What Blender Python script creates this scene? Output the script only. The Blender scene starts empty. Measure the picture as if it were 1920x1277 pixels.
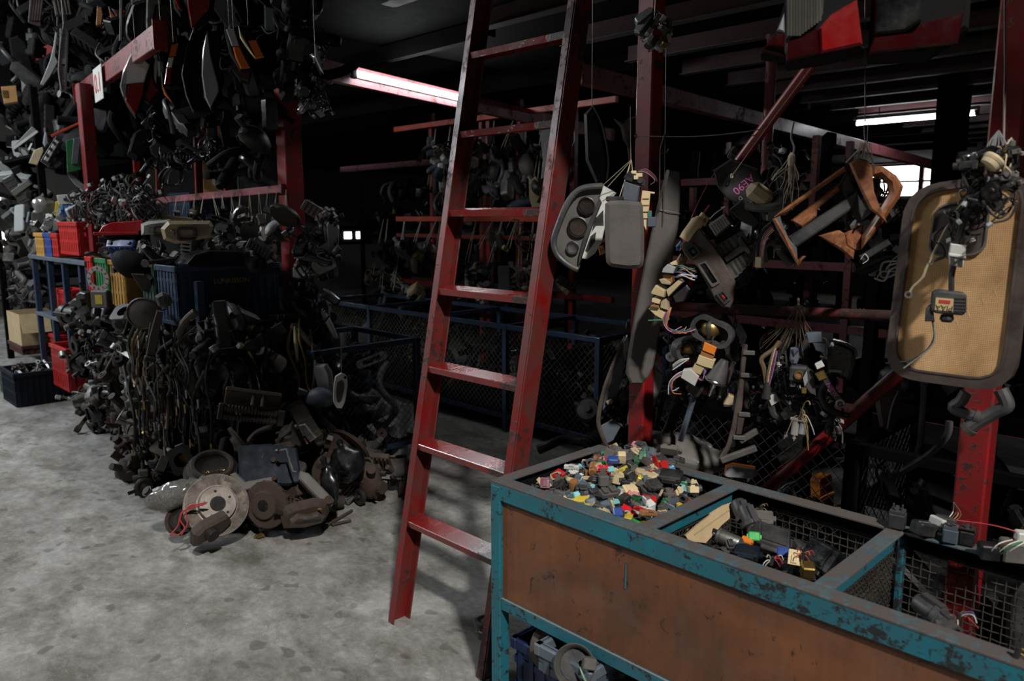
import bpy, bmesh, math, random
from math import radians as R, sin, cos, pi
from mathutils import Vector, Matrix, Euler, noise

# ------------------------------------------------------------------ camera, world, lights, exposure
SC = bpy.context.scene
COL = SC.collection
FPX, CX, CY, EYE = 1430.0, 960.0, 638.5, 1.6
PITCH, YAW = math.atan(228 / FPX), R(45.3)
cam_d = bpy.data.cameras.new('camera'); cam = bpy.data.objects.new('camera', cam_d); COL.objects.link(cam)
cam_d.sensor_fit = 'HORIZONTAL'; cam_d.sensor_width = 36.0; cam_d.lens = 36.0 * FPX / 1920.0
cam_d.clip_start = 0.05; cam_d.clip_end = 100
cam.location = (0, 0, EYE); cam.rotation_euler = (pi / 2 - PITCH, 0, YAW)
cam_d.dof.use_dof = True; cam_d.dof.focus_distance = 2.75; cam_d.dof.aperture_fstop = 4.0
SC.camera = cam
SC.view_settings.view_transform = 'Standard'; SC.view_settings.look = 'None'
SC.view_settings.exposure = 0.0; SC.view_settings.gamma = 1.0; SC.view_settings.use_curve_mapping = False

W = bpy.data.worlds.new('world'); SC.world = W; W.use_nodes = True
W.node_tree.nodes['Background'].inputs[0].default_value = (0.80, 0.90, 1.0, 1)
W.node_tree.nodes['Background'].inputs[1].default_value = 0.012

def area_light(name, loc, target, power, size, size_y=None, color=(1, 1, 1), spread=None):
    d = bpy.data.lights.new(name, 'AREA'); d.energy = power; d.color = color
    d.shape = 'RECTANGLE' if size_y else 'DISK'; d.size = size
    if size_y: d.size_y = size_y
    if spread: d.spread = spread
    o = bpy.data.objects.new(name, d); COL.objects.link(o); o.location = loc
    o.rotation_euler = (Vector(target) - Vector(loc)).to_track_quat('-Z', 'Y').to_euler()
    return o
# the unseen lights over the aisle, behind and beside the photographer
# daylight falling in steeply past the edge of the added, unseen roof behind the photographer, and the aisle lamps under the roof
area_light('yard_daylight', (8.14, -4.12, 12.0), (-2.3, 1.8, 0.4), 3000, 0.75, color=(1.0, 0.975, 0.94))
area_light('aisle_lamp', (-6.9, -1.3, 4.3), (-6.5, 1.4, 0.6), 200, 2.4, 0.12, color=(0.90, 0.96, 1.0))
area_light('aisle_lamp', (-10.4, -1.2, 4.3), (-9.2, 1.4, 0.6), 170, 2.4, 0.12, color=(0.86, 0.94, 1.0))

# ------------------------------------------------------------------ camera geometry helpers (pixel of the photograph -> point of the place)
_fh = Vector((-sin(YAW), cos(YAW), 0)); RIGHT = Vector((cos(YAW), sin(YAW), 0))
FWD = _fh * cos(PITCH) - Vector((0, 0, 1)) * sin(PITCH); UPV = _fh * sin(PITCH) + Vector((0, 0, 1)) * cos(PITCH)
EYEP = Vector((0, 0, EYE))
def ray(px, py): return FWD + RIGHT * ((px - CX) / FPX) - UPV * ((py - CY) / FPX)
def onZ(px, py, z): d = ray(px, py); return EYEP + d * ((z - EYE) / d.z)
def onY(px, py, y): d = ray(px, py); return EYEP + d * (y / d.y)
def onX(px, py, x): d = ray(px, py); return EYEP + d * (x / d.x)
def dep(px, py, d): return EYEP + ray(px, py) * d
def depth_of(p): return (Vector(p) - EYEP).dot(FWD)

class Pl:
    """an upright working plane through the point seen at a pixel on the shop plane y (or at depth d), turned by yaw / pitch / roll from facing the photographer"""
    def __init__(s, px, py, y=None, d=None, yaw=0, pitch=0):
        s.o = onY(px, py, y) if d is None else dep(px, py, d)
        v = (s.o - EYEP); base = math.atan2(-v.x, v.y)
        s.M = Matrix.Translation(s.o) @ Matrix.Rotation(base + R(yaw), 4, 'Z') @ Matrix.Rotation(R(pitch), 4, 'X')
        s.I = s.M.inverted(); s.n = (s.M.to_3x3() @ Vector((0, 1, 0)))
        s.d = depth_of(s.o); s.k = s.d / FPX
    def p(s, px, py):
        d = ray(px, py); t = (s.o - EYEP).dot(s.n) / d.dot(s.n)
        q = s.I @ (EYEP + d * t); return (q.x, q.z)
    def pts(s, L): return [s.p(*a) for a in L]
    def p3(s, px, py, y=0): x, z = s.p(px, py); return Vector((x, y, z))

# ------------------------------------------------------------------ materials
def lin(c): return c / 12.92 if c <= 0.04045 else ((c + 0.055) / 1.055) ** 2.4
def hexc(h): return tuple(lin(int(h[i:i + 2], 16) / 255) for i in (0, 2, 4)) + (1,)
MATS = {}
class NT:
    def __init__(s, m): s.t = m.node_tree; s.n = s.t.nodes; s.l = s.t.links
    def add(s, typ, **k):
        n = s.n.new(typ)
        for a, b in k.items():
            if a.startswith('i_'): n.inputs[a[2:].replace('_', ' ')].default_value = b
            else: setattr(n, a, b)
        return n
    def ln(s, a, b): s.l.new(a, b)
    def mix(s, fac, a, b, mode='MIX'):
        n = s.n.new('ShaderNodeMix'); n.data_type = 'RGBA'; n.blend_type = mode
        for v, i in ((fac, 0), (a, 6), (b, 7)):
            if hasattr(v, 'default_value') or hasattr(v, 'links'): s.l.new(v, n.inputs[i])
            else: n.inputs[i].default_value = v
        return n.outputs[2]
    def ramp(s, src, stops):
        n = s.n.new('ShaderNodeValToRGB'); e = n.color_ramp.elements
        while len(e) < len(stops): e.new(0.5)
        for q, (p, c) in zip(e, stops): q.position = p; q.color = c if isinstance(c, tuple) else (c, c, c, 1)
        s.l.new(src, n.inputs[0]); return n.outputs[0]
    def noise(s, scale, detail=4, rough=0.55, vec=None, dist=0):
        n = s.n.new('ShaderNodeTexNoise'); n.inputs['Scale'].default_value = scale; n.inputs['Detail'].default_value = detail
        n.inputs['Roughness'].default_value = rough; n.inputs['Distortion'].default_value = dist
        if vec: s.l.new(vec, n.inputs['Vector'])
        return n.outputs['Fac']
def new_mat(name):
    m = bpy.data.materials.new(name); m.use_nodes = True; MATS[name] = m
    nt = NT(m); return m, nt, nt.n['Principled BSDF']
def mat(name, col, rough=0.55, metal=0.0, dust=0.25, dustc='6a625a', vary=0.25, scale=14, bump=0.15, spec=0.5, trans=0, alpha=1, coat=0):
    if name in MATS: return MATS[name]
    m, nt, bs = new_mat(name)
    tc = nt.add('ShaderNodeTexCoord').outputs['Object']
    oi = nt.add('ShaderNodeObjectInfo').outputs['Random']
    c = hexc(col) if isinstance(col, str) else col
    n1 = nt.noise(scale, 5, 0.62, tc)
    f = nt.ramp(n1, [(0.38, 0.0), (0.72, dust)])
    base = nt.mix(f, c, hexc(dustc))
    if vary:
        v = nt.ramp(oi, [(0, 1 - vary), (1, 1 + vary * 0.6)])
        base = nt.mix(1.0, base, v, 'MULTIPLY')
    nt.ln(base, bs.inputs['Base Color'])
    bs.inputs['Metallic'].default_value = metal; bs.inputs['Specular IOR Level'].default_value = spec
    rr = nt.ramp(n1, [(0.3, max(0.03, rough - 0.12)), (0.75, min(1, rough + 0.22))])
    nt.ln(rr, bs.inputs['Roughness'])
    if bump:
        b = nt.add('ShaderNodeBump'); b.inputs['Strength'].default_value = bump; b.inputs['Distance'].default_value = 0.004
        nt.ln(nt.noise(scale * 5, 3, 0.6, tc), b.inputs['Height']); nt.ln(b.outputs[0], bs.inputs['Normal'])
    if trans: bs.inputs['Transmission Weight'].default_value = trans
    if coat: bs.inputs['Coat Weight'].default_value = coat; bs.inputs['Coat Roughness'].default_value = 0.15
    return m
def emit(name, col, s):
    m, nt, bs = new_mat(name)
    bs.inputs['Base Color'].default_value = (0.8, 0.8, 0.8, 1); bs.inputs['Emission Color'].default_value = col; bs.inputs['Emission Strength'].default_value = s
    return m
def chipped(name, col, chip, grime, cscale=9, camount=0.5, rough=0.35, gamount=0.6, coat=0.15):
    """old gloss paint with worn, scuffed and chipped patches"""
    m, nt, bs = new_mat(name)
    tc = nt.add('ShaderNodeTexCoord').outputs['Object']
    big = nt.noise(cscale * 0.45, 6, 0.65, tc, 0.4); fine = nt.noise(cscale * 4, 6, 0.7, tc, 0.3)
    mask = nt.ramp(nt.mix(0.5, big, fine), [(0.52 + (0.5 - camount) * 0.2, 0.0), (0.56 + (0.5 - camount) * 0.2, 1.0)])
    g = nt.ramp(nt.noise(cscale * 0.8, 5, 0.6, tc, 0.8), [(0.30, 0.0), (0.62, gamount)])
    base = nt.mix(g, hexc(col), hexc(grime)); base = nt.mix(mask, base, hexc(chip))
    nt.ln(base, bs.inputs['Base Color'])
    nt.ln(nt.ramp(nt.mix(0.5, g, mask), [(0, rough), (0.8, min(1, rough + 0.4))]), bs.inputs['Roughness'])
    bs.inputs['Coat Weight'].default_value = coat; bs.inputs['Coat Roughness'].default_value = 0.2
    b = nt.add('ShaderNodeBump'); b.inputs['Strength'].default_value = 0.35; b.inputs['Distance'].default_value = 0.002
    nt.ln(mask, b.inputs['Height']); nt.ln(b.outputs[0], bs.inputs['Normal'])
    return m

# concrete floor: trowelled grey slab, cloudy, dusty, with dark oil spots and pale scuffs
m, nt, bs = new_mat('concrete')
tc = nt.add('ShaderNodeTexCoord').outputs['Object']
mp = nt.add('ShaderNodeMapping'); mp.inputs['Rotation'].default_value = (0, 0, R(20)); mp.inputs['Scale'].default_value = (0.8, 1.15, 1); nt.ln(tc, mp.inputs[0])
cl = nt.ramp(nt.noise(1.3, 8, 0.7, mp.outputs[0], 0.15), [(0.30, hexc('84827e')), (0.52, hexc('9d9b97')), (0.75, hexc('b6b4af'))])
fi = nt.ramp(nt.noise(20, 10, 0.78, tc, 0.4), [(0.36, hexc('4e4b46')), (0.5, hexc('808080')), (0.66, hexc('b4b2ac'))])
c0 = nt.mix(0.45, cl, fi, 'OVERLAY')
c0 = nt.mix(1.0, c0, nt.ramp(nt.noise(3.4, 8, 0.75, mp.outputs[0], 0.2), [(0.38, hexc('b6b2ac')), (0.6, hexc('ffffff'))]), 'MULTIPLY')
vo = nt.add('ShaderNodeTexVoronoi'); vo.inputs['Scale'].default_value = 8.5; vo.inputs['Randomness'].default_value = 1.0
wv = nt.add('ShaderNodeVectorMath', operation='ADD'); nt.ln(mp.outputs[0], wv.inputs[0])
wn = nt.add('ShaderNodeTexNoise'); wn.inputs['Scale'].default_value = 9; nt.ln(tc, wn.inputs['Vector'])
ws = nt.add('ShaderNodeVectorMath', operation='SCALE'); ws.inputs['Scale'].default_value = 0.12; nt.ln(wn.outputs['Color'], ws.inputs[0]); nt.ln(ws.outputs[0], wv.inputs[1])
nt.ln(wv.outputs[0], vo.inputs['Vector'])
sel = nt.ramp(nt.add('ShaderNodeSeparateColor').outputs[0], [(0.30, 0.0), (0.5, 1.0)])
nt.ln(vo.outputs['Color'], sel.node.inputs[0].links[0].from_node.inputs[0])
spot = nt.ramp(vo.outputs['Distance'], [(0.17, 0.62), (0.24, 0.0)])
c0 = nt.mix(nt.mix(1.0, spot, sel, 'MULTIPLY'), c0, hexc('4a4844'))
scr = nt.ramp(nt.noise(38, 5, 0.8, mp.outputs[0], 2.2), [(0.62, 0.0), (0.70, 0.55)])
c0 = nt.mix(scr, c0, hexc('c8c6c0'))
dk = nt.ramp(nt.noise(26, 6, 0.8, tc, 1.5), [(0.27, 0.55), (0.36, 0.0)])
c0 = nt.mix(dk, c0, hexc('47433f'))
nt.ln(c0, bs.inputs['Base Color']); bs.inputs['Roughness'].default_value = 0.78; bs.inputs['Specular IOR Level'].default_value = 0.3
b = nt.add('ShaderNodeBump'); b.inputs['Strength'].default_value = 0.35; b.inputs['Distance'].default_value = 0.006
nt.ln(nt.noise(22, 8, 0.7, tc), b.inputs['Height']); nt.ln(b.outputs[0], bs.inputs['Normal'])

# brown hardboard with drips, scuffs and stains
m, nt, bs = new_mat('hardboard')
tc = nt.add('ShaderNodeTexCoord').outputs['Object']
c0 = nt.ramp(nt.noise(3.2, 7, 0.62, tc, 0.7), [(0.3, hexc('48301f')), (0.5, hexc('683e24')), (0.72, hexc('7e4d2c'))])
c0 = nt.mix(nt.ramp(nt.noise(5, 6, 0.7, tc, 0.4), [(0.5, 0.0), (0.75, 0.55)]), c0, hexc('5a4a42'))
mp = nt.add('ShaderNodeMapping'); mp.inputs['Scale'].default_value = (60, 60, 3); nt.ln(tc, mp.inputs[0])
c0 = nt.mix(nt.ramp(nt.noise(1, 3, 0.6, mp.outputs[0]), [(0.45, 0.0), (0.8, 0.3)]), c0, hexc('3c2a20'))
c0 = nt.mix(nt.ramp(nt.noise(17, 7, 0.78, tc, 1.2), [(0.585, 0.0), (0.63, 0.85)]), c0, hexc('1c1512'))
nt.ln(c0, bs.inputs['Base Color']); bs.inputs['Roughness'].default_value = 0.6

# ribbed tan trim fabric
m, nt, bs = new_mat('tan_fabric')
tc = nt.add('ShaderNodeTexCoord').outputs['Object']
c0 = nt.ramp(nt.noise(5, 6, 0.65, tc, 0.5), [(0.28, hexc('8a6742')), (0.5, hexc('b48c5e')), (0.75, hexc('c9a576'))])
c0 = nt.mix(nt.ramp(nt.noise(14, 6, 0.8, tc, 1.2), [(0.64, 0.0), (0.72, 0.6)]), c0, hexc('4e3a28'))
wa = nt.add('ShaderNodeTexWave'); wa.wave_type = 'BANDS'; wa.bands_direction = 'X'; wa.inputs['Scale'].default_value = 75; nt.ln(tc, wa.inputs['Vector'])
wb = nt.add('ShaderNodeTexWave'); wb.wave_type = 'BANDS'; wb.bands_direction = 'Z'; wb.inputs['Scale'].default_value = 75; nt.ln(tc, wb.inputs['Vector'])
wm = nt.mix(1.0, wa.outputs['Color'], wb.outputs['Color'], 'MULTIPLY')
c0 = nt.mix(0.22, c0, wm, 'OVERLAY')
nt.ln(c0, bs.inputs['Base Color']); bs.inputs['Roughness'].default_value = 0.85
b = nt.add('ShaderNodeBump'); b.inputs['Strength'].default_value = 0.4; b.inputs['Distance'].default_value = 0.001; nt.ln(wm, b.inputs['Height']); nt.ln(b.outputs[0], bs.inputs['Normal'])

# burr walnut dashboard veneer
m, nt, bs = new_mat('burr_wood')
tc = nt.add('ShaderNodeTexCoord').outputs['Object']
c0 = nt.ramp(nt.noise(16, 8, 0.7, tc, 2.2), [(0.3, hexc('44291a')), (0.48, hexc('78492b')), (0.62, hexc('93603c')), (0.8, hexc('683f26'))])
c0 = nt.mix(nt.ramp(nt.noise(7, 5, 0.7, tc), [(0.55, 0.0), (0.75, 0.55)]), c0, hexc('6b5a4c'))
nt.ln(c0, bs.inputs['Base Color']); bs.inputs['Roughness'].default_value = 0.4; bs.inputs['Coat Weight'].default_value = 0.4; bs.inputs['Coat Roughness'].default_value = 0.25

chipped('red_paint', '820f13', '2a100e', '3c1c18', 9, 0.35)
chipped('ladder_red', '6e0c0d', '2c1613', '4a2823', 7, 0.45, 0.34, 0.95, 0.08)
chipped('rung_red', '740b0c', '2c1613', '4a2823', 7, 0.38, 0.2, 0.5, 0.6)
chipped('rusty_pipe', '6a1414', '2a1a16', '30201c', 9, 0.7, 0.6, 0.8, 0)
chipped('orange_paint', 'c0401c', '55251a', '6a3226', 9, 0.4)
chipped('teal_paint', '0f6472', '15181a', '2b4a52', 11, 0.42, 0.42)
chipped('teal_worn', '23545f', '4a4340', '57504d', 9, 0.78, 0.6, 0.7, 0)
chipped('blue_paint', '1c3350', '14181e', '2c3138', 9, 0.4)
chipped('pink_beam', '8a3f44', '4c2a2c', '6f4a4c', 8, 0.45, 0.5)
mat('black_plastic', '17181a', 0.45, dust=0.5, dustc='4a4440')
mat('black_gloss', '0a0b0d', 0.22, dust=0.3, dustc='3c3a38')
mat('charcoal_plastic', '2c2d2f', 0.5, dust=0.5, dustc='5a544e')
mat('dusty_grey', '4a4744', 0.65, dust=0.5, dustc='6c645c')
mat('brown_plastic', '3b2f2b', 0.55, dust=0.5, dustc='5f544c')
mat('grey_trim', '4a4643', 0.6, dust=0.3, dustc='6a625a', vary=0.05)
mat('light_grey', '8b8c8c', 0.5, dust=0.35)
mat('blue_grey', '4b5560', 0.5, dust=0.3)
mat('beige_plastic', 'c9b58c', 0.5, dust=0.35, dustc='7c6340')
mat('amber_plastic', '8a5c30', 0.45, dust=0.3)
mat('white_plastic', 'c6c5bf', 0.45, dust=0.35, dustc='8a8378')
mat('cream', 'b4a27e', 0.55, dust=0.4)
mat('rust', '33231b', 0.85, dust=0.7, dustc='2b211c', scale=22, bump=0.5)
mat('rust_grey', '3d3630', 0.75, metal=0.3, dust=0.7, dustc='3a2a20', scale=20, bump=0.4)
mat('oily_metal', '35322f', 0.5, metal=0.6, dust=0.6, dustc='2a221d', scale=18, bump=0.3)
mat('aluminium', '8e8c88', 0.42, metal=0.8, dust=0.6, dustc='55504a', scale=16, bump=0.25)
mat('steel', '9a9a98', 0.3, metal=0.9, dust=0.3)
mat('chrome', 'd0d0d0', 0.12, metal=1.0, dust=0.15)
mat('brass', 'a5884a', 0.35, metal=0.9, dust=0.4)
mat('disc_steel', '7a726a', 0.45, metal=0.6, dust=0.6, dustc='463a31', scale=18)
mat('rubber', '121212', 0.75, dust=0.5, dustc='3f3a36')
mat('dusty_rubber', '2a2725', 0.8, dust=0.6, dustc='544c44')
mat('red_plastic', 'a81d1a', 0.4, dust=0.25, dustc='5a2a22')
mat('bright_red', 'c01420', 0.35, dust=0.2)
mat('dark_red_plastic', '3f1413', 0.5, dust=0.3)
mat('blue_plastic', '1b3f86', 0.4, dust=0.3)
mat('navy_plastic', '0c141f', 0.65, spec=0.25, dust=0.35, dustc='20252c')
mat('light_blue', '4f94b8', 0.45, dust=0.2)
mat('crate_blue', '16283f', 0.5, dust=0.4, dustc='2a323c')
mat('green_plastic', '1d6b3a', 0.4, dust=0.3)
mat('bright_green', '1fa040', 0.4, dust=0.15)
mat('crate_deep', '12234a', 0.5, dust=0.4, dustc='1a2230')
mat('crate_green', '173b2a', 0.5, dust=0.3)
mat('yellow_plastic', 'c4ac34', 0.45, dust=0.3)
mat('crate_yellow', 'a87a2c', 0.5, dust=0.4)
mat('pink_plastic', 'd08a88', 0.5, dust=0.25)
mat('maroon_plastic', '5a1a34', 0.45, dust=0.25)
mat('orange_plastic', 'd8761c', 0.4, dust=0.2)
mat('teal_plastic', '2d7a70', 0.45, dust=0.25)
mat('cyan_plastic', '7fbfc4', 0.45, dust=0.2)
mat('tail_red', '780a0e', 0.12, dust=0.15, coat=0.6, vary=0.1)
mat('tail_clear', 'd4d0cc', 0.12, dust=0.2, coat=0.6, vary=0.1)
mat('tail_amber', 'c4621c', 0.15, dust=0.2, coat=0.5, vary=0.1)
mat('dial_brown', '6a5a50', 0.5, dust=0.4)
mat('ribbed_clear', '56544f', 0.12, dust=0.3, coat=0.7, metal=0.4)
mat('lens_grey', '8f9194', 0.15, dust=0.3, coat=0.5)
mat('clear_lens', 'a9a7a0', 0.12, dust=0.3, coat=0.6, metal=0.3)
mat('cardboard', 'b09a74', 0.85, dust=0.35, dustc='7a6648', vary=0.05, bump=0.1)
mat('plywood', 'b07f4c', 0.7, dust=0.3, vary=0.05)
mat('string', 'a89a84', 0.9, dust=0.3, bump=0)
mat('wire_iron', '5b5550', 0.5, metal=0.7, dust=0.4, bump=0)
mat('wire_yellow', '8f7a34', 0.5, dust=0.4, bump=0); mat('wire_red', '9c2a2e', 0.5, dust=0.3, bump=0)
mat('wire_blue', '2c4f8a', 0.5, dust=0.3, bump=0); mat('wire_green', '2d7a52', 0.5, dust=0.3, bump=0); mat('wire_pink', 'c07a8e', 0.5, dust=0.3, bump=0)
mat('wire_orange', 'b8622a', 0.5, dust=0.3, bump=0); mat('wire_white', 'c2bdb2', 0.5, dust=0.3, bump=0); mat('wire_brown', '5c4630', 0.6, dust=0.4, bump=0)
mat('wire_violet', '5e5474', 0.5, dust=0.3, bump=0)
mat('screen_print', 'b8983a', 0.7, dust=0.55, dustc='1c2430', scale=40); mat('sign_white', 'd6d6d2', 0.4, dust=0.15); mat('sign_red', 'c0282a', 0.5, dust=0.1)
mat('pink_marker', 'd66fae', 0.6, dust=0.1); mat('red_marker', 'b0202a', 0.6, dust=0.1); mat('label_cream', 'cbb078', 0.6, dust=0.2); mat('ink', '141414', 0.6, dust=0.1)
mat('chalk', 'c0a07a', 0.9, dust=0.3); mat('pale_print', 'b6bcc2', 0.5, dust=0.2)
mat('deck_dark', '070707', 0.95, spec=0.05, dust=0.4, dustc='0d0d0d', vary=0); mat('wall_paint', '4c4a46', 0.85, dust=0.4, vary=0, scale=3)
mat('purlin_red', '3a1618', 0.6, dust=0.5, dustc='2c2424', vary=0.1)
mat('near_black', '0b0b0c', 0.75, spec=0.15, dust=0.35, dustc='24211f', vary=0.4); mat('near_black_brown', '15110f', 0.8, spec=0.15, dust=0.4, dustc='2b241f', vary=0.4); mat('near_black_gloss', '060607', 0.35, spec=0.3, dust=0.2, dustc='1c1a19', vary=0.3)  # near-black tones for rear parts, inner rails and lamp housings
mat('deep_red', '2c0507', 0.15, dust=0.2, dustc='1a0c0c', coat=0.5, vary=0.1)
m, nt, bs = new_mat('clear_bag')
bs.inputs['Base Color'].default_value = hexc('8c8882'); bs.inputs['Roughness'].default_value = 0.3; bs.inputs['Transmission Weight'].default_value = 0.45; bs.inputs['IOR'].default_value = 1.25; bs.inputs['Coat Weight'].default_value = 0.6; bs.inputs['Coat Roughness'].default_value = 0.12
tc = nt.add('ShaderNodeTexCoord').outputs['Object']
b = nt.add('ShaderNodeBump'); b.inputs['Strength'].default_value = 1.0; b.inputs['Distance'].default_value = 0.02; nt.ln(nt.noise(34, 5, 0.65, tc, 2.0), b.inputs['Height']); nt.ln(b.outputs[0], bs.inputs['Normal'])
mat('sheet_grey', '55524e', 0.3, dust=0.5, dustc='77726a', coat=0.3, scale=9, vary=0)
m, nt, bs = new_mat('glass')
bs.inputs['Base Color'].default_value = (1, 1, 1, 1); bs.inputs['Roughness'].default_value = 0.05; bs.inputs['Transmission Weight'].default_value = 1.0; bs.inputs['IOR'].default_value = 1.08
emit('tube_glow', (0.93, 0.97, 1.0, 1), 45.0); emit('daylight', (0.95, 0.98, 1.0, 1), 5.0)

# ------------------------------------------------------------------ mesh building
def rrect(w, h, r, n=4):
    out = []
    for cx, cz, a0 in ((w / 2 - r, h / 2 - r, 0), (-w / 2 + r, h / 2 - r, 90), (-w / 2 + r, -h / 2 + r, 180), (w / 2 - r, -h / 2 + r, 270)):
        for i in range(n + 1):
            a = R(a0 + 90 * i / n); out.append((cx + r * cos(a), cz + r * sin(a)))
    return out
def circ(r, n=16, cx=0, cz=0): return [(cx + r * cos(2 * pi * i / n), cz + r * sin(2 * pi * i / n)) for i in range(n)]
def resample(L, n):
    P = [Vector(p) for p in L]; P.append(P[0]); seg = [(P[i + 1] - P[i]).length for i in range(len(P) - 1)]; tot = sum(seg); out = []
    i = 0; acc = 0
    for k in range(n):
        t = tot * k / n
        while acc + seg[i] < t - 1e-9: acc += seg[i]; i += 1
        f = (t - acc) / max(seg[i], 1e-9); out.append(tuple(P[i].lerp(P[i + 1], f)))
    return out
def smooth_path(P, sub=6):
    P = [Vector(p) for p in P]; out = []
    for i in range(len(P) - 1):
        p0 = P[max(i - 1, 0)]; p1 = P[i]; p2 = P[i + 1]; p3 = P[min(i + 2, len(P) - 1)]
        for k in range(sub):
            t = k / sub; t2 = t * t; t3 = t2 * t
            out.append(0.5 * ((2 * p1) + (-p0 + p2) * t + (2 * p0 - 5 * p1 + 4 * p2 - p3) * t2 + (-p0 + 3 * p1 - 3 * p2 + p3) * t3))
    out.append(P[-1]); return out
class MB:
    def __init__(s): s.v = []; s.f = []
    def _add(s, vs, fs, M=None):
        o = len(s.v); s.v += [tuple(M @ Vector(v)) if M else tuple(v) for v in vs]; s.f += [tuple(i + o for i in f) for f in fs]; return s
    def box(s, c, d, rot=None, bev=0.0, taper=1.0):
        x, y, z = d[0] / 2, d[1] / 2, d[2] / 2
        M = Matrix.Translation(c) @ (Euler([R(a) for a in rot]).to_matrix().to_4x4() if rot else Matrix())
        if bev <= 0:
            t = taper
            vs = [(-x, -y, -z), (x, -y, -z), (x, y, -z), (-x, y, -z), (-x * t, -y * t, z), (x * t, -y * t, z), (x * t, y * t, z), (-x * t, y * t, z)]
            return s._add(vs, [(3, 2, 1, 0), (4, 5, 6, 7), (0, 1, 5, 4), (1, 2, 6, 5), (2, 3, 7, 6), (3, 0, 4, 7)], M)
        b = min(bev, x * 0.9, y * 0.9, z * 0.9); vs = []; idx = {}
        for sx in (-1, 1):
            for sy in (-1, 1):
                for sz in (-1, 1):
                    t = taper if sz > 0 else 1
                    for ax in range(3):
                        p = [sx * (x - b) * t, sy * (y - b) * t, sz * (z - b)]; p[ax] += (sx, sy, sz)[ax] * b
                        idx[(sx, sy, sz, ax)] = len(vs); vs.append(tuple(p))
        fs = []
        g = lambda a, b_, c_, ax: idx[(a, b_, c_, ax)]
        for q in (-1, 1):
            fs.append([g(q, -1, -1, 0), g(q, 1, -1, 0), g(q, 1, 1, 0), g(q, -1, 1, 0)][::q])
            fs.append([g(-1, q, -1, 1), g(-1, q, 1, 1), g(1, q, 1, 1), g(1, q, -1, 1)][::q])
            fs.append([g(-1, -1, q, 2), g(1, -1, q, 2), g(1, 1, q, 2), g(-1, 1, q, 2)][::q])
        for a in (-1, 1):
            for c_ in (-1, 1):
                k = a * c_
                fs.append([g(a, c_, -1, 0), g(a, c_, -1, 1), g(a, c_, 1, 1), g(a, c_, 1, 0)][::k])
                fs.append([g(a, -1, c_, 2), g(a, 1, c_, 2), g(a, 1, c_, 0), g(a, -1, c_, 0)][::-k if False else (1 if k > 0 else -1)])
                fs.append([g(-1, a, c_, 1), g(-1, a, c_, 2), g(1, a, c_, 2), g(1, a, c_, 1)][::-1 if k < 0 else 1])
        for a in (-1, 1):
            for c_ in (-1, 1):
                for e in (-1, 1):
                    t = [g(a, c_, e, 0), g(a, c_, e, 1), g(a, c_, e, 2)]; fs.append(t if a * c_ * e > 0 else t[::-1])
        return s._add(vs, [tuple(f) for f in fs], M)
    def bar(s, p, q, w, h=None, up=(0, 0, 1), bev=0.0):
        p, q = Vector(p), Vector(q); d = q - p; L = d.length; h = h or w
        z = d.normalized(); u = Vector(up)
        if abs(z.dot(u)) > 0.98: u = Vector((1, 0, 0))
        x = u.cross(z).normalized(); y = z.cross(x)
        M = Matrix.Translation((p + q) / 2) @ Matrix((x, y, z)).transposed().to_4x4()
        t = MB().box((0, 0, 0), (w, h, L), bev=bev); return s._add(t.v, t.f, M)
    def cyl(s, p, q, r, r2=None, n=12, cap=True):
        p, q = Vector(p), Vector(q); r2 = r if r2 is None else r2; z = (q - p).normalized()
        x = z.orthogonal().normalized(); y = z.cross(x); vs = []
        for c, rr in ((p, r), (q, r2)):
            for i in range(n): a = 2 * pi * i / n; vs.append(c + x * (rr * cos(a)) + y * (rr * sin(a)))
        fs = [(i, (i + 1) % n, n + (i + 1) % n, n + i) for i in range(n)]
        if cap: fs += [tuple(range(n))[::-1], tuple(range(n, 2 * n))]
        return s._add(vs, fs)
    def tube(s, P, r, n=6, cap=True):
        P = [Vector(p) for p in P]; vs = []; up = None; m = len(P)
        for i, p in enumerate(P):
            t = (P[min(i + 1, m - 1)] - P[max(i - 1, 0)])
            t = t.normalized() if t.length > 1e-9 else Vector((0, 0, 1))
            if up is None: up = t.orthogonal().normalized()
            up = (up - t * up.dot(t)); up = up.normalized() if up.length > 1e-6 else t.orthogonal().normalized(); w = t.cross(up)
            rr = r[i] if isinstance(r, (list, tuple)) else r
            for k in range(n): a = 2 * pi * k / n; vs.append(p + up * (rr * cos(a)) + w * (rr * sin(a)))
        fs = [(i * n + k, i * n + (k + 1) % n, (i + 1) * n + (k + 1) % n, (i + 1) * n + k) for i in range(m - 1) for k in range(n)]
        if cap: fs += [tuple(range(n))[::-1], tuple(range((m - 1) * n, m * n))]
        return s._add(vs, fs)
    def lathe(s, prof, n=20, M=None, ax=(1, 1), cap=True):
        """profile [(r, h)] about local z"""
        vs = []
        for r, h in prof:
            for k in range(n): a = 2 * pi * k / n; vs.append((r * cos(a) * ax[0], r * sin(a) * ax[1], h))
        m = len(prof)
        fs = [(i * n + k, i * n + (k + 1) % n, (i + 1) * n + (k + 1) % n, (i + 1) * n + k) for i in range(m - 1) for k in range(n)]
        if cap and prof[0][0] > 1e-5: fs.append(tuple(range(n))[::-1])
        if cap and prof[-1][0] > 1e-5: fs.append(tuple(range((m - 1) * n, m * n)))
        return s._add(vs, fs, M)
    def torus(s, R_, r, n=24, k=8, M=None, ax=(1, 1)):
        vs = []
        for i in range(n):
            a = 2 * pi * i / n
            for j in range(k): b_ = 2 * pi * j / k; rr = R_ + r * cos(b_); vs.append((rr * cos(a) * ax[0], rr * sin(a) * ax[1], r * sin(b_)))
        return s._add(vs, [(i * k + j, ((i + 1) % n) * k + j, ((i + 1) % n) * k + (j + 1) % k, i * k + (j + 1) % k) for i in range(n) for j in range(k)], M)
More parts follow.
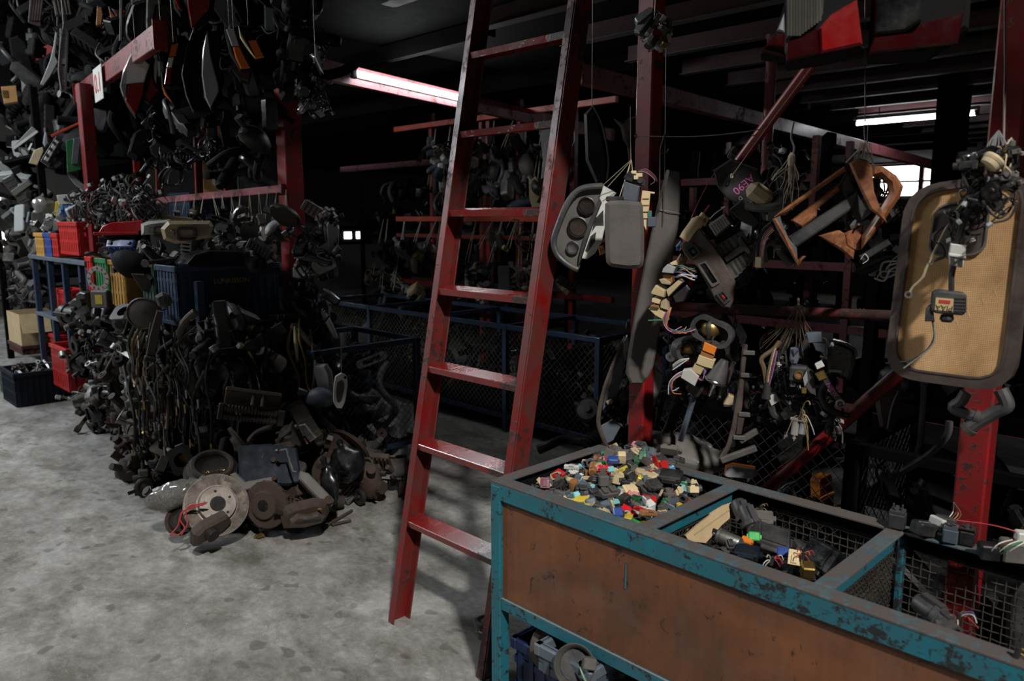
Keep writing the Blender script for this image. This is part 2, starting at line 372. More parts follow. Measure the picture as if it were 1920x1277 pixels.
    def prism(s, L, y0, y1, bev=0.0, M=None):
        """outline in (x, z) extruded along y; front face y0 with a bevel"""
        n = len(L); ar = sum(L[i][0] * L[(i + 1) % n][1] - L[(i + 1) % n][0] * L[i][1] for i in range(n))
        if ar < 0: L = L[::-1]
        c = Vector((sum(p[0] for p in L) / n, sum(p[1] for p in L) / n))
        def inset(d):
            out = []
            for i in range(n):
                a, p, q = Vector(L[i - 1]), Vector(L[i]), Vector(L[(i + 1) % n])
                e1 = (p - a); e2 = (q - p)
                n1 = Vector((-e1.y, e1.x)).normalized() if e1.length > 1e-9 else Vector((0, 0)); n2 = Vector((-e2.y, e2.x)).normalized() if e2.length > 1e-9 else n1
                v = (n1 + n2); v = v.normalized() if v.length > 1e-6 else n1
                out.append(tuple(p + v * d))
            return out
        rings = [(L, y1), (L, y0)] if bev <= 0 else [(inset(bev), y1), (L, y1 - bev), (L, y0 + bev), (inset(bev), y0)]
        vs = [(p[0], yy, p[1]) for ring, yy in rings for p in ring]; m = len(rings)
        fs = [(i * n + k, i * n + (k + 1) % n, (i + 1) * n + (k + 1) % n, (i + 1) * n + k) for i in range(m - 1) for k in range(n)]
        fs += [tuple(range(n))[::-1], tuple(range((m - 1) * n, m * n))]
        return s._add(vs, [f[::-1] for f in fs], M)
    def ring(s, A, B, y0, y1, M=None, n=32):
        """frame between outline A and opening B, extruded along y"""
        A = resample(A, n); B0 = resample(B, n)
        ar = lambda L: sum(L[i][0] * L[(i + 1) % n][1] - L[(i + 1) % n][0] * L[i][1] for i in range(n))
        if ar(A) < 0: A = A[::-1]
        if ar(B0) < 0: B0 = B0[::-1]
        k0 = min(range(n), key=lambda k: sum((Vector(A[i * 4 % n]) - Vector(B0[(i * 4 + k) % n])).length for i in range(n // 4))); B = B0[k0:] + B0[:k0]
        vs = [(p[0], y, p[1]) for L, y in ((A, y0), (B, y0), (B, y1), (A, y1)) for p in L]
        fs = [(a * n + k, a * n + (k + 1) % n, ((a + 1) % 4) * n + (k + 1) % n, ((a + 1) % 4) * n + k) for a in range(4) for k in range(n)]
        return s._add(vs, fs, M)
    def sphere(s, c, r, n=12, m=8):
        if not isinstance(r, (tuple, list)): r = (r, r, r)
        vs = []
        for i in range(m + 1):
            t = pi * i / m
            for k in range(n): a = 2 * pi * k / n; vs.append((c[0] + r[0] * sin(t) * cos(a), c[1] + r[1] * sin(t) * sin(a), c[2] + r[2] * cos(t)))
        return s._add(vs, [(i * n + k, (i + 1) * n + k, (i + 1) * n + (k + 1) % n, i * n + (k + 1) % n) for i in range(m) for k in range(n)])
    def move(s, M): s.v = [tuple(M @ Vector(v)) for v in s.v]; return s
    def warp(s, fn): s.v = [tuple(fn(Vector(v))) for v in s.v]; return s
    def join(s, o, M=None): return s._add(o.v, o.f, M)
    def mesh(s, name, m=None, sharp=32):
        me = bpy.data.meshes.new(name); me.from_pydata(s.v, [], s.f)
        bm = bmesh.new(); bm.from_mesh(me); bmesh.ops.recalc_face_normals(bm, faces=bm.faces); bm.to_mesh(me); bm.free()
        me.shade_smooth(); me.set_sharp_from_angle(angle=R(sharp))
        if m: me.materials.append(MATS[m])
        return me
def tag(o, label=None, cat=None, group=None, kind=None):
    if label: o['label'] = label
    if cat: o['category'] = cat
    if group: o['group'] = group
    if kind: o['kind'] = kind
    return o
def clusters(mb):
    """split a builder into the pieces that do not touch one another"""
    n = len(mb.v); par = list(range(n))
    def find(a):
        while par[a] != a: par[a] = par[par[a]]; a = par[a]
        return a
    for f in mb.f:
        a = find(f[0])
        for b in f[1:]: par[find(b)] = a
    g = {}
    for i in range(n): g.setdefault(find(i), []).append(i)
    boxes = [([min(mb.v[i][k] for i in G) - 1e-4 for k in range(3)], [max(mb.v[i][k] for i in G) + 1e-4 for k in range(3)], G) for G in g.values()]
    if len(boxes) < 2 or len(boxes) > 60: return [mb]
    q = list(range(len(boxes)))
    def fq(a):
        while q[a] != a: a = q[a]
        return a
    for i in range(len(boxes)):
        for j in range(i):
            if all(boxes[i][0][k] <= boxes[j][1][k] and boxes[j][0][k] <= boxes[i][1][k] for k in range(3)): q[fq(i)] = fq(j)
    cl = {}
    for i, b in enumerate(boxes): cl.setdefault(fq(i), []).extend(b[2])
    if len(cl) < 2: return [mb]
    out = []
    for G in cl.values():
        idx = {v: k for k, v in enumerate(sorted(G))}; m_ = MB(); m_.v = [mb.v[v] for v in sorted(G)]; m_.f = [tuple(idx[i] for i in f) for f in mb.f if f[0] in idx]; out.append(m_)
    return out
def obj(name, mb, m, parent=None, M=None, label=None, cat=None, group=None, kind=None, sharp=32):
    if parent and kind is None and isinstance(mb, MB):
        cs = clusters(mb)
        if len(cs) > 1: return [obj(name, c, m, parent, M, label, cat, group, kind or '', sharp) for c in cs][0]
    me = mb if isinstance(mb, bpy.types.Mesh) else mb.mesh(name, m, sharp)
    o = bpy.data.objects.new(name, me); COL.objects.link(o)
    if parent: o.parent = parent
    if M is not None: o.matrix_local = M
    if isinstance(mb, bpy.types.Mesh) and m and (not me.materials or me.materials[0] != MATS[m]):
        if not me.materials: me.materials.append(MATS[m])
        o.material_slots[0].link = 'OBJECT'; o.material_slots[0].material = MATS[m]
    return tag(o, label, cat, group, kind)
def thing(name, label, cat, M=None, group=None, kind=None):
    o = bpy.data.objects.new(name, None); COL.objects.link(o); o.empty_display_size = 0.05
    if M is not None: o.matrix_local = M
    return tag(o, label, cat, group, kind)
def T(x, y=None, z=None): return Matrix.Translation(x if y is None else (x, y, z))
def RX(a): return Matrix.Rotation(R(a), 4, 'X')
def RY(a): return Matrix.Rotation(R(a), 4, 'Y')
def RZ(a): return Matrix.Rotation(R(a), 4, 'Z')
def S(a): return Matrix.Scale(a, 4)
TXT = {}
def text_mesh(body):
    c = bpy.data.curves.new('lettering', 'FONT'); c.body = body; c.size = 1.0; c.extrude = 0.006; c.align_x = 'CENTER'; c.align_y = 'CENTER'; c.resolution_u = 3
    o = bpy.data.objects.new('lettering', c); COL.objects.link(o); dg = bpy.context.evaluated_depsgraph_get(); dg.update()
    me = bpy.data.meshes.new_from_object(o.evaluated_get(dg)); bpy.data.objects.remove(o); bpy.data.curves.remove(c); TXT[body] = me
for w_ in ('0.1', 'LUNKISSON', 'PIAA', 'AE90', 'VVTi', 'INT', 'NIEW', '3', 'D', '0 1 0 6 1 d'): text_mesh(w_)
def text(name, body, size, M, m, parent):
    return obj(name, TXT[body].copy(), m, parent, M @ S(size))
def cable(P, r=0.004, sub=6, n=6): return MB().tube(smooth_path(P, sub), r, n)
RND = random.Random(7)
def U(a, b): return RND.uniform(a, b)

# ================================================================== THE SETTING
obj('floor', MB().box((-5, 6.5, -0.05), (22, 22, 0.1)), 'concrete', kind='structure')
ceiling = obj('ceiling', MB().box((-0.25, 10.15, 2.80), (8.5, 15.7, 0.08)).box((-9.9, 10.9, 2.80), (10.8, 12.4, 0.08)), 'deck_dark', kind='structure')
obj('ceiling', MB().box((-7.6, 0.85, 4.52), (16.2, 3.1, 0.06)), 'deck_dark', kind='structure')  # unseen roof slab, added to block the daylight from the left rack
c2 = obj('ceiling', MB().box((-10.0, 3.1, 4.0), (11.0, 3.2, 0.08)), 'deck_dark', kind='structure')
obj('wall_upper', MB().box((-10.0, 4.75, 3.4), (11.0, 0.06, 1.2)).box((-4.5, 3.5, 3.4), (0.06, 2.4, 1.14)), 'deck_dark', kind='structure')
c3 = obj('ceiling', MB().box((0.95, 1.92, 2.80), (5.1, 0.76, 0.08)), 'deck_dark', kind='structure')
pur = MB().box((0, 0, 0), (6.2, 0.05, 0.1)).mesh('purlin', 'purlin_red'); pul = MB().box((0, -0.03, -0.052), (6.2, 0.07, 0.005)).mesh('purlin_lip', 'dusty_grey')  # lips paler than the purlins: lamp-lit flange edges put into the colour
for i in range(21):
    y = 2.42 + i * 0.66
    pu = obj('purlin', pur, 'purlin_red', ceiling, T(-0.2, y, 2.705)); obj('purlin_lip', pul, 'dusty_grey', pu)
for i in range(8): obj('joist', MB().box((-9.3, 3.2 + i * 1.4, 2.70), (11.8, .06, .1)), 'deck_dark', ceiling)
wb = obj('wall_back', MB().box((-12.8, 17.0, 1.4), (8.4, 0.1, 2.8)).box((1.3, 17.0, 1.4), (9.4, 0.1, 2.8)).box((-6, 17, 1.0), (5.4, 0.1, 2.0)).box((-6, 17, 2.78), (5.4, 0.1, 0.1)).box((-7.6, 17.0, 2.4), (2.2, 0.1, 0.8)).box((-4.1, 17.0, 2.4), (1.5, 0.1, 0.8)), 'wall_paint', kind='structure')
w1 = obj('window_1', MB().box((-5.65, 17.0, 2.36), (1.7, 0.06, 0.04)).box((-5.65, 17.0, 2.70), (1.7, 0.06, 0.05)).box((-5.38, 17.0, 2.5), (0.09, 0.07, 0.7)), 'pink_beam', kind='structure')
obj('pane', MB().box((-5.65, 17.06, 2.45), (1.9, 0.02, 0.75)), 'daylight', w1)
wl = obj('wall_left', MB().box((-15.0, 11.0, 1.4), (0.1, 12, 2.8)).box((-15.0, 3.6, 0.4), (0.1, 3.2, 0.8)).box((-15.0, 3.6, 2.4), (0.1, 3.2, 0.9)).box((-15, -1.5, 2.3), (0.1, 6.9, 4.6)).box((-15, 8.5, 3.6), (.1, 13, 1.9)), 'wall_paint', kind='structure')
q = onX(8, 450, -14.9)
w2 = obj('window_2', MB().box((-15.0, 1.99, 1.4), (0.12, 0.06, 1.2)).box((-15.0, 4.1, 1.4), (0.12, 2.1, 1.2)), 'wall_paint', kind='structure')
obj('pane', MB().box((-15.05, 2.5, 1.38), (0.02, 1.1, 1.2)), 'daylight', w2)
q = dep(665, 441, 12.5)
w3 = obj('window_3', MB().box((q.x - .06, q.y, q.z), (0.06, 0.6, 0.30)).box((q.x + .02, q.y, q.z + 0.12), (0.06, 0.62, 0.05)).box((q.x + .02, q.y, q.z - 0.12), (0.06, 0.62, 0.05)), 'deck_dark', kind='structure')
for dy in (-0.13, 0.10): obj('pane', MB().box((q.x, q.y + dy, q.z), (0.02, 0.13, 0.11)), 'daylight', w3)

# ------------------------------------------------------------------ steel posts and beams of the deck
def post(name, x, y, z0, z1, w, m, label, plates=True):
    t = thing(name, label, 'post', T(x, y, z0))
    obj('shaft', MB().box((0, 0, (z1 - z0) / 2), (w, w, z1 - z0), bev=0.005), m, t)
    if plates:
        obj('base_plate', MB().box((0, 0, 0.006), (w * 2, w * 2, 0.012), bev=0.002).cyl((w * .75, w * .75, .01), (w * .75, w * .75, .03), .008, n=6).cyl((-w * .75, -w * .75, .01), (-w * .75, -w * .75, .03), .008, n=6), 'oily_metal', t)
    return t
post('steel_post', -0.50, 2.16, 0, 2.76, 0.07, 'red_paint', 'red square steel post behind the tan board, rising from the teal bin')
post('steel_post', -1.545, 2.17, 0, 2.76, 0.065, 'red_paint', 'red square steel post behind the gauge cluster and the long dark panel')
post('steel_post', onY(541, 250, 2.52).x, 2.52, 0, 3.9, 0.12, 'red_paint', 'wide dark red steel post at the corner of the left rack')
post('steel_post', onZ(1790, 176, 2.6).x, onZ(1790, 176, 2.6).y, 0, 2.76, 0.20, 'deck_dark', 'thick black post crossing the far fluorescent lamp', False)
p = onY(160, 200, 1.9); post('steel_post', p.x, 1.9, 0, 2.6, 0.09, 'red_paint', 'red steel post under the beam end with the numbered sign')
def beam(name, a, b, w, h, m, label, bev=0.004, rib=True):
    a, b = Vector(a), Vector(b); t = thing(name, label, 'beam', T(a))
    mb = MB().bar((0, 0, 0), b - a, w, h, bev=bev)
    obj('web', mb, m, t)
    d = (b - a).normalized()
    obj('end_plate', MB().bar(-d * 0.006, d * 0.006, w * 1.5, h * 1.25), m, t); obj('end_plate', MB().bar(b - a - d * 0.006, b - a + d * 0.006, w * 1.5, h * 1.25), m, t)
    return t
beam('steel_beam', onZ(147, 178, 2.62), onZ(300, 66, 2.62), 0.05, 0.13, 'red_paint', 'red beam carrying the white numbered sign at upper left')
beam('steel_beam', (-4.125, 2.45, 2.475), (-5.17, 6.6, 2.475), 0.04, 0.12, 'pink_beam', 'red beam carrying the bright fluorescent lamp')
beam('steel_beam', onX(1078, 136, -2.71), onX(1760, 312, -3.2), 0.07, 0.10, 'pink_beam', 'dusty pink beam running back below the far lamp')
beam('steel_beam', onY(290, 377, 2.45), onY(532, 354, 2.45), 0.03, 0.05, 'pink_beam', 'short worn pink rail above the blue crate')
beam('steel_beam', (-10.4, 2.52, 3.4), (-4.36, 2.52, 3.4), 0.06, 0.10, 'red_paint', 'long red header beam above the hanging tail lamps')
beam('steel_beam', (-1.62, 1.56, 2.70), (0.9, 1.56, 2.70), 0.05, 0.18, 'red_paint', 'red fascia beam over the teal bin')

def fluorescent(name, a, b, label, r=0.017, off=Vector((0, 0, 0.048))):
    a, b = Vector(a), Vector(b); d = b - a; u = d.normalized(); t = thing(name, label, 'lamp', T(a))
    obj('batten', MB().bar(-u * 0.03 + off, d + u * 0.03 + off, 0.05 if off.z else 0.03, 0.035, bev=0.004), 'light_grey', t)
    for q, w in ((Vector((0, 0, 0)), -1), (d, 1)): obj('lamp_holder', MB().box(q + u * w * 0.012 + off * 0.3, (0.035, 0.035, 0.06), bev=0.004), 'brown_plastic', t)
    obj('tube', MB().cyl((0, 0, 0), d, r, n=14), 'tube_glow', t)
    for f in (.2, .8) if off.z else (): obj('drop_rod', MB().cyl(d * f + Vector((0, 0, .06)), d * f + Vector((0, 0, 2.759 - a.z)), .005, n=6), 'wire_iron', t)
    return t
a = onZ(668, 138, 2.48); fluorescent('fluorescent_lamp', a, a + Vector((-0.30, 1.19, 0)), 'lit fluorescent lamp on the red beam behind the ladder', 0.019, Vector((-0.032, -0.008, 0)))
a = onZ(1606, 232, 2.56); b = onZ(1820, 210, 2.56); b.y = a.y; b.x = min(b.x, a.x + 1.2); fluorescent('fluorescent_lamp', a, b, 'lit fluorescent lamp far back, crossed by a black post')

# ------------------------------------------------------------------ THE LADDER
LF = onZ(750, 1165, 0); lean = Vector((0, 0.192, 1)).normalized(); LL = 2.82
lad = thing('ladder', 'red painted steel ladder leaning in front of the dark aisle', 'ladder', T(LF))
def stile(x, s):
    # channel: web outside, two flanges towards the rungs
    fl, dp, th = 0.032, 0.080, 0.006; ay = Vector((0, 1, 0)) - lean * lean.y; ay.normalize()
    mb = MB()
    for c, w, h in ((Vector((x - s * 0.5 * th, 0, 0)), th, dp), (Vector((x + s * fl / 2, 0, 0)) - ay * dp / 2, fl, th), (Vector((x + s * fl / 2, 0, 0)) + ay * dp / 2, fl, th)):
        mb.bar(c, c + lean * LL, w, h, up=ay, bev=0.0015)
    return mb
def _bar_axes(mb): return mb
obj('stile', stile(-0.02, 1), 'ladder_red', lad); obj('stile', stile(0.535, -1), 'ladder_red', lad)
ay = (Vector((0, 1, 0)) - lean * lean.y).normalized()
rung = MB()
rung.box((0.2575, 0.0, 0.0), (0.53, 0.080, 0.005), bev=0.001).box((0.2575, -0.0385, -0.011), (0.53, 0.004, 0.024), bev=0.001).box((0.2575, 0.0385, -0.011), (0.53, 0.004, 0.024), bev=0.001)
rme = rung.mesh('rung', 'rung_red')
for k in range(8):
    z = 0.418 + 0.3045 * k
    obj('rung', rme, 'rung_red', lad, T(0, lean.y / lean.z * z, z) @ RX(6))

# ------------------------------------------------------------------ THE TEAL BIN
BX0, BX1, BY0, BY1, BZ = -1.655, 0.62, 1.545, 2.075, 0.80
binr = thing('parts_bin', 'teal steel parts bin with brown panel and wire mesh compartments', 'bin', T(BX0, BY0, 0))
Lx, Ly = BX1 - BX0, BY1 - BY0
def rail(name, a, b, w, h, m='teal_paint'):   # angle iron: teal face, worn top
    o = obj(name, MB().bar(a, b, w, h, bev=0.002), m, binr); return o
for x in (0.02, Lx - 0.02):
    for y in (0.02, Ly - 0.02): obj('post', MB().box((x, y, 0.395), (0.042, 0.042, 0.79), bev=0.003), 'teal_paint', binr)
for y in (0.0, Ly): 
    f = obj('top_rail', MB().box((Lx / 2, y + (0.004 if y == 0 else -0.004), 0.771), (Lx, 0.008, 0.052), bev=0.002), 'teal_paint' if y == 0 else 'near_black', binr)  # back rail near-black, front rail teal
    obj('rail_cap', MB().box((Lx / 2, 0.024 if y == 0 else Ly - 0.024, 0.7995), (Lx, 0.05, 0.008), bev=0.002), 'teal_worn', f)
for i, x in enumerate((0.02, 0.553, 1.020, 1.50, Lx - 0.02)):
    f = obj('cross_rail', MB().box((x, Ly / 2, 0.774), (0.008, Ly - 0.1, 0.046), bev=0.002), 'teal_paint' if i else 'near_black', binr)  # left end rail near-black, the others teal
    obj('rail_cap', MB().box((x, Ly / 2, 0.800), (0.045, Ly - 0.1, 0.008), bev=0.002), 'teal_worn', f)
obj('lower_rail', MB().box((Lx / 2, 0.02, 0.405), (Lx - 0.08, 0.035, 0.04), bev=0.003), 'teal_paint', binr)
obj('lower_rail', MB().box((Lx / 2, Ly - 0.02, 0.405), (Lx - 0.08, 0.035, 0.04), bev=0.003), 'teal_paint', binr)
for x in (0.02, Lx - .02): obj('lower_rail', MB().box((x, Ly / 2, 0.405), (0.035, Ly - 0.08, 0.04), bev=0.003), 'teal_paint', binr)
for x in (1.035, 1.515): obj('upright', MB().box((x, Ly - 0.03, 0.6), (0.016, 0.025, 0.36), bev=0.002), 'teal_paint', binr)
fp = obj('front_panel', MB().box((Lx / 2, 0.018, 0.585), (Lx - 0.06, 0.012, 0.33), bev=0.001), 'hardboard', binr)
obj('paint_drip', MB().tube([(0.512, 0.0115, 0.70), (0.513, 0.0112, 0.66), (0.512, 0.0115, 0.625)], [0.0015, 0.0026, 0.003], 6), 'teal_paint', fp)
obj('bin_floor', MB().box((Lx / 2, Ly / 2, 0.43), (Lx - 0.05, Ly - 0.05, 0.008)), 'wire_iron', binr)
obj('worn_edge_highlight', MB().box((Lx / 2, 0.003, 0.4262), (Lx - 0.09, 0.003, 0.003)), 'light_grey', binr)  # pale strip: chipped edge with its bright highlight line put into the colour
obj('end_panel', MB().box((0.012, Ly / 2, 0.6), (0.006, Ly - 0.08, 0.33)), 'hardboard', binr)
def wire_mesh(w, h, pitch, r=0.0013):
    mb = MB(); nx, nz = int(w / pitch), int(h / pitch)
    for i in range(nx + 1):
        x = i * pitch; mb.tube([(x, 0.0022 * (1 if (i + j) % 2 else -1), j * pitch / 1.0) for j in range(nz + 1)], r, 4, False)
    for j in range(nz + 1):
        z = j * pitch; mb.tube([(i * pitch, 0.0022 * (-1 if (i + j) % 2 else 1), z) for i in range(nx + 1)], r, 4, False)
    return mb
mesh_side = wire_mesh(0.46, 0.33, 0.0165, 0.0016).mesh('wire_mesh', 'wire_iron')
for x in (0.553, 1.020, 1.50): obj('wire_mesh', mesh_side, 'wire_iron', binr, T(x, 0.035, 0.43) @ RZ(90), kind='stuff')
obj('wire_mesh', wire_mesh(Lx - 0.1, 0.33, 0.021, 0.0016), 'wire_iron', binr, T(0.05, Ly - 0.012, 0.43), kind='stuff')

# ================================================================== PARTS LIBRARY (each builder makes one kind of car part, centred on its own origin, about 0.1 to 0.3 m)
PROTO = {}
def proto(name, body, bm, parts=(), words=None, cat='part'):
    """body mesh + named child parts [(name, MB, material)]"""
    PROTO[name] = dict(body=body.mesh(name, bm), bm=bm, parts=[(n, c.mesh(n, m), m) for n, b, m in parts for c in clusters(b)], words=words or name.replace('_', ' '), cat=cat)
def put(kind, M, label, group=None, m=None, parts=True, cat=None):
    P = PROTO[kind]
    o = obj(kind, P['body'], m or P['bm'], None, M, label, cat or P['cat'], group)
    if parts:
        for n, me, pm in P['parts']: obj(n, me, pm, o)
    return o
def rnd_rot(r=RND): return Euler((r.uniform(0, 6.28), r.uniform(0, 6.28), r.uniform(0, 6.28))).to_matrix().to_4x4()

b = MB().lathe([(0.02, -.07), (.055, -.068), (.062, -.055), (.062, -.03), (.054, -.028), (.054, .015), (.062, .018), (.062, .045), (.05, .06), (.018, .062), (.018, .075)], 16)
for a in (20, 200): b.box((.072 * cos(R(a)), .072 * sin(R(a)), -.01), (.03, .022, .10), (0, 0, a), .004)
for k in range(8): b.box((.056 * cos(k * .785), .056 * sin(k * .785), .031), (.014, .006, .03), (0, 0, k * 45))
proto('alternator', b, 'rust_grey', [('pulley', MB().lathe([(.012, .074), (.034, .074), (.034, .08), (.026, .084), (.026, .09), (.034, .094), (.034, .1), (.01, .1)], 14), 'oily_metal'), ('terminal_cap', MB().box((.03, 0, -.078), (.035, .025, .02), bev=.004).cyl((-.03, .01, -.07), (-.03, .01, -.09), .006, n=6), 'black_plastic')])
b = MB().box((0, 0, 0), (.16, .045, .006), bev=.001).box((.078, 0, .04), (.006, .045, .085), bev=.001).box((-.05, 0, .02), (.05, .004, .04)).cyl((-.06, 0, -.006), (-.06, 0, .008), .012, n=8).cyl((.04, 0, -.006), (.04, 0, .008), .010, n=8).cyl((.07, 0, .06), (.09, 0, .06), .012, n=8)
proto('bracket', b, 'rust', [('bolt', MB().cyl((.0, .0, 0), (.0, .0, .025), .006, n=6).cyl((0, 0, .018), (0, 0, .026), .011, n=6), 'oily_metal')])
b = MB().prism([(-.10, -.05), (.10, -.055), (.115, -.01), (.10, .04), (.06, .06), (.045, .03), (-.045, .03), (-.06, .06), (-.10, .045), (-.12, 0)], -.035, .035, .008)
b.cyl((-.05, -.03, -.02), (-.05, -.075, -.02), .028, n=12).cyl((.05, -.03, -.02), (.05, -.07, -.02), .028, n=12).cyl((-.12, 0, -.0), (-.165, 0, 0), .013, n=8).cyl((.11, 0, 0), (.155, 0, 0), .013, n=8)
proto('brake_caliper', b, 'rust', [('slide_pin', MB().cyl((-.165, 0, 0), (-.18, 0, 0), .009, n=6).cyl((.155, 0, 0), (.172, 0, 0), .009, n=6), 'oily_metal'), ('brake_pad', MB().box((0, .012, .022), (.11, .012, .03), bev=.002), 'oily_metal')])
b = MB().tube(smooth_path([(-.16, 0, .03), (-.10, .01, -.02), (-.02, 0, -.05), (.06, -.02, -.01), (.10, .02, .06), (.15, .03, .07)], 5), .021, 10)
proto('rubber_hose', b, 'dusty_rubber', [('hose_clamp', MB().torus(.0225, .003, 12, 5, T(-.14, .003, .01) @ RY(60)), 'steel'), ('hose_clamp', MB().torus(.0225, .003, 12, 5, T(.13, .026, .067) @ RY(80)), 'steel')])
b = MB().lathe([(.0, -.03), (.045, -.028), (.05, -.01), (.05, .012), (.03, .02), (.012, .03), (0, .03)], 16).torus(.04, .018, 16, 8, T(0, 0, .01)).box((0, .06, .02), (.02, .07, .003), (25, 0, 0))
proto('horn', b, 'black_plastic', [('mounting_tab', MB().box((0, .10, .045), (.022, .05, .003), (40, 0, 0)).cyl((0, .11, .05), (0, .108, .06), .007, n=6), 'wire_iron')])
b = MB().box((0, 0, 0), (.15, .12, .03), bev=.004)
for k in range(7): b.box((-.06 + k * .02, 0, .018), (.006, .11, .014))
proto('control_unit', b, 'aluminium', [('connector_socket', MB().box((0, -.068, 0), (.10, .02, .022), bev=.002), 'black_plastic'), ('mounting_ear', MB().box((.085, .03, -.012), (.03, .025, .004)).box((-.085, -.03, -.012), (.03, .025, .004)), 'aluminium')])
b = MB().cyl((0, 0, 0), (.11, 0, 0), .032, n=14).cyl((.11, 0, 0), (.118, 0, 0), .022, n=12).lathe([(0, -.022), (.045, -.02), (.05, -.012), (.05, .012), (.04, .02), (0, .022)], 14, T(-.035, .018, 0)).box((-.05, -.03, 0), (.05, .03, .018), bev=.004).cyl((-.035, .018, .02), (-.035, .018, .05), .008, n=8)
proto('wiper_motor', b, 'oily_metal', [('crank_arm', MB().box((-.01, .018, .05), (.07, .014, .005), bev=.001), 'steel'), ('plug', MB().box((.0, -.04, .0), (.03, .025, .02), bev=.003), 'black_plastic')])
b = MB()
b.ring(circ(.045, 20), circ(.034, 20), -.05, .05, n=20).ring(rrect(.13, .11, .02), circ(.034, 20), -.056, -.044, n=24).cyl((.045, 0, 0), (.09, 0, 0), .022, n=10).box((-.06, 0, .0), (.04, .05, .05), bev=.006).cyl((.0, .02, .04), (0, .02, .09), .012, n=8)
proto('throttle_body', b, 'aluminium', [('butterfly', MB().cyl((0, -.002, 0), (0, .002, 0), .033, n=16), 'brass'), ('cable_wheel', MB().lathe([(.006, 0), (.035, .002), (.03, .007), (.035, .012), (.006, .014)], 14, T(.09, 0, 0) @ RY(90)), 'black_plastic')])
b = MB().ring(rrect(.055, .21, .026, 5), rrect(.028, .13, .013, 5), -.012, .012, n=36)
proto('door_pull', b, 'charcoal_plastic', [('key_cylinder', MB().cyl((0, -.016, .083), (0, .01, .083), .009, n=10), 'steel')])
b = MB().sphere((0, 0, 0), (.11, .06, .075), 14, 8).warp(lambda v: Vector((v.x * (1 + .25 * v.z / .075), max(v.y, -.02) , v.z))).cyl((-.09, .01, -.03), (-.15, .03, -.05), .02, .028, n=8)
proto('mirror_housing', b, 'black_plastic', [('mirror_glass', MB().prism(rrect(.17, .11, .035), -.027, -.022), 'lens_grey')])
b = MB().lathe([(.01, -.012), (.05, -.012), (.05, -.008), (.042, -.002), (.042, .002), (.05, .008), (.05, .012), (.03, .012), (.028, .004), (.012, .004), (.012, .02), (.008, .02)], 18)
proto('belt_pulley', b, 'oily_metal', [('hub_bolt', MB().cyl((0, 0, .01), (0, 0, .03), .012, n=6), 'rust_grey')])
b = MB().bar((-.14, 0, 0), (.10, 0, .02), .035, .016, bev=.003).ring(circ(.032, 14), circ(.017, 14), -.02, .02, T(-.15, 0, 0), 14).ring(circ(.026, 14), circ(.012, 14), -.02, .02, T(.115, 0, .022), 14).cyl((.02, 0, .01), (.03, 0, .07), .014, n=8)
proto('suspension_link', b, 'rust', [('bush', MB().ring(circ(.017, 14), circ(.008, 14), -.024, .024, T(-.15, 0, 0), 14), 'rubber'), ('ball_joint', MB().lathe([(.0, 0), (.018, .005), (.022, .02), (.012, .035), (.007, .06), (0, .06)], 10, T(.03, 0, .06)), 'dusty_rubber')])
b = MB()
b.tube([(.032 * cos(t * .7), .032 * sin(t * .7), -.10 + t * .0036) for t in range(56)], .0055, 6)
proto('coil_spring', b, 'rust_grey')
pr = []
for k in range(11): pr += [(.034, -.11 + k * .02), (.022, -.10 + k * .02)]
proto('rubber_bellows', MB().lathe([(.02, -.115)] + pr + [(.02, .12)], 12), 'rubber', [('collar', MB().lathe([(.022, .115), (.026, .118), (.026, .135), (.022, .138)], 12), 'oily_metal')])
b = MB().prism([(-.13, -.04), (-.10, -.06), (.10, -.05), (.14, -.01), (.12, .05), (-.06, .065), (-.12, .04)], -.01, .05, .012)
proto('lamp_housing', b, 'black_plastic', [('lens', MB().prism([(-.125, -.036), (-.10, -.052), (.10, -.043), (.132, -.008), (.114, .043), (-.06, .056), (-.114, .036)], -.026, -.006, .008), 'lens_grey'), ('bulb_holder', MB().cyl((.02, .05, 0), (.02, .07, 0), .016, n=10), 'brown_plastic')])
b = MB().cyl((0, 0, -.03), (0, 0, .04), .02, n=12).cyl((.035, 0, -.03), (.035, 0, .03), .016, n=10).box((.015, 0, -.036), (.08, .045, .016), bev=.003).cyl((0, 0, .04), (0, 0, .06), .008, n=8).cyl((.035, -.02, -.01), (.035, -.06, -.01), .006, n=6)
proto('solenoid_valve', b, 'oily_metal', [('plug', MB().box((.0, -.028, .02), (.02, .025, .018), bev=.002), 'charcoal_plastic'), ('nozzle', MB().cyl((.035, -.06, -.01), (.035, -.075, -.01), .008, n=6), 'brass')])
b = MB().sphere((0, 0, 0), (.085, .065, .06), 12, 8)
b.warp(lambda v: v * (1 + .35 * noise.noise(v * 14)))
b.cyl((.04, .02, .02), (.09, .05, .06), .022, n=8).cyl((-.05, -.02, .0), (-.11, -.04, .01), .026, n=10).cyl((0, -.04, -.03), (.01, -.10, -.05), .018, n=8).box((-.02, .05, -.02), (.09, .012, .07), (10, 0, 20), .002).cyl((-.02, 0, .04), (-.02, 0, .075), .03, n=10)
proto('cast_housing', b, 'rust_grey', [('bolt', MB().cyl((.03, -.02, .04), (.035, -.025, .07), .008, n=6).cyl((-.055, .03, .03), (-.06, .035, .06), .008, n=6), 'oily_metal'), ('pipe_stub', MB().cyl((-.11, -.04, .01), (-.135, -.048, .012), .019, n=10), 'aluminium')])
b = MB().prism([(-.16, -.03), (-.02, -.035), (.05, -.08), (.12, -.08), (.12, -.02), (.07, -.01), (.0, .035), (-.16, .035)], -.035, .035, .006)
proto('air_duct', b, 'charcoal_plastic', [('flange', MB().ring(rrect(.11, .085, .01), rrect(.085, .06, .008), -.004, .004, T(-.16, 0, .002) @ RZ(90), 24), 'black_plastic')])
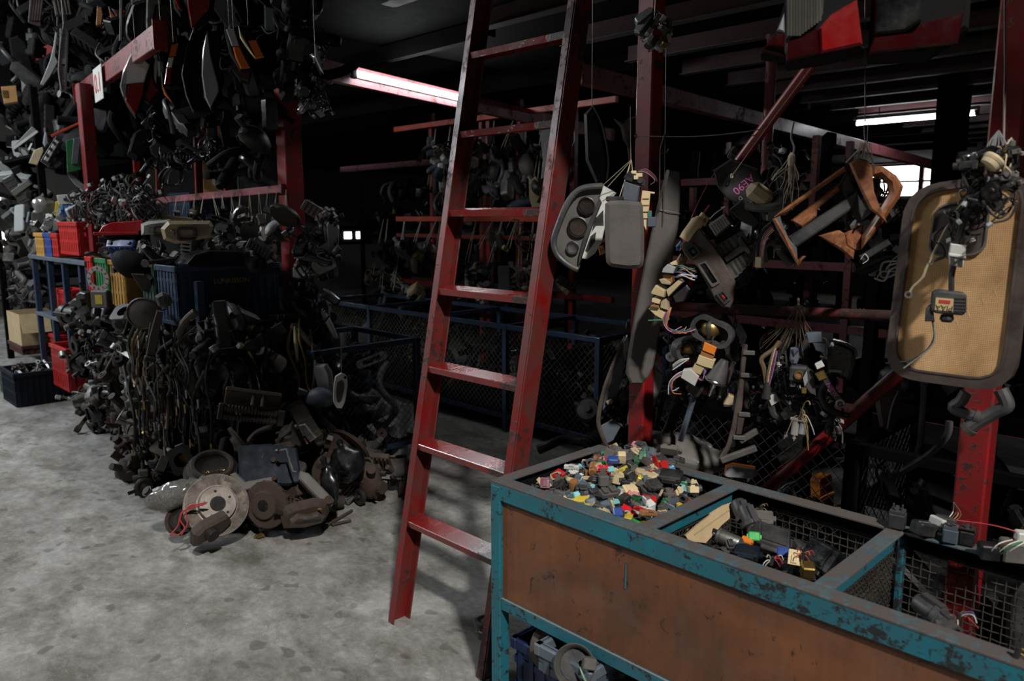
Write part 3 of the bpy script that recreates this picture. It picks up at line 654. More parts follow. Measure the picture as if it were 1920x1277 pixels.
b = MB().tube(smooth_path([(-.13, 0, .02), (-.08, .02, -.05), (0, -.02, -.07), (.06, .03, -.02), (.03, .02, .05), (-.04, -.03, .06), (-.09, .01, .0), (-.02, .03, -.04), (.08, 0, -.05), (.14, -.02, .03)], 5), .007, 5)
b.tube(smooth_path([(-.12, .01, .03), (-.05, -.03, -.04), (.02, .02, -.05), (.07, -.01, .03), (0, .0, .075), (-.06, .02, .03), (.0, -.03, -.03), (.10, .02, -.03), (.13, .03, .05)], 5), .005, 5)
b.tube(smooth_path([(.14, -.02, .03), (.16, -.04, -.02), (.13, -.03, -.09)], 5), .004, 5)
proto('wire_harness', b, 'rubber', [('plug', MB().box((-.145, 0, .03), (.03, .022, .02), (0, 40, 0), .002).box((.125, -.03, -.1), (.025, .03, .035), bev=.002), 'light_grey'), ('tape_band', MB().torus(.0075, .003, 8, 5, T(0, -.02, -.07) @ RY(90)).torus(.0075, .003, 8, 5, T(.06, .03, -.02) @ RX(50)), 'wire_yellow')])
b = MB().prism(rrect(.22, .10, .02), -.03, .03, .006)
for k in range(5): b.box((-.08 + k * .04, -.032, 0), (.006, .006, .08))
proto('plastic_cover', b, 'charcoal_plastic', [('clip', MB().box((.07, 0, .055), (.02, .02, .016), bev=.002).box((-.07, 0, .055), (.02, .02, .016), bev=.002), 'black_plastic')])
b = MB().ring(circ(.12, 28), circ(.108, 28), -.012, .012, n=28).cyl((0, -.0, 0), (0, .012, 0), .035, n=16)
for k in range(8): b.bar((.03 * cos(k * .785), 0.006, .03 * sin(k * .785)), (.11 * cos(k * .785 + .25), 0.0, .11 * sin(k * .785 + .25)), .03, .003, up=(0, 1, .6))
proto('fan_wheel', b, 'black_plastic', [('hub_cap', MB().cyl((0, -.012, 0), (0, 0, 0), .026, .032, n=16), 'charcoal_plastic')])
b = MB().box((0, 0, 0), (.09, .06, .05), bev=.006).cyl((.045, 0, 0), (.075, 0, 0), .02, n=10).box((0, .04, -.01), (.04, .03, .004)).cyl((-.02, 0, .025), (-.02, 0, .05), .016, n=10)
proto('sensor_block', b, 'black_plastic', [('plug', MB().box((-.06, 0, 0), (.03, .03, .022), bev=.003), 'dusty_grey')])
PROTO['brake_disc'] = None
def disc_mesh(r, hat, rh, th):
    b = MB().lathe([(rh * .42, hat), (rh * .95, hat), (rh, hat * .8), (rh * 1.02, th), (rh * 1.10, th), (rh * 1.12, th * .86), (r * .985, th * .86), (r, th * .8), (r, th * .55), (r * .97, th * .5), (r * .97, th * .38), (r, th * .32), (r, 0), (rh, 0), (rh * .96, hat * .72), (rh * .42, hat * .72), (rh * .42, hat)], 40)
    return b
for k, v in list(PROTO.items()):
    if v is None: del PROTO[k]
proto('brake_disc', disc_mesh(.13, .045, .075, .022), 'rust_grey', [('bolt_hole', MB().lathe([(0, .0455), (.006, .0455)], 8, T(.052, 0, 0)).lathe([(0, .0455), (.006, .0455)], 8, T(-.026, .045, 0)).lathe([(0, .0455), (.006, .0455)], 8, T(-.026, -.045, 0)), 'ink')])
DARK = ['black_plastic', 'charcoal_plastic', 'rust', 'rust_grey', 'oily_metal', 'dusty_rubber', 'dusty_grey', 'brown_plastic', 'rubber']
METALK = ['alternator', 'bracket', 'brake_caliper', 'wiper_motor', 'throttle_body', 'belt_pulley', 'suspension_link', 'solenoid_valve', 'cast_housing', 'cast_housing', 'coil_spring', 'horn', 'control_unit']
SOFTK = ['rubber_hose', 'wire_harness', 'wire_harness', 'rubber_bellows', 'sensor_block', 'plastic_cover', 'air_duct', 'mirror_housing', 'lamp_housing', 'door_pull']
TINT = {'near_black': 'matte black', 'near_black_brown': 'blackish brown', 'near_black_gloss': 'shiny black', 'rust': 'rusty', 'rust_grey': 'rusty grey', 'oily_metal': 'oily dark', 'aluminium': 'dull aluminium', 'black_plastic': 'black', 'charcoal_plastic': 'charcoal', 'dusty_grey': 'dusty grey', 'brown_plastic': 'dark brown', 'rubber': 'black rubber', 'dusty_rubber': 'dusty rubber', 'light_grey': 'light grey', 'white_plastic': 'off-white', 'beige_plastic': 'beige', 'steel': 'bright steel', 'blue_grey': 'blue-grey', 'black_gloss': 'glossy black', 'cream': 'cream', 'brass': 'brassy', 'orange_plastic': 'orange', 'blue_plastic': 'blue', 'red_plastic': 'red', 'amber_plastic': 'amber', 'green_plastic': 'green', 'lens_grey': 'smoky grey', 'crate_blue': 'dark blue', 'yellow_plastic': 'yellow', 'tail_red': 'deep red', 'chrome': 'chromed', 'navy_plastic': 'navy', 'cyan_plastic': 'pale cyan', 'teal_plastic': 'teal', 'pink_plastic': 'pink', 'maroon_plastic': 'maroon', 'bright_red': 'bright red', 'light_blue': 'light blue', 'bright_green': 'bright green'}
def strew(kinds, n, where, place, group, mats=None, rot=None, size=(.8, 1.2), rnd=None, parts=True):
    """scatter n single parts; where(i, rnd) gives a point; the label says look and place"""
    rnd = rnd or RND; out = []
    for i in range(n):
        k = rnd.choice(kinds); P = PROTO[k]; p = where(i, rnd)
        m = rnd.choice(mats) if (mats and (rnd.random() < .75 or 'near_black' in mats)) else P['bm']
        M = T(p) @ (rot(i, rnd) if rot else rnd_rot(rnd)) @ S(rnd.uniform(*size))
        out.append(put(k, M, f"{TINT.get(m, 'dark')} {P['words']} {place}", group, m, parts))
    return out

# ================================================================== THE LEFT RACK
rk = thing('shelf_rack', 'blue steel shelf rack loaded with crates and hung with scrap parts', 'rack', T(-4.45, 1.83, 0))
RKX = lambda px: onY(px, 560, 1.83).x
ups = [RKX(72), RKX(100), RKX(127), RKX(158), -6.50, -5.62, -4.45]
pm = MB().box((0, 0, 0.62), (0.045, 0.045, 1.24), bev=0.003).mesh('upright', 'blue_paint')
for x in ups:
    for y in (0.0, 0.62): obj('upright', pm, 'blue_paint', rk, T(x + 4.45, y, 0))
xl, xr = ups[0], ups[4]
obj('shelf_board', MB().box(((xl + xr) / 2 + 4.45, .31, 1.262), (xr - xl + .08, .70, .035), bev=.003), 'blue_grey', rk)
obj('shelf_board', MB().box(((xl + xr) / 2 + 4.45, .31, .74), (xr - xl + .06, .68, .03), bev=.003), 'blue_grey', rk)
obj('shelf_board', MB().box(((xl + xr) / 2 + 4.45, .31, .14), (xr - xl + .06, .68, .03), bev=.003), 'blue_grey', rk)
for z in (.96, .5, .12): obj('shelf_board', MB().box((-1.02, .31, z), (2.1, .66, .03), bev=.003), 'blue_paint', rk)
obj('front_rail', MB().bar((-2.05, -.02, .18), (0, -.02, .18), .03, .04, bev=.003), 'blue_paint', rk)
obj('back_sheet', MB().box((-1.9, .66, .66), (3.9, .01, 1.3)), 'crate_blue', rk)

def crate(label, x0, x1, y0, y1, z0, z1, m, rimm=None, slat=.034, gap=.014, name='plastic_crate', solid=False):
    w, d, h = x1 - x0, y1 - y0, z1 - z0
    t = thing(name, label, 'crate', T((x0 + x1) / 2, (y0 + y1) / 2, z0), 'plastic crates')
    obj('crate_floor', MB().box((0, 0, .005), (w * .94, d * .94, .008)), m, t)
    def wall(L):
        b = MB(); n = max(2, int(L / (slat + gap)))
        if solid: b.box((0, 0, h / 2), (L * .97, .005, h))
        for i in range(n):
            x = -L / 2 + (i + .5) * L / n; b.box((x, -.003 if solid else 0, h / 2), ((L / n) * (.35 if solid else .72), .008, h * .98))
        for z in (.03 * h, .38 * h, .7 * h): b.box((0, 0, z + .01), (L, .010, .022))
        return b.mesh('crate_wall', m)
    wa, wb_ = wall(w), wall(d)
    for y, a in ((-d / 2, 0), (d / 2, 180)): obj('crate_wall', wa, m, t, T(0, y, 0) @ RZ(a))
    for x, a in ((-w / 2, -90), (w / 2, 90)): obj('crate_wall', wb_, m, t, T(x, 0, 0) @ RZ(a))
    rim = MB()
    for y in (-d / 2, d / 2): rim.box((0, y, h - .018), (w + .03, .026, .036), bev=.004)
    for x in (-w / 2, w / 2): rim.box((x, 0, h - .018), (.026, d + .03, .036), bev=.004)
    obj('rim', rim, rimm or m, t)
    return t
def crate_px(label, pl, pc, pr, pt, pb, y, m, **k):
    x1 = onY(pc, (pt + pb) / 2, y).x; x0 = onY(pl, (pt + pb) / 2, y).x
    y1 = onX(pr, (pt + pb) / 2, x1).y; z1 = onY(pc, pt, y).z; z0 = onY(pc, pb, y).z
    return crate(label, x0, x1, y, max(y1, y + .15), z0, z1, m, **k), (x0, x1, y, max(y1, y + .15), z0, z1)
_, CR = crate_px('red slatted crate of tangled wiring on the rack top', 113, 147, 186, 416, 480, 1.80, 'red_plastic')
crate_px('yellow crate at the end of the rack top', 68, 83, 88, 437, 482, 1.80, 'crate_yellow')
crate_px('blue crate between the yellow and red ones on the rack top', 85, 97, 101, 437, 482, 1.80, 'blue_plastic')
crate_px('narrow red crate beside the big red slatted crate', 99, 110, 112, 438, 482, 1.80, 'red_plastic')
crate_px('tall red bin beside the green bin on the rack', 166, 176, 190, 482, 570, 1.72, 'red_plastic', solid=True)
crate_px('dark green bin standing left of the yellow bin', 182, 205, 222, 486, 580, 1.74, 'green_plastic', solid=True)
crate_px('mustard yellow bin among the hanging scrap', 210, 236, 262, 490, 592, 1.74, 'crate_yellow', solid=True)
crate_px('green bin half hidden beside the blue lettered crate', 268, 292, 305, 492, 580, 1.76, 'crate_green', solid=True)
t, BC = crate_px('large dark blue crate with yellow lettering', 298, 334, 522, 500, 604, 1.74, 'crate_blue', solid=True)
ya, yb_ = onX(398, 527, BC[1]).y, onX(468, 527, BC[1]).y
text('lettering', 'LUNKISSON', (yb_ - ya) / 5.6, T((BC[1] - BC[0]) / 2 + .010, (ya + yb_) / 2 - (BC[2] + BC[3]) / 2, onX(433, 526, BC[1]).z - BC[4]) @ RZ(90) @ RX(90), 'screen_print', t)
crate_px('red crate on the low shelf with wire handles', 100, 128, 168, 656, 735, 1.72, 'red_plastic')
crate_px('faded red crate behind the low red crate', 97, 108, 150, 630, 676, 1.88, 'red_plastic')
crate_px('pink-red basket tucked in the rack compartment', 106, 124, 138, 545, 612, 1.88, 'red_plastic')
# crates and box standing on the floor at far left
def floor_crate(label, pl, pc, pr, pb, pt, m, **k):
    c = onZ(pc, pb, 0); x0 = onY(pl, pb, c.y).x; y1 = onX(pr, pb - 5, c.x).y; z1 = onY(pc, pt, c.y).z
    return crate(label, x0, c.x, c.y, y1, 0.0, z1, m, **k), (x0, c.x, c.y, y1, 0, z1)
_, C1 = floor_crate('navy blue crate of small tools on the concrete', 10, 33, 128, 765, 705, 'navy_plastic', solid=True)
_, C2 = floor_crate('dark green slatted crate behind the navy crate', 3, 14, 60, 742, 700, 'crate_green')
q = onZ(40, 728, 0); zz = onY(40, 648, q.y + .05).z
crate('dark maroon crate under the cardboard box', q.x - .55, q.x - .02, q.y + .05, q.y + .72, .31, zz - .0, 'dark_red_plastic', solid=True)
cb = thing('cardboard_box', 'open cardboard box with one flap folded down, on the maroon crate', 'box', T(q.x - .28, q.y + .36, zz))
cw, cd, ch = .50, .62, .30
obj('box_wall', MB().box((0, -cd / 2, ch / 2), (cw, .006, ch)), 'cardboard', cb); obj('box_wall', MB().box((0, cd / 2, ch / 2), (cw, .006, ch)), 'cardboard', cb)
obj('box_wall', MB().box((-cw / 2, 0, ch / 2), (.006, cd, ch)), 'cardboard', cb); obj('box_wall', MB().box((cw / 2, 0, ch / 2), (.006, cd, ch)), 'cardboard', cb)
obj('box_floor', MB().box((0, 0, .004), (cw, cd, .006)), 'cardboard', cb)
obj('flap', MB().box((cw / 2 + .055, 0, ch - .085), (.006, cd * 1.02, .20), (0, -30, 0)), 'cardboard', cb); obj('flap', MB().box((0, cd / 2 + .06, ch + .03), (cw, .006, .15), (-62, 0, 0)), 'cardboard', cb)
obj('printed_mark', MB().box((cw / 2 + .004, -.10, .10), (.002, .14, .03)).box((cw / 2 + .004, -.10, .06), (.002, .12, .012)), 'red_marker', cb)
r2 = random.Random(3)
def in_crate(B, top=.02, marg=.05): return lambda i, r: Vector((r.uniform(B[0] + marg, B[1] - marg), r.uniform(B[2] + marg, B[3] - marg), B[5] + r.uniform(-.07, top)))
strew(['bracket', 'suspension_link', 'door_pull', 'solenoid_valve', 'bracket'], 26, in_crate(C1, .0), 'lying in the navy floor crate', 'small metal parts in the floor crate', ['oily_metal', 'steel', 'dusty_grey', 'aluminium'], size=(.45, .8), rnd=r2, parts=False)
strew(['bracket', 'sensor_block'], 5, in_crate(C2, -.02), 'lying in the green floor crate', 'small metal parts in the green crate', DARK, size=(.4, .6), rnd=r2, parts=False)

# ------------------------------------------------------------------ heaped on the rack top
def zone_px(x0, x1, y0, y1, pl0, pl1):
    def w(i, r): return onY(r.uniform(x0, x1), r.uniform(y0, y1), r.uniform(pl0, pl1))
    return w
strew(['wire_harness'], 60, lambda i, r: onY(r.uniform(150, 276), 0 + r.uniform(372, 414) - 18 * r.random(), r.uniform(1.8, 2.15)), 'in the tangle on the red crate', 'tangled wire looms on the rack top', ['rubber', 'black_plastic', 'charcoal_plastic', 'dusty_rubber'], size=(.7, 1.1), rnd=r2)
strew(['sensor_block', 'solenoid_valve', 'bracket', 'control_unit', 'plastic_cover'], 34, lambda i, r: onY(r.uniform(62, 120), r.uniform(398, 436), r.uniform(1.8, 2.2)), 'heaped over the crates at the rack end', 'pale parts heaped over the end crates', ['light_grey', 'white_plastic', 'charcoal_plastic', 'aluminium', 'dusty_grey', 'blue_grey'], size=(.6, 1.0), rnd=r2, parts=False)
strew(['sensor_block', 'plastic_cover', 'wire_harness'], 12, lambda i, r: onY(r.uniform(95, 170), r.uniform(388, 410), r.uniform(1.8, 2.0)), 'among the looms above the red crate', 'odd parts above the red crate', ['light_grey', 'black_plastic', 'cream', 'yellow_plastic'], size=(.5, .8), rnd=r2, parts=False)
def slab_thing(name, label, cat, px, y, pts, th, m, yaw=0, pitch=0, bev=.004, extra=(), d=None, group=None):
    """a part with the outline seen at pts (photo pixels), its own distance and thickness"""
    P = Pl(px[0], px[1], y, d, yaw, pitch)
    t = thing(name, label, cat, P.M, group)
    obj(name + '_shell', MB().prism(P.pts(pts), -th / 2, th / 2, bev), m, t)
    for n, mk, mm in extra: obj(n, mk(P), mm, t)
    return t, P
slab_thing('fuse_carrier', 'blue ribbed fuse panel lying on the rack top heap', 'fuse box', (145, 392), 1.9, [(110, 386), (178, 380), (180, 398), (118, 408)], .06, 'blue_plastic', extra=[('fuse_row', lambda P: [b_ for b_ in [MB()] for k in range(8) if b_.box(P.p3(116 + k * 8, 390, -.035), (.022, .012, .03), bev=.002)][0], 'light_blue')])
slab_thing('fuse_carrier', 'white fuse panel lying behind the blue one', 'fuse box', (135, 374), 2.0, [(106, 366), (160, 362), (164, 380), (110, 384)], .06, 'white_plastic', extra=[('socket', lambda P: MB().box(P.p3(122, 374, -.034), (.025, .01, .02)).box(P.p3(143, 372, -.034), (.025, .01, .02)), 'black_plastic')])
bag = MB().sphere((0, 0, 0), (.10, .08, .075), 18, 12).warp(lambda v: v * (1 + .5 * noise.noise(v * 16)))
t = thing('plastic_bag', 'crumpled clear bag of white parts at the rack end', 'bag', T(onY(82, 385, 1.9))); obj('bag_film', bag, 'clear_bag', t); obj('bag_knot', MB().lathe([(.0, .11), (.018, .085), (.01, .07), (.03, .05)], 8), 'clear_bag', t)
# red lids, beige cases
slab_thing('moulded_cover', 'glossy red moulded cover, upper of two beside the red crate', 'cover', (232, 424), 1.78, [(193, 437), (200, 424), (216, 417), (272, 413), (276, 428), (262, 436)], .34, 'bright_red', yaw=-8, extra=[('lip', lambda P: MB().box(P.p3(226, 437, -.175), (.26, .03, .02), bev=.004), 'red_plastic')])
slab_thing('moulded_cover', 'dusty red moulded cover beneath the glossy red one', 'cover', (226, 441), 1.79, [(192, 437), (262, 434), (264, 442), (194, 446)], .36, 'pink_beam', extra=[('lip', lambda P: MB().box(P.p3(226, 444, -.185), (.26, .02, .014), bev=.003), 'dark_red_plastic')])
slab_thing('moulded_cover', 'black moulded cover under the red covers', 'cover', (226, 451), 1.79, [(186, 444), (258, 443), (262, 455), (186, 455)], .36, 'black_plastic', extra=[('lip', lambda P: MB().box(P.p3(224, 455, -.185), (.27, .02, .014), bev=.003), 'charcoal_plastic')])
slab_thing('moulded_cover', 'brown moulded cover at the bottom of the red and black stack', 'cover', (235, 460), 1.80, [(196, 455), (262, 452), (266, 464), (196, 466)], .34, 'brown_plastic', extra=[('lip', lambda P: MB().box(P.p3(232, 462, -.175), (.25, .012, .012), bev=.003), 'dusty_grey')])
def heater_case(label, px, y, pts, m):
    P = Pl(px[0], px[1], y); t = thing('heater_case', label, 'case', P.M)
    L = P.pts(pts); obj('case_shell', MB().prism(L, -.19, .17, .02), m, t)
    b_ = MB()
    for k in range(6):
        xa = min(p_[0] for p_ in L) + .05 + k * (max(p_[0] for p_ in L) - min(p_[0] for p_ in L) - .1) / 5; b_.box((xa, -.05, max(p_[1] for p_ in L) - .004), (.012, .24, .014), (0, 6, 0))
    obj('rib', b_, m, t)
    obj('split_flange', MB().prism([(p_[0] * 1.03, p_[1] * 1.04) for p_ in L], -.03, -.018), m, t)
    obj('clip', MB().box((L[0][0] + .05, -.196, L[0][1] * .2), (.02, .012, .03), bev=.003).box((-L[0][0] - .09, -.196, -.01), (.02, .012, .03), bev=.003), 'steel', t)
    obj('duct_mouth', MB().ring(rrect(.10, .07, .01), rrect(.08, .05, .008), -.215, -.18, T(L[0][0] + .12, 0, -.02), 20), 'dusty_grey', t)
heater_case('beige dusty heater case, largest plastic case on the rack', (352, 432), 1.80, [(308, 448), (303, 428), (316, 414), (392, 414), (399, 424), (392, 444), (330, 456)], 'cream')
heater_case('grey-white heater case left of the beige one', (290, 428), 1.86, [(266, 440), (265, 420), (280, 414), (318, 412), (320, 436)], 'white_plastic')
slab_thing('straw_mat', 'rolled straw-coloured mat behind the beige case', 'mat', (325, 407), 2.1, [(284, 408), (300, 402), (360, 409), (362, 417), (286, 416)], .2, 'cream', extra=[('binding', lambda P: MB().box(P.p3(300, 405, -.10), (.02, .01, .05)), 'brown_plastic')])
def blob_thing(kind, label, px, py, y, sc, m=None, rot=None, group=None):
    return put(kind, T(onY(px, py, y)) @ (rot if rot is not None else rnd_rot(r2)) @ S(sc), label, group, m)
blob_thing('mirror_housing', 'black wing mirror housing at the edge above the yellow bin', 246, 496, 1.68, 1.15, 'near_black', RZ(225) @ RY(-15))
blob_thing('plastic_cover', 'blue plastic cover by the red lids, larger one', 232, 462, 1.72, .9, 'blue_plastic', RZ(40) @ RX(60)); blob_thing('sensor_block', 'blue plastic block under the blue cover', 222, 480, 1.72, 1.0, 'blue_plastic', RZ(20))
slab_thing('door_liner', 'long black liner with raised rim lying across the blue crate', 'trim', (390, 486), 1.72, [(338, 494), (352, 478), (380, 470), (444, 471), (448, 498), (350, 500)], .16, 'black_gloss', yaw=25, extra=[('edge_bead', lambda P: MB().tube([P.p3(*a, -.085) for a in ((338, 494), (352, 478), (380, 470), (444, 471))], .004, 6), 'charcoal_plastic')])
slab_thing('wiper_linkage', 'long dark linkage bar ending in a bracket above the blue crate', 'linkage', (305, 491), 1.68, [(268, 491), (290, 487), (346, 481), (348, 488), (292, 494), (270, 498)], .03, 'oily_metal', extra=[('pivot', lambda P: MB().cyl(P.p3(272, 494, -.03), P.p3(272, 494, .03), .022, n=12), 'aluminium'), ('pivot', lambda P: MB().cyl(P.p3(335, 484, -.025), P.p3(335, 484, .025), .018, n=12), 'rust')])
strew(SOFTK + ['bracket', 'sensor_block'], 26, zone_px(196, 300, 468, 484, 1.72, 2.0), 'heaped in the bins behind the black mirror', 'parts heaped in the coloured bins', ['black_plastic', 'charcoal_plastic', 'dusty_grey', 'brown_plastic'], size=(.6, 1.0), rnd=r2, parts=False)
strew(SOFTK + METALK, 34, lambda i, r: Vector((r.uniform(BC[0], BC[1]), r.uniform(BC[2] + .1, BC[3] - .05), BC[5] + r.uniform(-.04, .10))), 'heaped in the blue lettered crate', 'parts heaped in the lettered crate', DARK, size=(.7, 1.2), rnd=r2)
# ------------------------------------------------------------------ strung under the pink rail
for i in range(26):
    px = 330 + i * 8.6; yy = 2.25 + r2.uniform(-.25, .2); a = onY(px, 372 - i * .7, 2.42); k = r2.choice(['door_pull', 'solenoid_valve', 'sensor_block', 'bracket', 'horn', 'mirror_housing'])
    p = onY(px + r2.uniform(-14, 14), r2.uniform(398, 445), 2.30); m_ = r2.choice(['black_plastic', 'dusty_grey', 'light_grey', 'brown_plastic', 'oily_metal', 'steel'])
    MM = T(p) @ rnd_rot(r2) @ S(r2.uniform(.6, .95)); o = put(k, MM, f"{TINT[m_]} {PROTO[k]['words']} strung up below the pink rail", 'parts strung below the pink rail', m_, False)
    loc = MM.inverted()
    if i % 2: continue
    obj('string', MB().tube([loc @ (p + Vector((.01, 0, .02))), loc @ Vector((a.x, a.y, a.z))], .0022, 4), 'string', o); obj('string', MB().tube([loc @ (p + Vector((-.03, 0, .0))), loc @ Vector((a.x, a.y, a.z))], .0022, 4), 'string', o)

# ------------------------------------------------------------------ scrap hung on the rack's front and end faces
def front(i, r): return Vector((r.uniform(-6.35, -4.5), r.uniform(1.60, 1.80), r.uniform(.22, 1.02)))
strew(METALK + ['wire_harness', 'rubber_hose'], 150, front, 'hung on the front of the blue rack', 'scrap hung on the rack front', ['oily_metal', 'rust_grey', 'dusty_rubber', 'black_plastic', 'charcoal_plastic', 'aluminium'], size=(.75, 1.25), rnd=r2)
strew(METALK, 22, lambda i, r: Vector((r.uniform(-6.4, -5.2), r.uniform(1.62, 1.85), r.uniform(.06, .3))), 'piled under the front of the blue rack', 'scrap piled under the rack front', ['oily_metal', 'rust_grey', 'rust', 'aluminium'], size=(.8, 1.2), rnd=r2)
def endf(i, r): return Vector((r.uniform(-4.45, -4.18), r.uniform(1.72, 2.55), r.uniform(.35, 1.06)))
strew(SOFTK + ['wire_harness', 'bracket', 'solenoid_valve'], 95, endf, 'hung on the end of the blue rack', 'scrap hung on the rack end', ['black_plastic', 'rubber', 'dusty_rubber', 'brown_plastic', 'oily_metal'], size=(.7, 1.15), rnd=r2)
wc = ['rubber', 'rubber', 'dusty_rubber', 'dusty_rubber', 'wire_brown', 'rubber', 'wire_brown', 'dusty_grey', 'rubber', 'rubber', 'dusty_rubber', 'wire_yellow']
for i in range(80):
    if i < 50: a = Vector((r2.uniform(-4.9, -4.3), r2.uniform(1.56, 1.74), r2.uniform(.75, 1.05)))
    else: a = Vector((r2.uniform(-4.25, -4.1), r2.uniform(1.7, 2.5), r2.uniform(.7, 1.05)))
    L = r2.uniform(.3, .75); s1, s2 = r2.uniform(-.16, .16), r2.uniform(-.14, .14)
    P = [a, a + Vector((s1, -.04, -L * .3)), a + Vector((s2, -.02 + s1 * .3, -L * .65)), a + Vector((s2 + s1, -.03, -L))]
    if i % 3 == 0: P += [P[-1] + Vector((.06, .0, -.03)), P[-1] + Vector((.09, .01, L * .4))]
    m_ = r2.choice(wc); cname = {'rubber': 'black', 'dusty_rubber': 'dusty black', 'wire_brown': 'brown', 'wire_yellow': 'yellowish', 'dusty_grey': 'grey', 'light_grey': 'pale grey'}[m_]
    o = obj('control_cable', MB().tube(smooth_path([p_ - a for p_ in P], 5), r2.choice([.004, .005, .006, .008, .010]), 6), m_, None, T(a), f"{cname} control cable hanging at the corner of the blue rack", 'cable', 'control cables hung at the rack corner')
    obj('cable_end', MB().cyl(P[-1] - a, P[-1] - a + Vector((0, 0, -.05)), .008, .006, n=6), r2.choice(['steel', 'black_plastic', 'brass']), o)
# pale pieces that stand out on the end face
def handle_px(label, pts, y, r, m, d=None):
    P = Pl(pts[0][0], pts[0][1], y, d); t = thing('grab_handle', label, 'handle', P.M)
    q = [P.p3(*a) for a in pts]; q = [Vector((v.x, -.03 * sin(pi * i / (len(q) - 1)), v.z)) for i, v in enumerate(q)]
    n = len(smooth_path(q, 5)); obj('grip', MB().tube(smooth_path(q, 5), [r * (.7 + .5 * sin(pi * i / (n - 1))) for i in range(n)], 8), m, t)
    for v in (q[0], q[-1]): obj('mount', MB().box(v + Vector((0, .012, 0)), (.03, .025, .035), bev=.004), 'dusty_grey', t)
handle_px('pale grey grab handle hanging outermost right of the rack end', [(603, 580), (615, 602), (631, 634)], None, .016, 'white_plastic', 4.7)
handle_px('pinkish grey grab handle slanting in the middle of the hanging handles', [(556, 608), (572, 632), (593, 655)], None, .014, 'light_grey', 4.6)
handle_px('slim cream grab handle hanging straight down at the rack end', [(553, 612), (555, 645), (558, 675)], None, .010, 'cream', 4.55)
handle_px('grey-brown horizontal grab handle high at the rack end', [(556, 480), (582, 484), (618, 492)], None, .018, 'dusty_grey', 4.6)
P = Pl(494, 482, None, 4.9); t = thing('strap_loop', 'white plastic loop lying on the blue lettered crate', 'loop', P.M)
obj('loop_band', MB().tube(smooth_path([P.p3(*a) for a in ((483, 498), (484, 482), (496, 464), (505, 462), (504, 472), (494, 488), (486, 500))], 5), .006, 6), 'white_plastic', t); obj('buckle', MB().box(P.p3(485, 499), (.03, .02, .02), bev=.003), 'dusty_grey', t)
for (px, py, k, m_, lb) in ((608, 402, 'sensor_block', 'white_plastic', 'white block hanging by a wire right of the wide post'), (590, 396, 'plastic_cover', 'dusty_grey', 'grey cover hanging right of the wide post'), (577, 508, 'lamp_housing', 'brass', 'small amber reflector lamp below the horizontal grab handle'), (600, 440, 'wire_harness', 'black_gloss', 'glossy black loom hanging right of the wide post'), (612, 470, 'mirror_housing', 'black_gloss', 'glossy black mirror housing right of the wide post')):
    put(k, T(dep(px, py, 4.75)) @ RZ(45) @ RY(r2.uniform(-40, 40)) @ S(.75), lb, None, m_)
strew(SOFTK, 34, lambda i, r: dep(r.uniform(548, 625), r.uniform(395, 600), r.uniform(4.6, 4.95)), 'hanging in the bunch right of the wide post', 'bunch hanging right of the wide post', ['black_plastic', 'black_gloss', 'rubber', 'charcoal_plastic', 'brown_plastic'], size=(.5, .9), rnd=r2)
# extras on the front face
P = Pl(205, 560, 1.60); t = thing('slotted_ring', 'pale perforated ring hanging on the red and green bins', 'ring', T(onY(184, 522, 1.66)) @ RZ(35))
obj('ring_plate', MB().ring(circ(.085, 28), circ(.055, 28), -.004, .004, n=28), 'light_grey', t)
for k in range(12): obj('slot', MB().box((.07 * cos(k * pi / 6), -.005, .07 * sin(k * pi / 6)), (.016, .003, .008), (0, -k * 30, 0)), 'red_plastic', t)
t = thing('flasher_relay', 'grey square box with a yellow sticker hung on the rack front', 'relay', T(onY(190, 561, 1.58)) @ RZ(38)); obj('case', MB().box((0, 0, 0), (.12, .05, .115), bev=.008), 'dusty_grey', t); obj('sticker', MB().box((0, -.026, 0), (.05, .002, .06)), 'yellow_plastic', t)
t = thing('headlamp_bowl', 'round dark headlamp bowl hung at the corner of the rack', 'headlamp', T(onY(268, 588, 1.58)) @ RZ(50) @ RX(90)); obj('bowl', MB().lathe([(0, -.12), (.05, -.11), (.085, -.06), (.095, 0), (.09, .005), (.085, -.0)], 22), 'charcoal_plastic', t); obj('lens', MB().lathe([(0, .018), (.05, .012), (.086, 0)], 22), 'brown_plastic', t); obj('wire_tail', cable([(.05, 0, -.1), (.09, .02, -.16), (.05, .05, -.24)], .005), 'rubber', t)
slab_thing('curved_cover', 'curved mauve-grey trim panel stuck between the yellow bin and the corner', 'trim', (262, 535), 1.62, [(246, 513), (270, 514), (284, 530), (280, 550), (266, 545)], .03, 'grey_trim', extra=[('fixing_tab', lambda P: MB().box(P.p3(260, 522, -.02), (.02, .02, .01)), 'dusty_grey')])
slab_thing('lever_boot', 'grey clenched rubber boot at the rack corner', 'boot', (300, 562), 1.56, [(290, 556), (304, 548), (318, 552), (324, 566), (312, 578), (296, 574)], .07, 'dusty_grey', bev=.015, extra=[('fold', lambda P: [b_ for b_ in [MB()] for k in range(4) if b_.tube([P.p3(308 + k * 4, 552 + k * 2, -.036), P.p3(306 + k * 4, 566 + k * 2, -.042)], .004, 5)][0], 'charcoal_plastic')])
slab_thing('foot_pedal', 'long brown pedal arm hanging at the rack corner', 'pedal', (290, 622), 1.55, [(294, 582), (306, 584), (296, 640), (288, 676), (274, 668), (280, 630)], .05, 'brown_plastic', extra=[('pedal_pad', lambda P: MB().box(P.p3(281, 672, -.02), (.06, .06, .03), (0, 15, 0), .006), 'dusty_rubber')])
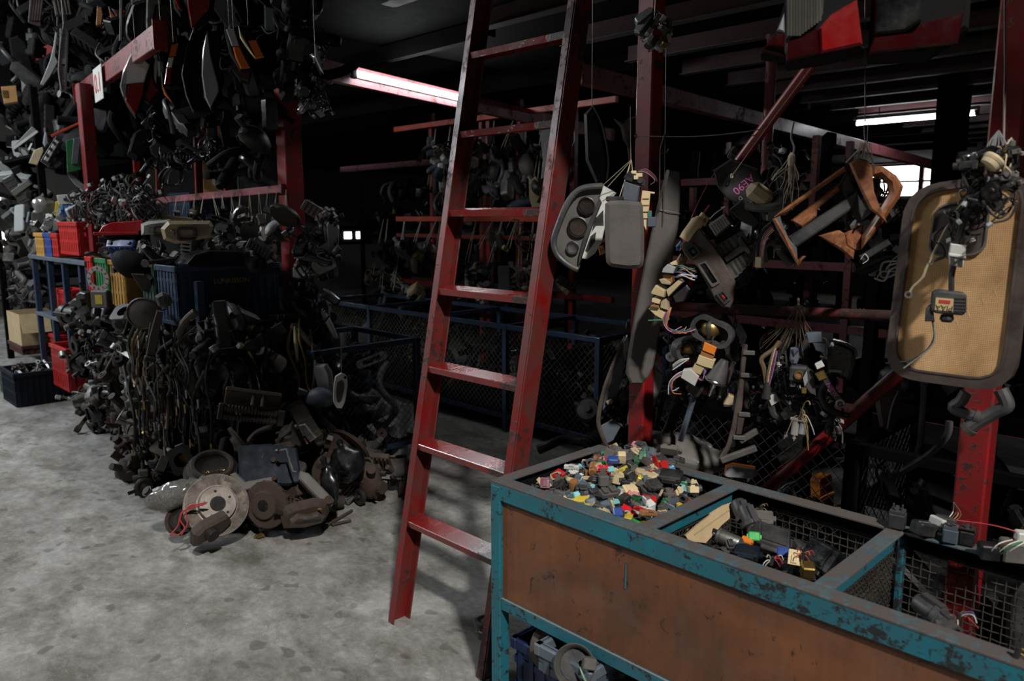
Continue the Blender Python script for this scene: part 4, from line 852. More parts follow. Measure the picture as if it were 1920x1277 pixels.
# ================================================================== THE FLOOR PILE in front of the rack end
def heap_h(x, y):
    d1 = max(0, x + 4.35); h = .62 * max(0, 1 - d1 / .98) ** .75
    if y < 1.85: h = min(h if x > -4.35 else 9, .40 * max(0, 1 - (1.85 - y) / .42))
    if y > 2.3: h *= max(0, 1 - (y - 2.3) / .5)
    if x < -4.35: h = min(h, .34)
    return h
def pile(layer):
    def w(i, r):
        while True:
            x, y = r.uniform(-5.0, -3.45), r.uniform(1.46, 2.65); h = heap_h(x, y)
            if h > .04: return Vector((x, y, max(.05, h * r.uniform(*layer))))
    return w
r3 = random.Random(11)
strew(METALK + ['cast_housing', 'alternator'], 75, pile((.3, .75)), 'deep in the floor pile of scrap', 'scrap in the floor pile', ['oily_metal', 'rust', 'rust_grey'], size=(.9, 1.3), rnd=r3, parts=False)
strew(METALK + ['cast_housing', 'brake_caliper', 'rubber_hose', 'brake_disc'], 105, pile((.85, 1.05)), 'on top of the floor pile of scrap', 'scrap on top of the floor pile', ['oily_metal', 'rust', 'rust_grey', 'dusty_rubber', 'rust_grey'], size=(.8, 1.25), rnd=r3)
strew(['bracket', 'belt_pulley', 'solenoid_valve', 'cast_housing', 'suspension_link'], 26, lambda i, r: (lambda p: Vector((p.x, p.y, .04)))(onZ(r.uniform(240, 310), r.uniform(850, 985), 0) + Vector((-.05, .18, 0))), 'at the left foot of the floor pile', 'scrap at the foot of the pile', ['oily_metal', 'rust_grey', 'aluminium', 'rust'], size=(.6, 1.0), rnd=r3)
# the big brake disc, facing the light
def face_M(px, py, d, tilt=0, roll=0, yaw=0):
    P = Pl(px, py, None, d); return P.M @ RZ(yaw) @ RX(90 + tilt) @ RZ(roll)
t = thing('brake_disc', 'large worn brake disc at the front of the pile with a hub hole', 'brake disc', face_M(405, 948, 3.72, -28, 20, 12))
obj('disc', disc_mesh(.152, .05, .088, .026), 'disc_steel', t)
for k in range(5): obj('bolt_hole', MB().lathe([(0, .0505), (.0065, .0505)], 10, RZ(k * 72) @ T(.062, 0, 0)), 'ink', t)
obj('hub_hole', MB().lathe([(0, .0503), (.0365, .0503)], 20), 'ink', t)
obj('rubbed_face', MB().lathe([(.10, .0231), (.148, .0231)], 40), 'disc_steel', t)
t = thing('brake_disc', 'rusty ventilated brake disc leaning between the big disc and a caliper', 'brake disc', face_M(503, 945, 3.80, -8, 0, -35))
obj('disc', disc_mesh(.118, .045, .07, .024), 'rust', t)
for k in range(18): obj('vent_slot', MB().box((.118 * cos(k * pi / 9), .118 * sin(k * pi / 9), .0118), (.004, .012, .007), (0, 0, k * 20)), 'ink', t)
obj('hub_hole', MB().lathe([(0, .0453), (.03, .0453)], 18), 'ink', t)
t = thing('backing_plate', 'round black brake backing plate above the large disc', 'plate', face_M(398, 880, 3.95, -62, 0, 8))
obj('plate', MB().lathe([(.03, .02), (.09, .022), (.125, .012), (.13, -.02), (.14, -.022), (.14, -.03), (.03, -.02)], 32), 'oily_metal', t); obj('brake_shoe', MB().torus(.095, .014, 24, 6, T(0, 0, .032)), 'rust_grey', t); obj('wheel_cylinder', MB().cyl((-.03, .09, .03), (.03, .09, .03), .014, n=10), 'rust', t); obj('spring', MB().tube([(-.05 + k * .004, -.05 + .006 * cos(k * 1.5), .035 + .006 * sin(k * 1.5)) for k in range(26)], .0018, 4), 'brass', t)
t = thing('brake_caliper', 'lumpy rusty brake caliper at the right front of the pile', 'caliper', face_M(572, 958, 3.80, -75, 0, 10)); 
obj('caliper_body', MB().prism([(-.11, -.06), (-.02, -.075), (.09, -.06), (.115, -.005), (.10, .05), (.04, .07), (-.06, .06), (-.10, .045), (-.12, 0)], -.05, .02, .018), 'rust', t)
obj('bridge', MB().prism([(-.09, -.03), (-.02, -.045), (.07, -.035), (.085, .0), (.05, .03), (.0, .02), (-.05, .035), (-.085, .01)], -.085, -.045, .012), 'rust_grey', t); obj('pad_slot', MB().prism([(-.06, -.008), (.06, -.012), (.06, .002), (-.06, .006)], -.0865, -.084), 'ink', t); obj('bleed_nipple', MB().cyl((.05, -.06, .04), (.06, -.09, .06), .006, n=6), 'brass', t); obj('slide_pin', MB().cyl((-.11, -.02, .02), (-.15, -.02, .04), .011, n=8), 'oily_metal', t)
t = thing('brake_caliper', 'small rusty caliper at the foot of the large disc', 'caliper', face_M(392, 985, 3.62, -60, 30, 0)); obj('caliper_body', MB().prism([(-.10, -.05), (.06, -.06), (.10, -.02), (.08, .04), (-.04, .055), (-.09, .03)], -.04, .02, .015), 'rust_grey', t); obj('piston_bore', MB().cyl((-.02, -.03, 0), (-.02, -.07, 0), .032, n=14), 'oily_metal', t)
t = thing('stub_sleeve', 'short dark metal sleeve with open end left of the large disc', 'sleeve', face_M(345, 975, 3.72, -20, 0, 25)); obj('sleeve', MB().ring(circ(.058, 22), circ(.048, 22), -.05, .05, RX(90), 22), 'oily_metal', t); obj('flange', MB().ring(circ(.072, 22), circ(.05, 22), -.004, .004, T(0, 0, -.05) @ RX(90), 22), 'rust', t)
bagm = MB().sphere((0, 0, 0), (.135, .075, .07), 26, 16).warp(lambda v: v * (1 + .28 * noise.noise(v * 11) + .12 * noise.noise(v * 30)) + Vector((0, 0, v.x * .35)))
t = thing('plastic_bag', 'crumpled clear plastic bag lying on the scrap pile', 'bag', T(dep(325, 928, 3.74)) @ RZ(45)); obj('bag_film', bagm, 'clear_bag', t); obj('bag_neck', MB().lathe([(.0, .05), (.02, .03), (.012, 0), (.04, -.03)], 9, T(.13, 0, .07) @ RY(60)), 'clear_bag', t); obj('bagged_part', MB().sphere((0, .01, 0), (.10, .05, .05), 12, 8).warp(lambda v: v * (1 + .4 * noise.noise(v * 20))), 'light_grey', t)
for i, pts in enumerate([[(388, 942), (372, 945), (358, 950), (340, 962), (334, 985), (322, 1000), (318, 1004)], [(386, 944), (368, 950), (345, 958), (338, 975), (346, 990), (334, 1003), (322, 1000)], [(380, 948), (360, 946), (348, 958), (352, 980), (340, 1003)]]):
    o = dep(*pts[0], 3.58); obj('red_wire', cable([dep(a, b_, 3.58) - o for a, b_ in pts], .0035), 'wire_red', None, T(o), ['thin red wire trailing over the large disc, uppermost strand', 'thin red wire looping beside the metal sleeve, middle strand', 'thin red wire dropping straight to the concrete by the sleeve'][i], 'wire', 'red wires on the pile')
# black tray with flange and brackets
P = Pl(498, 872, None, 3.98, pitch=-22); t = thing('battery_tray', 'large black battery tray with bent flange in the middle of the pile', 'tray', P.M)
obj('tray_shell', MB().prism(P.pts([(446, 838), (500, 834), (556, 842), (566, 905), (540, 912), (450, 905)]), -.06, .10, .012), 'navy_plastic', t)
obj('flange', MB().prism(P.pts([(432, 892), (444, 888), (462, 905), (512, 896), (516, 908), (462, 922), (446, 916)]), -.10, -.03, .008), 'dusty_grey', t)
obj('bolt', MB().cyl(P.p3(512, 864, -.05), P.p3(512, 864, -.08), .014, n=8), 'rust', t); obj('bolt', MB().cyl(P.p3(514, 898, -.05), P.p3(514, 898, -.115), .014, n=8), 'rust', t)
obj('support_strap', MB().prism(P.pts([(436, 830), (470, 842), (545, 828), (552, 838), (470, 856), (440, 846)]), -.02, .12, .004), 'rust', t)
def zrod(label, pts, d):
    o = dep(*pts[0], d); t = obj('bent_rod', MB().tube([dep(*a, d) - o for a in pts], .006, 8), 'steel', None, T(o), label, 'rod'); obj('nut', MB().cyl((-.008, 0, 0), (.012, 0, 0), .011, n=6), 'oily_metal', t)
zrod('bright bent rod lying over the black tray', [(520, 846), (537, 842), (545, 870), (550, 884), (556, 884)], 3.82)
zrod('bright bent rod lying over the finned core', [(556, 800), (572, 796), (578, 804), (592, 821)], 4.02)
# ribbed cores
def ribbed(name, label, px, d, w, h, rows, n, pitch, yaw, roll, m):
    P = Pl(px[0], px[1], None, d, yaw, pitch); t = thing(name, label, 'heat exchanger', P.M @ RY(roll))
    for rr in range(rows):
        b_ = MB(); z = -h / 2 + (rr + .5) * h / rows; pr_ = []
        for k in range(n): pr_ += [(h / rows * .48, -w / 2 + (k + .1) * w / n), (h / rows * .48, -w / 2 + (k + .5) * w / n), (h / rows * .34, -w / 2 + (k + .6) * w / n), (h / rows * .34, -w / 2 + (k + .95) * w / n)]
        b_.lathe(pr_, 10, T(0, 0, z) @ RY(90)); obj('ribbed_tube', b_, m, t)
    obj('tank', MB().box((w / 2 + .02, 0, 0), (.04, .06, h * 1.04), bev=.006), 'oily_metal', t); obj('tank', MB().box((-w / 2 - .015, 0, 0), (.03, .06, h * 1.04), bev=.006), 'oily_metal', t)
    return t
t = ribbed('oil_cooler', 'brown ribbed cooler core lying on top of the pile', (470, 778), 4.05, .27, .085, 2, 16, -10, 0, 12, 'brown_plastic')
obj('top_plate', MB().box((0, .06, .085), (.29, .14, .03), (-35, 0, 0), .006), 'rust_grey', t)
for k in range(9): obj('rivet', MB().cyl((-.12 + k * .03, .03, .092), (-.12 + k * .03, .02, .112), .008, n=6), 'rust_grey', t)
obj('pipe', MB().tube([(.0, .02, .12), (.0, -.01, .08), (.0, -.03, .05)], .011, 8), 'rust_grey', t); obj('pipe', MB().tube([(.05, .02, .12), (.05, -.01, .08), (.05, -.03, .05)], .011, 8), 'rust_grey', t)
P = Pl(572, 790, None, 4.18, 12, -25); t = thing('finned_core', 'dusty finned radiator core standing at the back of the pile', 'heat exchanger', P.M)
L = P.pts([(540, 762), (566, 752), (602, 812), (574, 832)]); obj('core_frame', MB().prism(L, .0, .05, .003), 'oily_metal', t)
for k in range(22):
    f = k / 21; a = Vector(L[0]).lerp(Vector(L[3]), f); c = Vector(L[1]).lerp(Vector(L[2]), f); obj('fin', MB().bar((a.x, -.006, a.y), (c.x, -.006, c.y), .0045, .014), 'rust_grey', t)
for (px, py, d, s_, lb) in ((620, 905, 3.95, (.06, .04, .10), 'crumpled black bag on the right slope of the pile'), (650, 870, 4.15, (.11, .09, .10), 'large crumpled black bag at the right edge of the pile')):
    t = thing('rubbish_bag', lb, 'bag', T(dep(px, py, d)) @ RY(-30)); obj('bag_film', MB().sphere((0, 0, 0), s_, 20, 12).warp(lambda v: v * (1 + .35 * noise.noise(v * 13 + Vector((px, 0, 0))))), 'black_gloss', t); obj('bag_neck', MB().lathe([(0, .05), (.02, .03), (.012, .0), (.03, -.02)], 8, T(0, 0, s_[2])), 'black_gloss', t)
P = Pl(590, 905, None, 3.9, 10, -30); t = thing('wiper_channel', 'long grey-green channel leaning at the right of the pile', 'channel', P.M); obj('channel', MB().prism(P.pts([(562, 884), (578, 888), (626, 938), (622, 950), (606, 948), (560, 900)]), -.02, .04, .008), 'dusty_grey', t); obj('end_boss', MB().cyl(P.p3(614, 940, -.04), P.p3(614, 940, .04), .022, n=14), 'rust', t)
for (a, b_, lb) in (((605, 990), (660, 957), 'dark thin rod on the concrete, longer and upper of two'), ((622, 984), (658, 976), 'short rusty rod on the concrete below the longer rod')):
    p, q = onZ(*a, .012), onZ(*b_, .012); t = obj('loose_rod', MB().cyl((0, 0, 0), q - p, .008, n=8), 'rust_grey', None, T(p), lb, 'rod'); obj('rod_nut', MB().cyl((0, 0, 0), (q - p) * .08, .011, n=6), 'rust', t)
t = put('solenoid_valve', T(onZ(485, 1004, .015)) @ RX(90) @ S(.45), 'tiny brass-tipped fitting lying on the concrete before the pile', None, 'brass')
t = put('bracket', T(onZ(455, 992, .012)) @ RZ(30) @ S(.45), 'small dark clip lying on the concrete before the pile', None, 'oily_metal')

# ================================================================== IN THE TEAL BIN: relays and connectors
CON = {}
def con(name, b, words, parts=()): CON[name] = (b.mesh(name), words, [(n, x.mesh(n), m) for n, x, m in parts])
con('relay_cube', MB().box((0, 0, .004), (.03, .03, .032), bev=.003).box((0, 0, -.014), (.027, .027, .006)).box((.008, 0, -.022), (.001, .006, .012)).box((-.008, 0, -.022), (.001, .006, .012)).box((0, .008, -.022), (.006, .001, .012)), 'relay')
con('relay_tabbed', MB().box((0, 0, 0), (.034, .026, .036), bev=.003).box((0, .016, .018), (.018, .004, .03)).box((0, .016, .036), (.018, .004, .008), bev=.001).box((.009, 0, -.024), (.001, .006, .013)).box((-.009, 0, -.024), (.001, .006, .013)), 'tabbed relay')
b = MB().ring(rrect(.034, .022, .002, 1), rrect(.028, .016, .001, 1), -.02, .012, n=16).box((0, .016, 0), (.033, .01, .021), bev=.002).box((0, -.004, .013), (.014, .022, .004)); 
for i in range(3): b.box((-.008 + i * .008, .002, 0), (.003, .02, .009))
con('plug_housing', b, 'plug housing')
b = MB().box((0, 0, 0), (.06, .02, .016), bev=.002).box((0, -.004, .009), (.02, .018, .003))
for i in range(6): b.box((-.025 + i * .01, -.011, 0), (.006, .004, .009))
con('long_connector', b, 'long connector')
con('cap_cover', MB().box((0, 0, 0), (.045, .036, .022), bev=.004, taper=.9).box((.023, 0, -.002), (.006, .014, .012)).box((-.023, 0, -.002), (.006, .014, .012)), 'cover')
con('barrel_plug', MB().lathe([(0, -.022), (.011, -.022), (.013, -.018), (.013, .006), (.0165, .008), (.0165, .014), (.012, .016), (.012, .026), (.008, .026), (.008, .01), (0, .01)], 12, RX(90)).box((0, 0, .015), (.01, .03, .005)), 'round plug')
con('fuse_block', MB().box((0, 0, 0), (.05, .028, .014), bev=.002).box((.012, 0, .011), (.02, .022, .01), bev=.002).box((-.014, 0, .011), (.014, .022, .01), bev=.002).cyl((.03, 0, -.004), (.03, 0, .004), .007, n=8), 'fuse block')
con('two_way_plug', MB().box((0, 0, 0), (.022, .03, .014), bev=.002).box((0, -.018, 0), (.017, .01, .010)).box((0, .004, .009), (.009, .022, .004)), 'two-way plug')
con('module_box', MB().box((0, 0, 0), (.075, .055, .03), bev=.005).box((0, -.03, .002), (.05, .012, .018), bev=.002).box((0, .0, .016), (.055, .035, .004), bev=.001).box((.042, .01, -.01), (.012, .02, .006)), 'module box')
r5 = random.Random(21)
CX0, CX1, CY0, CY1 = BX0 + .055, BX0 + .525, BY0 + .055, BY1 - .055
def bin_h(x, y):
    u = (x - CX0) / (CX1 - CX0); v = (y - CY0) / (CY1 - CY0)
    return .742 + .075 * sin(pi * min(max(u, 0), 1)) ** .7 * (.3 + .9 * v) + .03 * v - (.06 if (u > .7 and v > .65) else 0)
darkc = ['charcoal_plastic', 'black_plastic', 'dusty_grey', 'charcoal_plastic', 'dusty_grey', 'blue_grey']
colc = ['beige_plastic', 'red_plastic', 'blue_plastic', 'green_plastic', 'yellow_plastic', 'pink_plastic', 'white_plastic', 'teal_plastic', 'cyan_plastic', 'maroon_plastic', 'amber_plastic', 'brown_plastic', 'bright_red', 'light_blue', 'beige_plastic', 'cream', 'blue_grey', 'cream', 'white_plastic', 'green_plastic']
kinds = ['relay_cube', 'relay_tabbed', 'plug_housing', 'long_connector', 'cap_cover', 'barrel_plug', 'fuse_block', 'two_way_plug', 'plug_housing', 'two_way_plug']
def connector(k, M, m, label, group):
    me, words, pp = CON[k]; return obj(k, me, m, None, M, label, 'connector', group)
for i in range(480):
    x, y = r5.uniform(CX0, CX1), r5.uniform(CY0, CY1); top = i >= 130
    z = bin_h(x, y) + (r5.uniform(-.012, .010) if top else r5.uniform(-.055, -.03))
    k = r5.choice(kinds); m_ = r5.choice(darkc) if r5.random() < (.52 if top else .8) else r5.choice(colc)
    s_ = r5.uniform(.68, 1.15)
    rot = RZ(r5.uniform(0, 360)) @ RX(r5.choice([0, 90, 180, 0, -90]) + r5.uniform(-28, 28)) @ RY(r5.uniform(-28, 28))
    where = 'in the near half' if y < (CY0 + CY1) / 2 else 'in the far half'
    side = 'towards the ladder' if x < (CX0 + CX1) / 2 else 'towards the divider'
    connector(k, T(x, y, z) @ rot @ S(s_), m_, f"{TINT[m_]} {CON[k][1]} {where} of the connector heap {side}", 'connectors heaped in the teal bin')
# pieces one can single out in the heap
def hero(k, px, py, z, m_, rot, s_, label):
    connector(k, T(onZ(px, py, z)) @ rot @ S(s_ * .72), m_, label, None)
hero('cap_cover', 1150, 862, .86, 'blue_plastic', RZ(40) @ RX(20), 1.05, 'bright blue square plug at the crest of the connector heap')
hero('relay_cube', 1166, 858, .865, 'beige_plastic', RZ(40) @ RX(15), 1.15, 'cream cube relay joined to the blue plug at the crest')
hero('long_connector', 1072, 876, .84, 'white_plastic', RZ(30), 1.1, 'long off-white connector at the left crest of the heap')
hero('fuse_block', 1130, 879, .85, 'bright_red', RZ(45) @ RX(40), 1.0, 'bright red fuse block below the crest of the heap')
hero('cap_cover', 1145, 880, .85, 'cyan_plastic', RZ(70) @ RX(70), .7, 'pale cyan square clip beside the red fuse block')
hero('plug_housing', 1172, 886, .83, 'yellow_plastic', RZ(100) @ RX(60), 1.2, 'yellow plug with dark latch in the middle of the heap')
hero('plug_housing', 1022, 907, .80, 'maroon_plastic', RZ(40) @ RX(50), 1.2, 'maroon plug at the left end of the heap')
hero('module_box', 1258, 893, .85, 'black_plastic', RZ(20) @ RX(18), 1.2, 'largest black module box on the connector heap')
hero('module_box', 1226, 908, .83, 'charcoal_plastic', RZ(75) @ RX(30), .85, 'charcoal module box leaning against the largest one')
hero('relay_tabbed', 1132, 901, .83, 'dusty_grey', RZ(50), 1.2, 'grey tabbed relay standing in the middle of the heap')
hero('relay_cube', 1158, 965, .80, 'blue_plastic', RZ(45) @ RX(35), 1.2, 'blue relay near the front rail')
hero('fuse_block', 1141, 924, .82, 'dusty_grey', RZ(70) @ RX(20), 1.5, 'long grey block with cream end near the front rail')
hero('two_way_plug', 1178, 972, .79, 'yellow_plastic', RZ(30), 1.4, 'pale yellow plug against the front rail')
hero('long_connector', 1190, 978, .79, 'bright_green', RZ(-10), .8, 'bright green connector against the front rail')
hero('long_connector', 1215, 962, .81, 'amber_plastic', RZ(80) @ RY(15), 1.25, 'long tan connector at the divider end of the heap')
hero('long_connector', 1200, 955, .80, 'red_plastic', RZ(-5), .9, 'dark red connector crossing the tan one')
hero('plug_housing', 1272, 922, .80, 'cream', RZ(60) @ RX(40), 1.2, 'cream plug with open mouth near the divider')
P = Pl(1222, 880, None, 2.62, 10); t = thing('metal_tab', 'upright grey sheet-metal tab sticking out of the connector heap', 'bracket', P.M)
obj('tab_plate', MB().prism(P.pts([(1210, 890), (1216, 866), (1222, 854), (1226, 868), (1232, 884), (1228, 894)]), -.002, .002), 'dusty_grey', t); obj('tab_foot', MB().box(P.p3(1220, 890, -.012), (.04, .03, .003)), 'dusty_grey', t)
# second compartment
DX0, DX1 = BX0 + .575, BX0 + 1.0
P = Pl(1320, 975, None, 2.12, 35, -15); t = thing('cardboard_sheet', 'torn cardboard sheet leaning on the mesh divider', 'cardboard', P.M)
obj('sheet', MB().prism(P.pts([(1284, 1004), (1305, 985), (1330, 966), (1332, 962), (1355, 948), (1384, 938), (1386, 956), (1352, 984), (1322, 1018), (1290, 1014)]), -.004, .004), 'cardboard', t); obj('crease', MB().bar(P.p3(1300, 1002, -.005), P.p3(1382, 944, -.005), .003, .002), 'cream', t)
mods = [('module_box', 'charcoal_plastic'), ('relay_tabbed', 'black_plastic'), ('fuse_block', 'charcoal_plastic'), ('cap_cover', 'black_plastic'), ('barrel_plug', 'black_plastic'), ('module_box', 'black_plastic')]
for i in range(60):
    x, y = r5.uniform(DX0 + .02, DX1 - .01), r5.uniform(BY0 + .06, BY1 - .07); k, m_ = r5.choice(mods)
    u = (x - DX0) / (DX1 - DX0); z = .64 + .09 * (1 - u) * (y - BY0) / .5 + r5.uniform(-.03, .02)
    connector(k, T(x, y, z) @ RZ(r5.uniform(0, 360)) @ RX(r5.uniform(-50, 50)) @ S(r5.uniform(.7, 1.1)), m_, f"{TINT[m_]} {CON[k][1]} in the middle compartment, {'near the cardboard' if u < .5 else 'away from the cardboard'}", 'dark modules in the middle compartment')
def hero2(k, px, py, d, m_, rot, s_, label): connector(k, T(dep(px, py, d)) @ rot @ S(s_), m_, label, None)
hero2('barrel_plug', 1392, 962, 2.12, 'charcoal_plastic', RZ(60) @ RX(40), 1.7, 'upper of two charcoal cylinders by the cardboard sheet')
hero2('barrel_plug', 1405, 972, 2.08, 'charcoal_plastic', RZ(60) @ RX(40), 1.7, 'lower of two charcoal cylinders by the cardboard sheet')
hero2('module_box', 1428, 972, 2.08, 'dusty_grey', RZ(30) @ RX(30), .8, 'grey module with pale sticker behind the bright green cap')
hero2('module_box', 1446, 1010, 2.0, 'black_plastic', RZ(25) @ RX(35) @ RY(20), 1.25, 'big black module in the middle of the middle compartment')
hero2('cap_cover', 1414, 1006, 1.98, 'bright_green', RZ(30) @ RX(60), .7, 'bright green cap on the big black module')
hero2('cap_cover', 1400, 1014, 1.98, 'orange_plastic', RZ(10) @ RX(30), .65, 'orange clip left of the bright green cap')
hero2('cap_cover', 1469, 1035, 1.92, 'blue_plastic', RZ(20) @ RX(60), .7, 'blue cap at the end of the big black module')
hero2('plug_housing', 1490, 1046, 1.88, 'beige_plastic', RZ(20) @ RX(60), .9, 'cream plug with coloured wires in the middle compartment')
hero2('relay_cube', 1514, 1070, 1.83, 'brass', RZ(35) @ RX(20), 1.0, 'brassy metal relay can near the front rail')
hero2('module_box', 1540, 1045, 1.9, 'black_gloss', RZ(-25) @ RX(50), 1.3, 'long glossy black tray in the middle compartment')
hero2('module_box', 1400, 1036, 1.95, 'navy_plastic', RZ(20) @ RX(15), .8, 'navy box against the front rail of the middle compartment')
hero2('fuse_block', 1378, 1022, 1.98, 'charcoal_plastic', RZ(50) @ RX(30), .95, 'charcoal fuse block beside the silver can')
t = thing('motor_can', 'silver motor can lying by the cardboard sheet', 'motor', T(dep(1365, 1012, 2.0)) @ RZ(10) @ RY(-80) @ S(.68)); obj('can', MB().lathe([(0, -.045), (.027, -.045), (.029, -.04), (.029, .03), (.032, .032), (.032, .042), (.01, .046), (.01, .06), (0, .06)], 20), 'aluminium', t); obj('terminal', MB().box((.01, 0, .055), (.02, .01, .02)), 'black_plastic', t); obj('wire_tail', cable([(0, .02, .05), (.05, .03, .03), (.08, .0, -.03)], .0018), 'rubber', t)
def wire_tuft(label, px, py, d, n, L, seed, cols=('wire_red', 'wire_blue', 'wire_green', 'wire_yellow', 'wire_pink', 'wire_white', 'wire_orange'), spread=1.0, down=.3, rad=.0013):
    rr = random.Random(seed); o = dep(px, py, d); t = thing('wire_tuft', label, 'wires', T(o))
    obj('heat_shrink', MB().cyl((0, 0, -.01), (.004, 0, .012), .005, n=8), 'rubber', t)
    for i in range(n):
        dv = (RIGHT * rr.uniform(-1, 1) * spread + Vector((0, 0, 1)) * rr.uniform(-1, .6) * spread - FWD * rr.uniform(0, .5)).normalized() * L * rr.uniform(.6, 1.1)
        obj('strand', cable([(0, 0, 0), dv * .4 + Vector((0, 0, .2 * L)), dv * .8 + Vector((0, 0, rr.uniform(-.1, .2) * L)), dv + Vector((0, 0, -down * L))], rad, 5, 5), rr.choice(cols), t)
    return t
wire_tuft('tuft of red and orange wires on the cream plug', 1504, 1044, 1.86, 7, .03, 1, ('wire_red', 'wire_orange', 'wire_white'))
wire_tuft('tuft of pink and violet wires below the big black module', 1446, 1052, 1.9, 8, .03, 2, ('wire_pink', 'wire_violet', 'wire_red', 'wire_white'))
wire_tuft('tan wire loop behind the charcoal cylinders', 1425, 955, 2.12, 6, .03, 3, ('wire_brown', 'wire_yellow'))
wire_tuft('thin yellow and red wires at the back corner of the connector heap', 1352, 912, 2.45, 8, .035, 4, ('wire_yellow', 'wire_white', 'wire_red', 'wire_green'))
# third compartment
for i in range(26):
    x, y = r5.uniform(BX0 + 1.05, BX0 + 1.47), r5.uniform(BY0 + .06, BY1 - .12); k, m_ = r5.choice(mods)
    connector(k, T(x, y, .50 + r5.uniform(-.02, .04)) @ RZ(r5.uniform(0, 360)) @ RX(r5.uniform(-50, 50)) @ S(r5.uniform(.8, 1.4)), m_, f"{TINT[m_]} {CON[k][1]} low in the third mesh compartment", 'dark modules in the third compartment')
hero2('barrel_plug', 1745, 1145, 1.62, 'charcoal_plastic', RZ(70) @ RX(10), 1.6, 'grey taped cylinder in the third compartment, upper one'); hero2('barrel_plug', 1762, 1165, 1.6, 'charcoal_plastic', RZ(60) @ RX(10), 1.6, 'grey taped cylinder in the third compartment, lower one')
wire_tuft('white and maroon wires standing up in the third compartment', 1795, 1160, 1.58, 9, .04, 5, ('wire_white', 'wire_brown', 'wire_red', 'wire_blue'))
wire_tuft('yellow wires at the end of the third compartment', 1905, 1225, 1.4, 4, .03, 6, ('wire_yellow',))
# relays set out on the back rail
def rail_relay(px, py, label, m_, s_=1.3, rz=10, flip=True, tuft=None):
    p = onZ(px, py, .806); b_ = connector('relay_cube', T(p + Vector((0, 0, .02 * s_))) @ RZ(rz) @ (RX(180) if flip else Matrix()) @ S(s_), m_, label, None)
    for a, c in ((.008, 0), (-.008, 0), (0, .008)): obj('pin', MB().box((a, c, -.022), (.0022, .006, .014) if c == 0 else (.006, .0022, .014)), 'steel', b_)
rail_relay(1681, 989, 'dark relay pins up on the back rail beside the divider', 'charcoal_plastic'); rail_relay(1781, 1016, 'blue-grey relay pins up in front of the red post', 'blue_grey', 1.15); rail_relay(1812, 1020, 'black relay pins up beside the blue-grey one', 'black_plastic', 1.15)
t = thing('relay_pair', 'black relay with pale lettering and a white clip on the back rail', 'relay', T(onZ(1738, 1004, .806)) @ RZ(60)); obj('case', MB().box((-.012, 0, .02), (.055, .04, .034), (0, 12, 0), .004), 'black_plastic', t); obj('clip', MB().box((.028, 0, .028), (.016, .044, .034), (0, 12, 0), .003), 'white_plastic', t); obj('socket', MB().box((.05, 0, .03), (.034, .036, .03), (0, 12, 0), .003), 'charcoal_plastic', t)
text('print', '0 1 0 6 1 d', .0095, T(-.012, -.006, .0385) @ RY(12), 'pale_print', t)
for k in range(4): obj('wire', cable([(.065, -.01 + k * .006, .03), (.09, -.01 + k * .008, .05), (.085, .01, .075)], .0012, 4, 5), ['wire_brown', 'wire_yellow', 'wire_brown', 'wire_white'][k], t)
t = thing('relay_socket', 'dark socket with white plug and red wire at the right end of the back rail', 'relay', T(onZ(1906, 1052, .806)) @ RZ(30)); obj('case', MB().box((0, 0, .025), (.07, .045, .05), bev=.004), 'dusty_grey', t); obj('case_dark', MB().box((-.06, 0, .018), (.04, .04, .036), bev=.003), 'black_plastic', t); obj('white_plug', MB().box((.01, 0, .062), (.035, .03, .024), bev=.003), 'white_plastic', t)
obj('red_wire', cable([(0, 0, .07), (-.05, .02, .075), (-.12, .05, .068)], .0016), 'wire_red', t)
for k in range(5): obj('wire', cable([(.015 - k * .008, -.01, .055), (-.01 - k * .01, -.03, .05), (-.03 - k * .008, -.015, .02)], .0016, 4, 5), ['wire_white', 'wire_green', 'wire_white', 'wire_brown', 'wire_white'][k], t)
# ------------------------------------------------------------------ under the bin
crate('dark blue crate under the teal bin', -1.60, -.75, 1.60, 2.03, .0, .28, 'crate_deep', solid=True)
q = onZ(1012, 1243, .31); crate('blue-grey tray with open top on the dark blue crate under the bin', q.x, q.x + .19, q.y, q.y + .22, .29, .375, 'blue_grey', solid=True)
P = Pl(1078, 1248, None, 2.12); t = thing('headlamp_ring', 'grey round lamp shell with green wires under the bin', 'lamp', T(P.o) @ RZ(30) @ RX(60) @ S(.62)); obj('shell', MB().lathe([(.055, -.05), (.085, -.04), (.095, .02), (.09, .03), (.082, .02), (.07, -.03), (.055, -.035)], 24), 'dusty_grey', t); obj('reflector', MB().lathe([(0, -.04), (.05, -.035), (.07, -.02)], 20), 'charcoal_plastic', t); obj('box', MB().box((.07, .02, .05), (.06, .05, .05), (10, 20, 0), .006), 'dusty_grey', t)
for k in range(4): obj('wire', cable([(.03, .0, .06), (.05, -.03 - k * .005, .05), (.07, -.07 - k * .004, .0), (.09, -.1, -.05)], .0025), ['wire_green', 'light_grey', 'wire_white', 'wire_green'][k], t)
t = thing('disc_plate', 'brown round plate leaning under the bin', 'plate', T(dep(1045, 1215, 2.35)) @ RZ(50) @ RX(80)); obj('plate', MB().lathe([(.02, .01), (.07, .012), (.085, 0), (.085, -.01), (.02, -.01)], 24), 'brown_plastic', t); obj('hub', MB().cyl((0, 0, 0), (0, 0, .03), .025, n=12), 'rust', t)
strew(['rubber_hose', 'cast_housing', 'wire_harness', 'air_duct', 'sensor_block', 'mirror_housing'], 26, lambda i, r: Vector((r.uniform(-1.52, -.7), r.uniform(1.66, 2.0), .30 + r.uniform(-.03, .06))), 'stowed under the teal bin', 'parts stowed under the teal bin', ['black_plastic', 'charcoal_plastic', 'rubber'], size=(.6, .9), rnd=r5, parts=False)
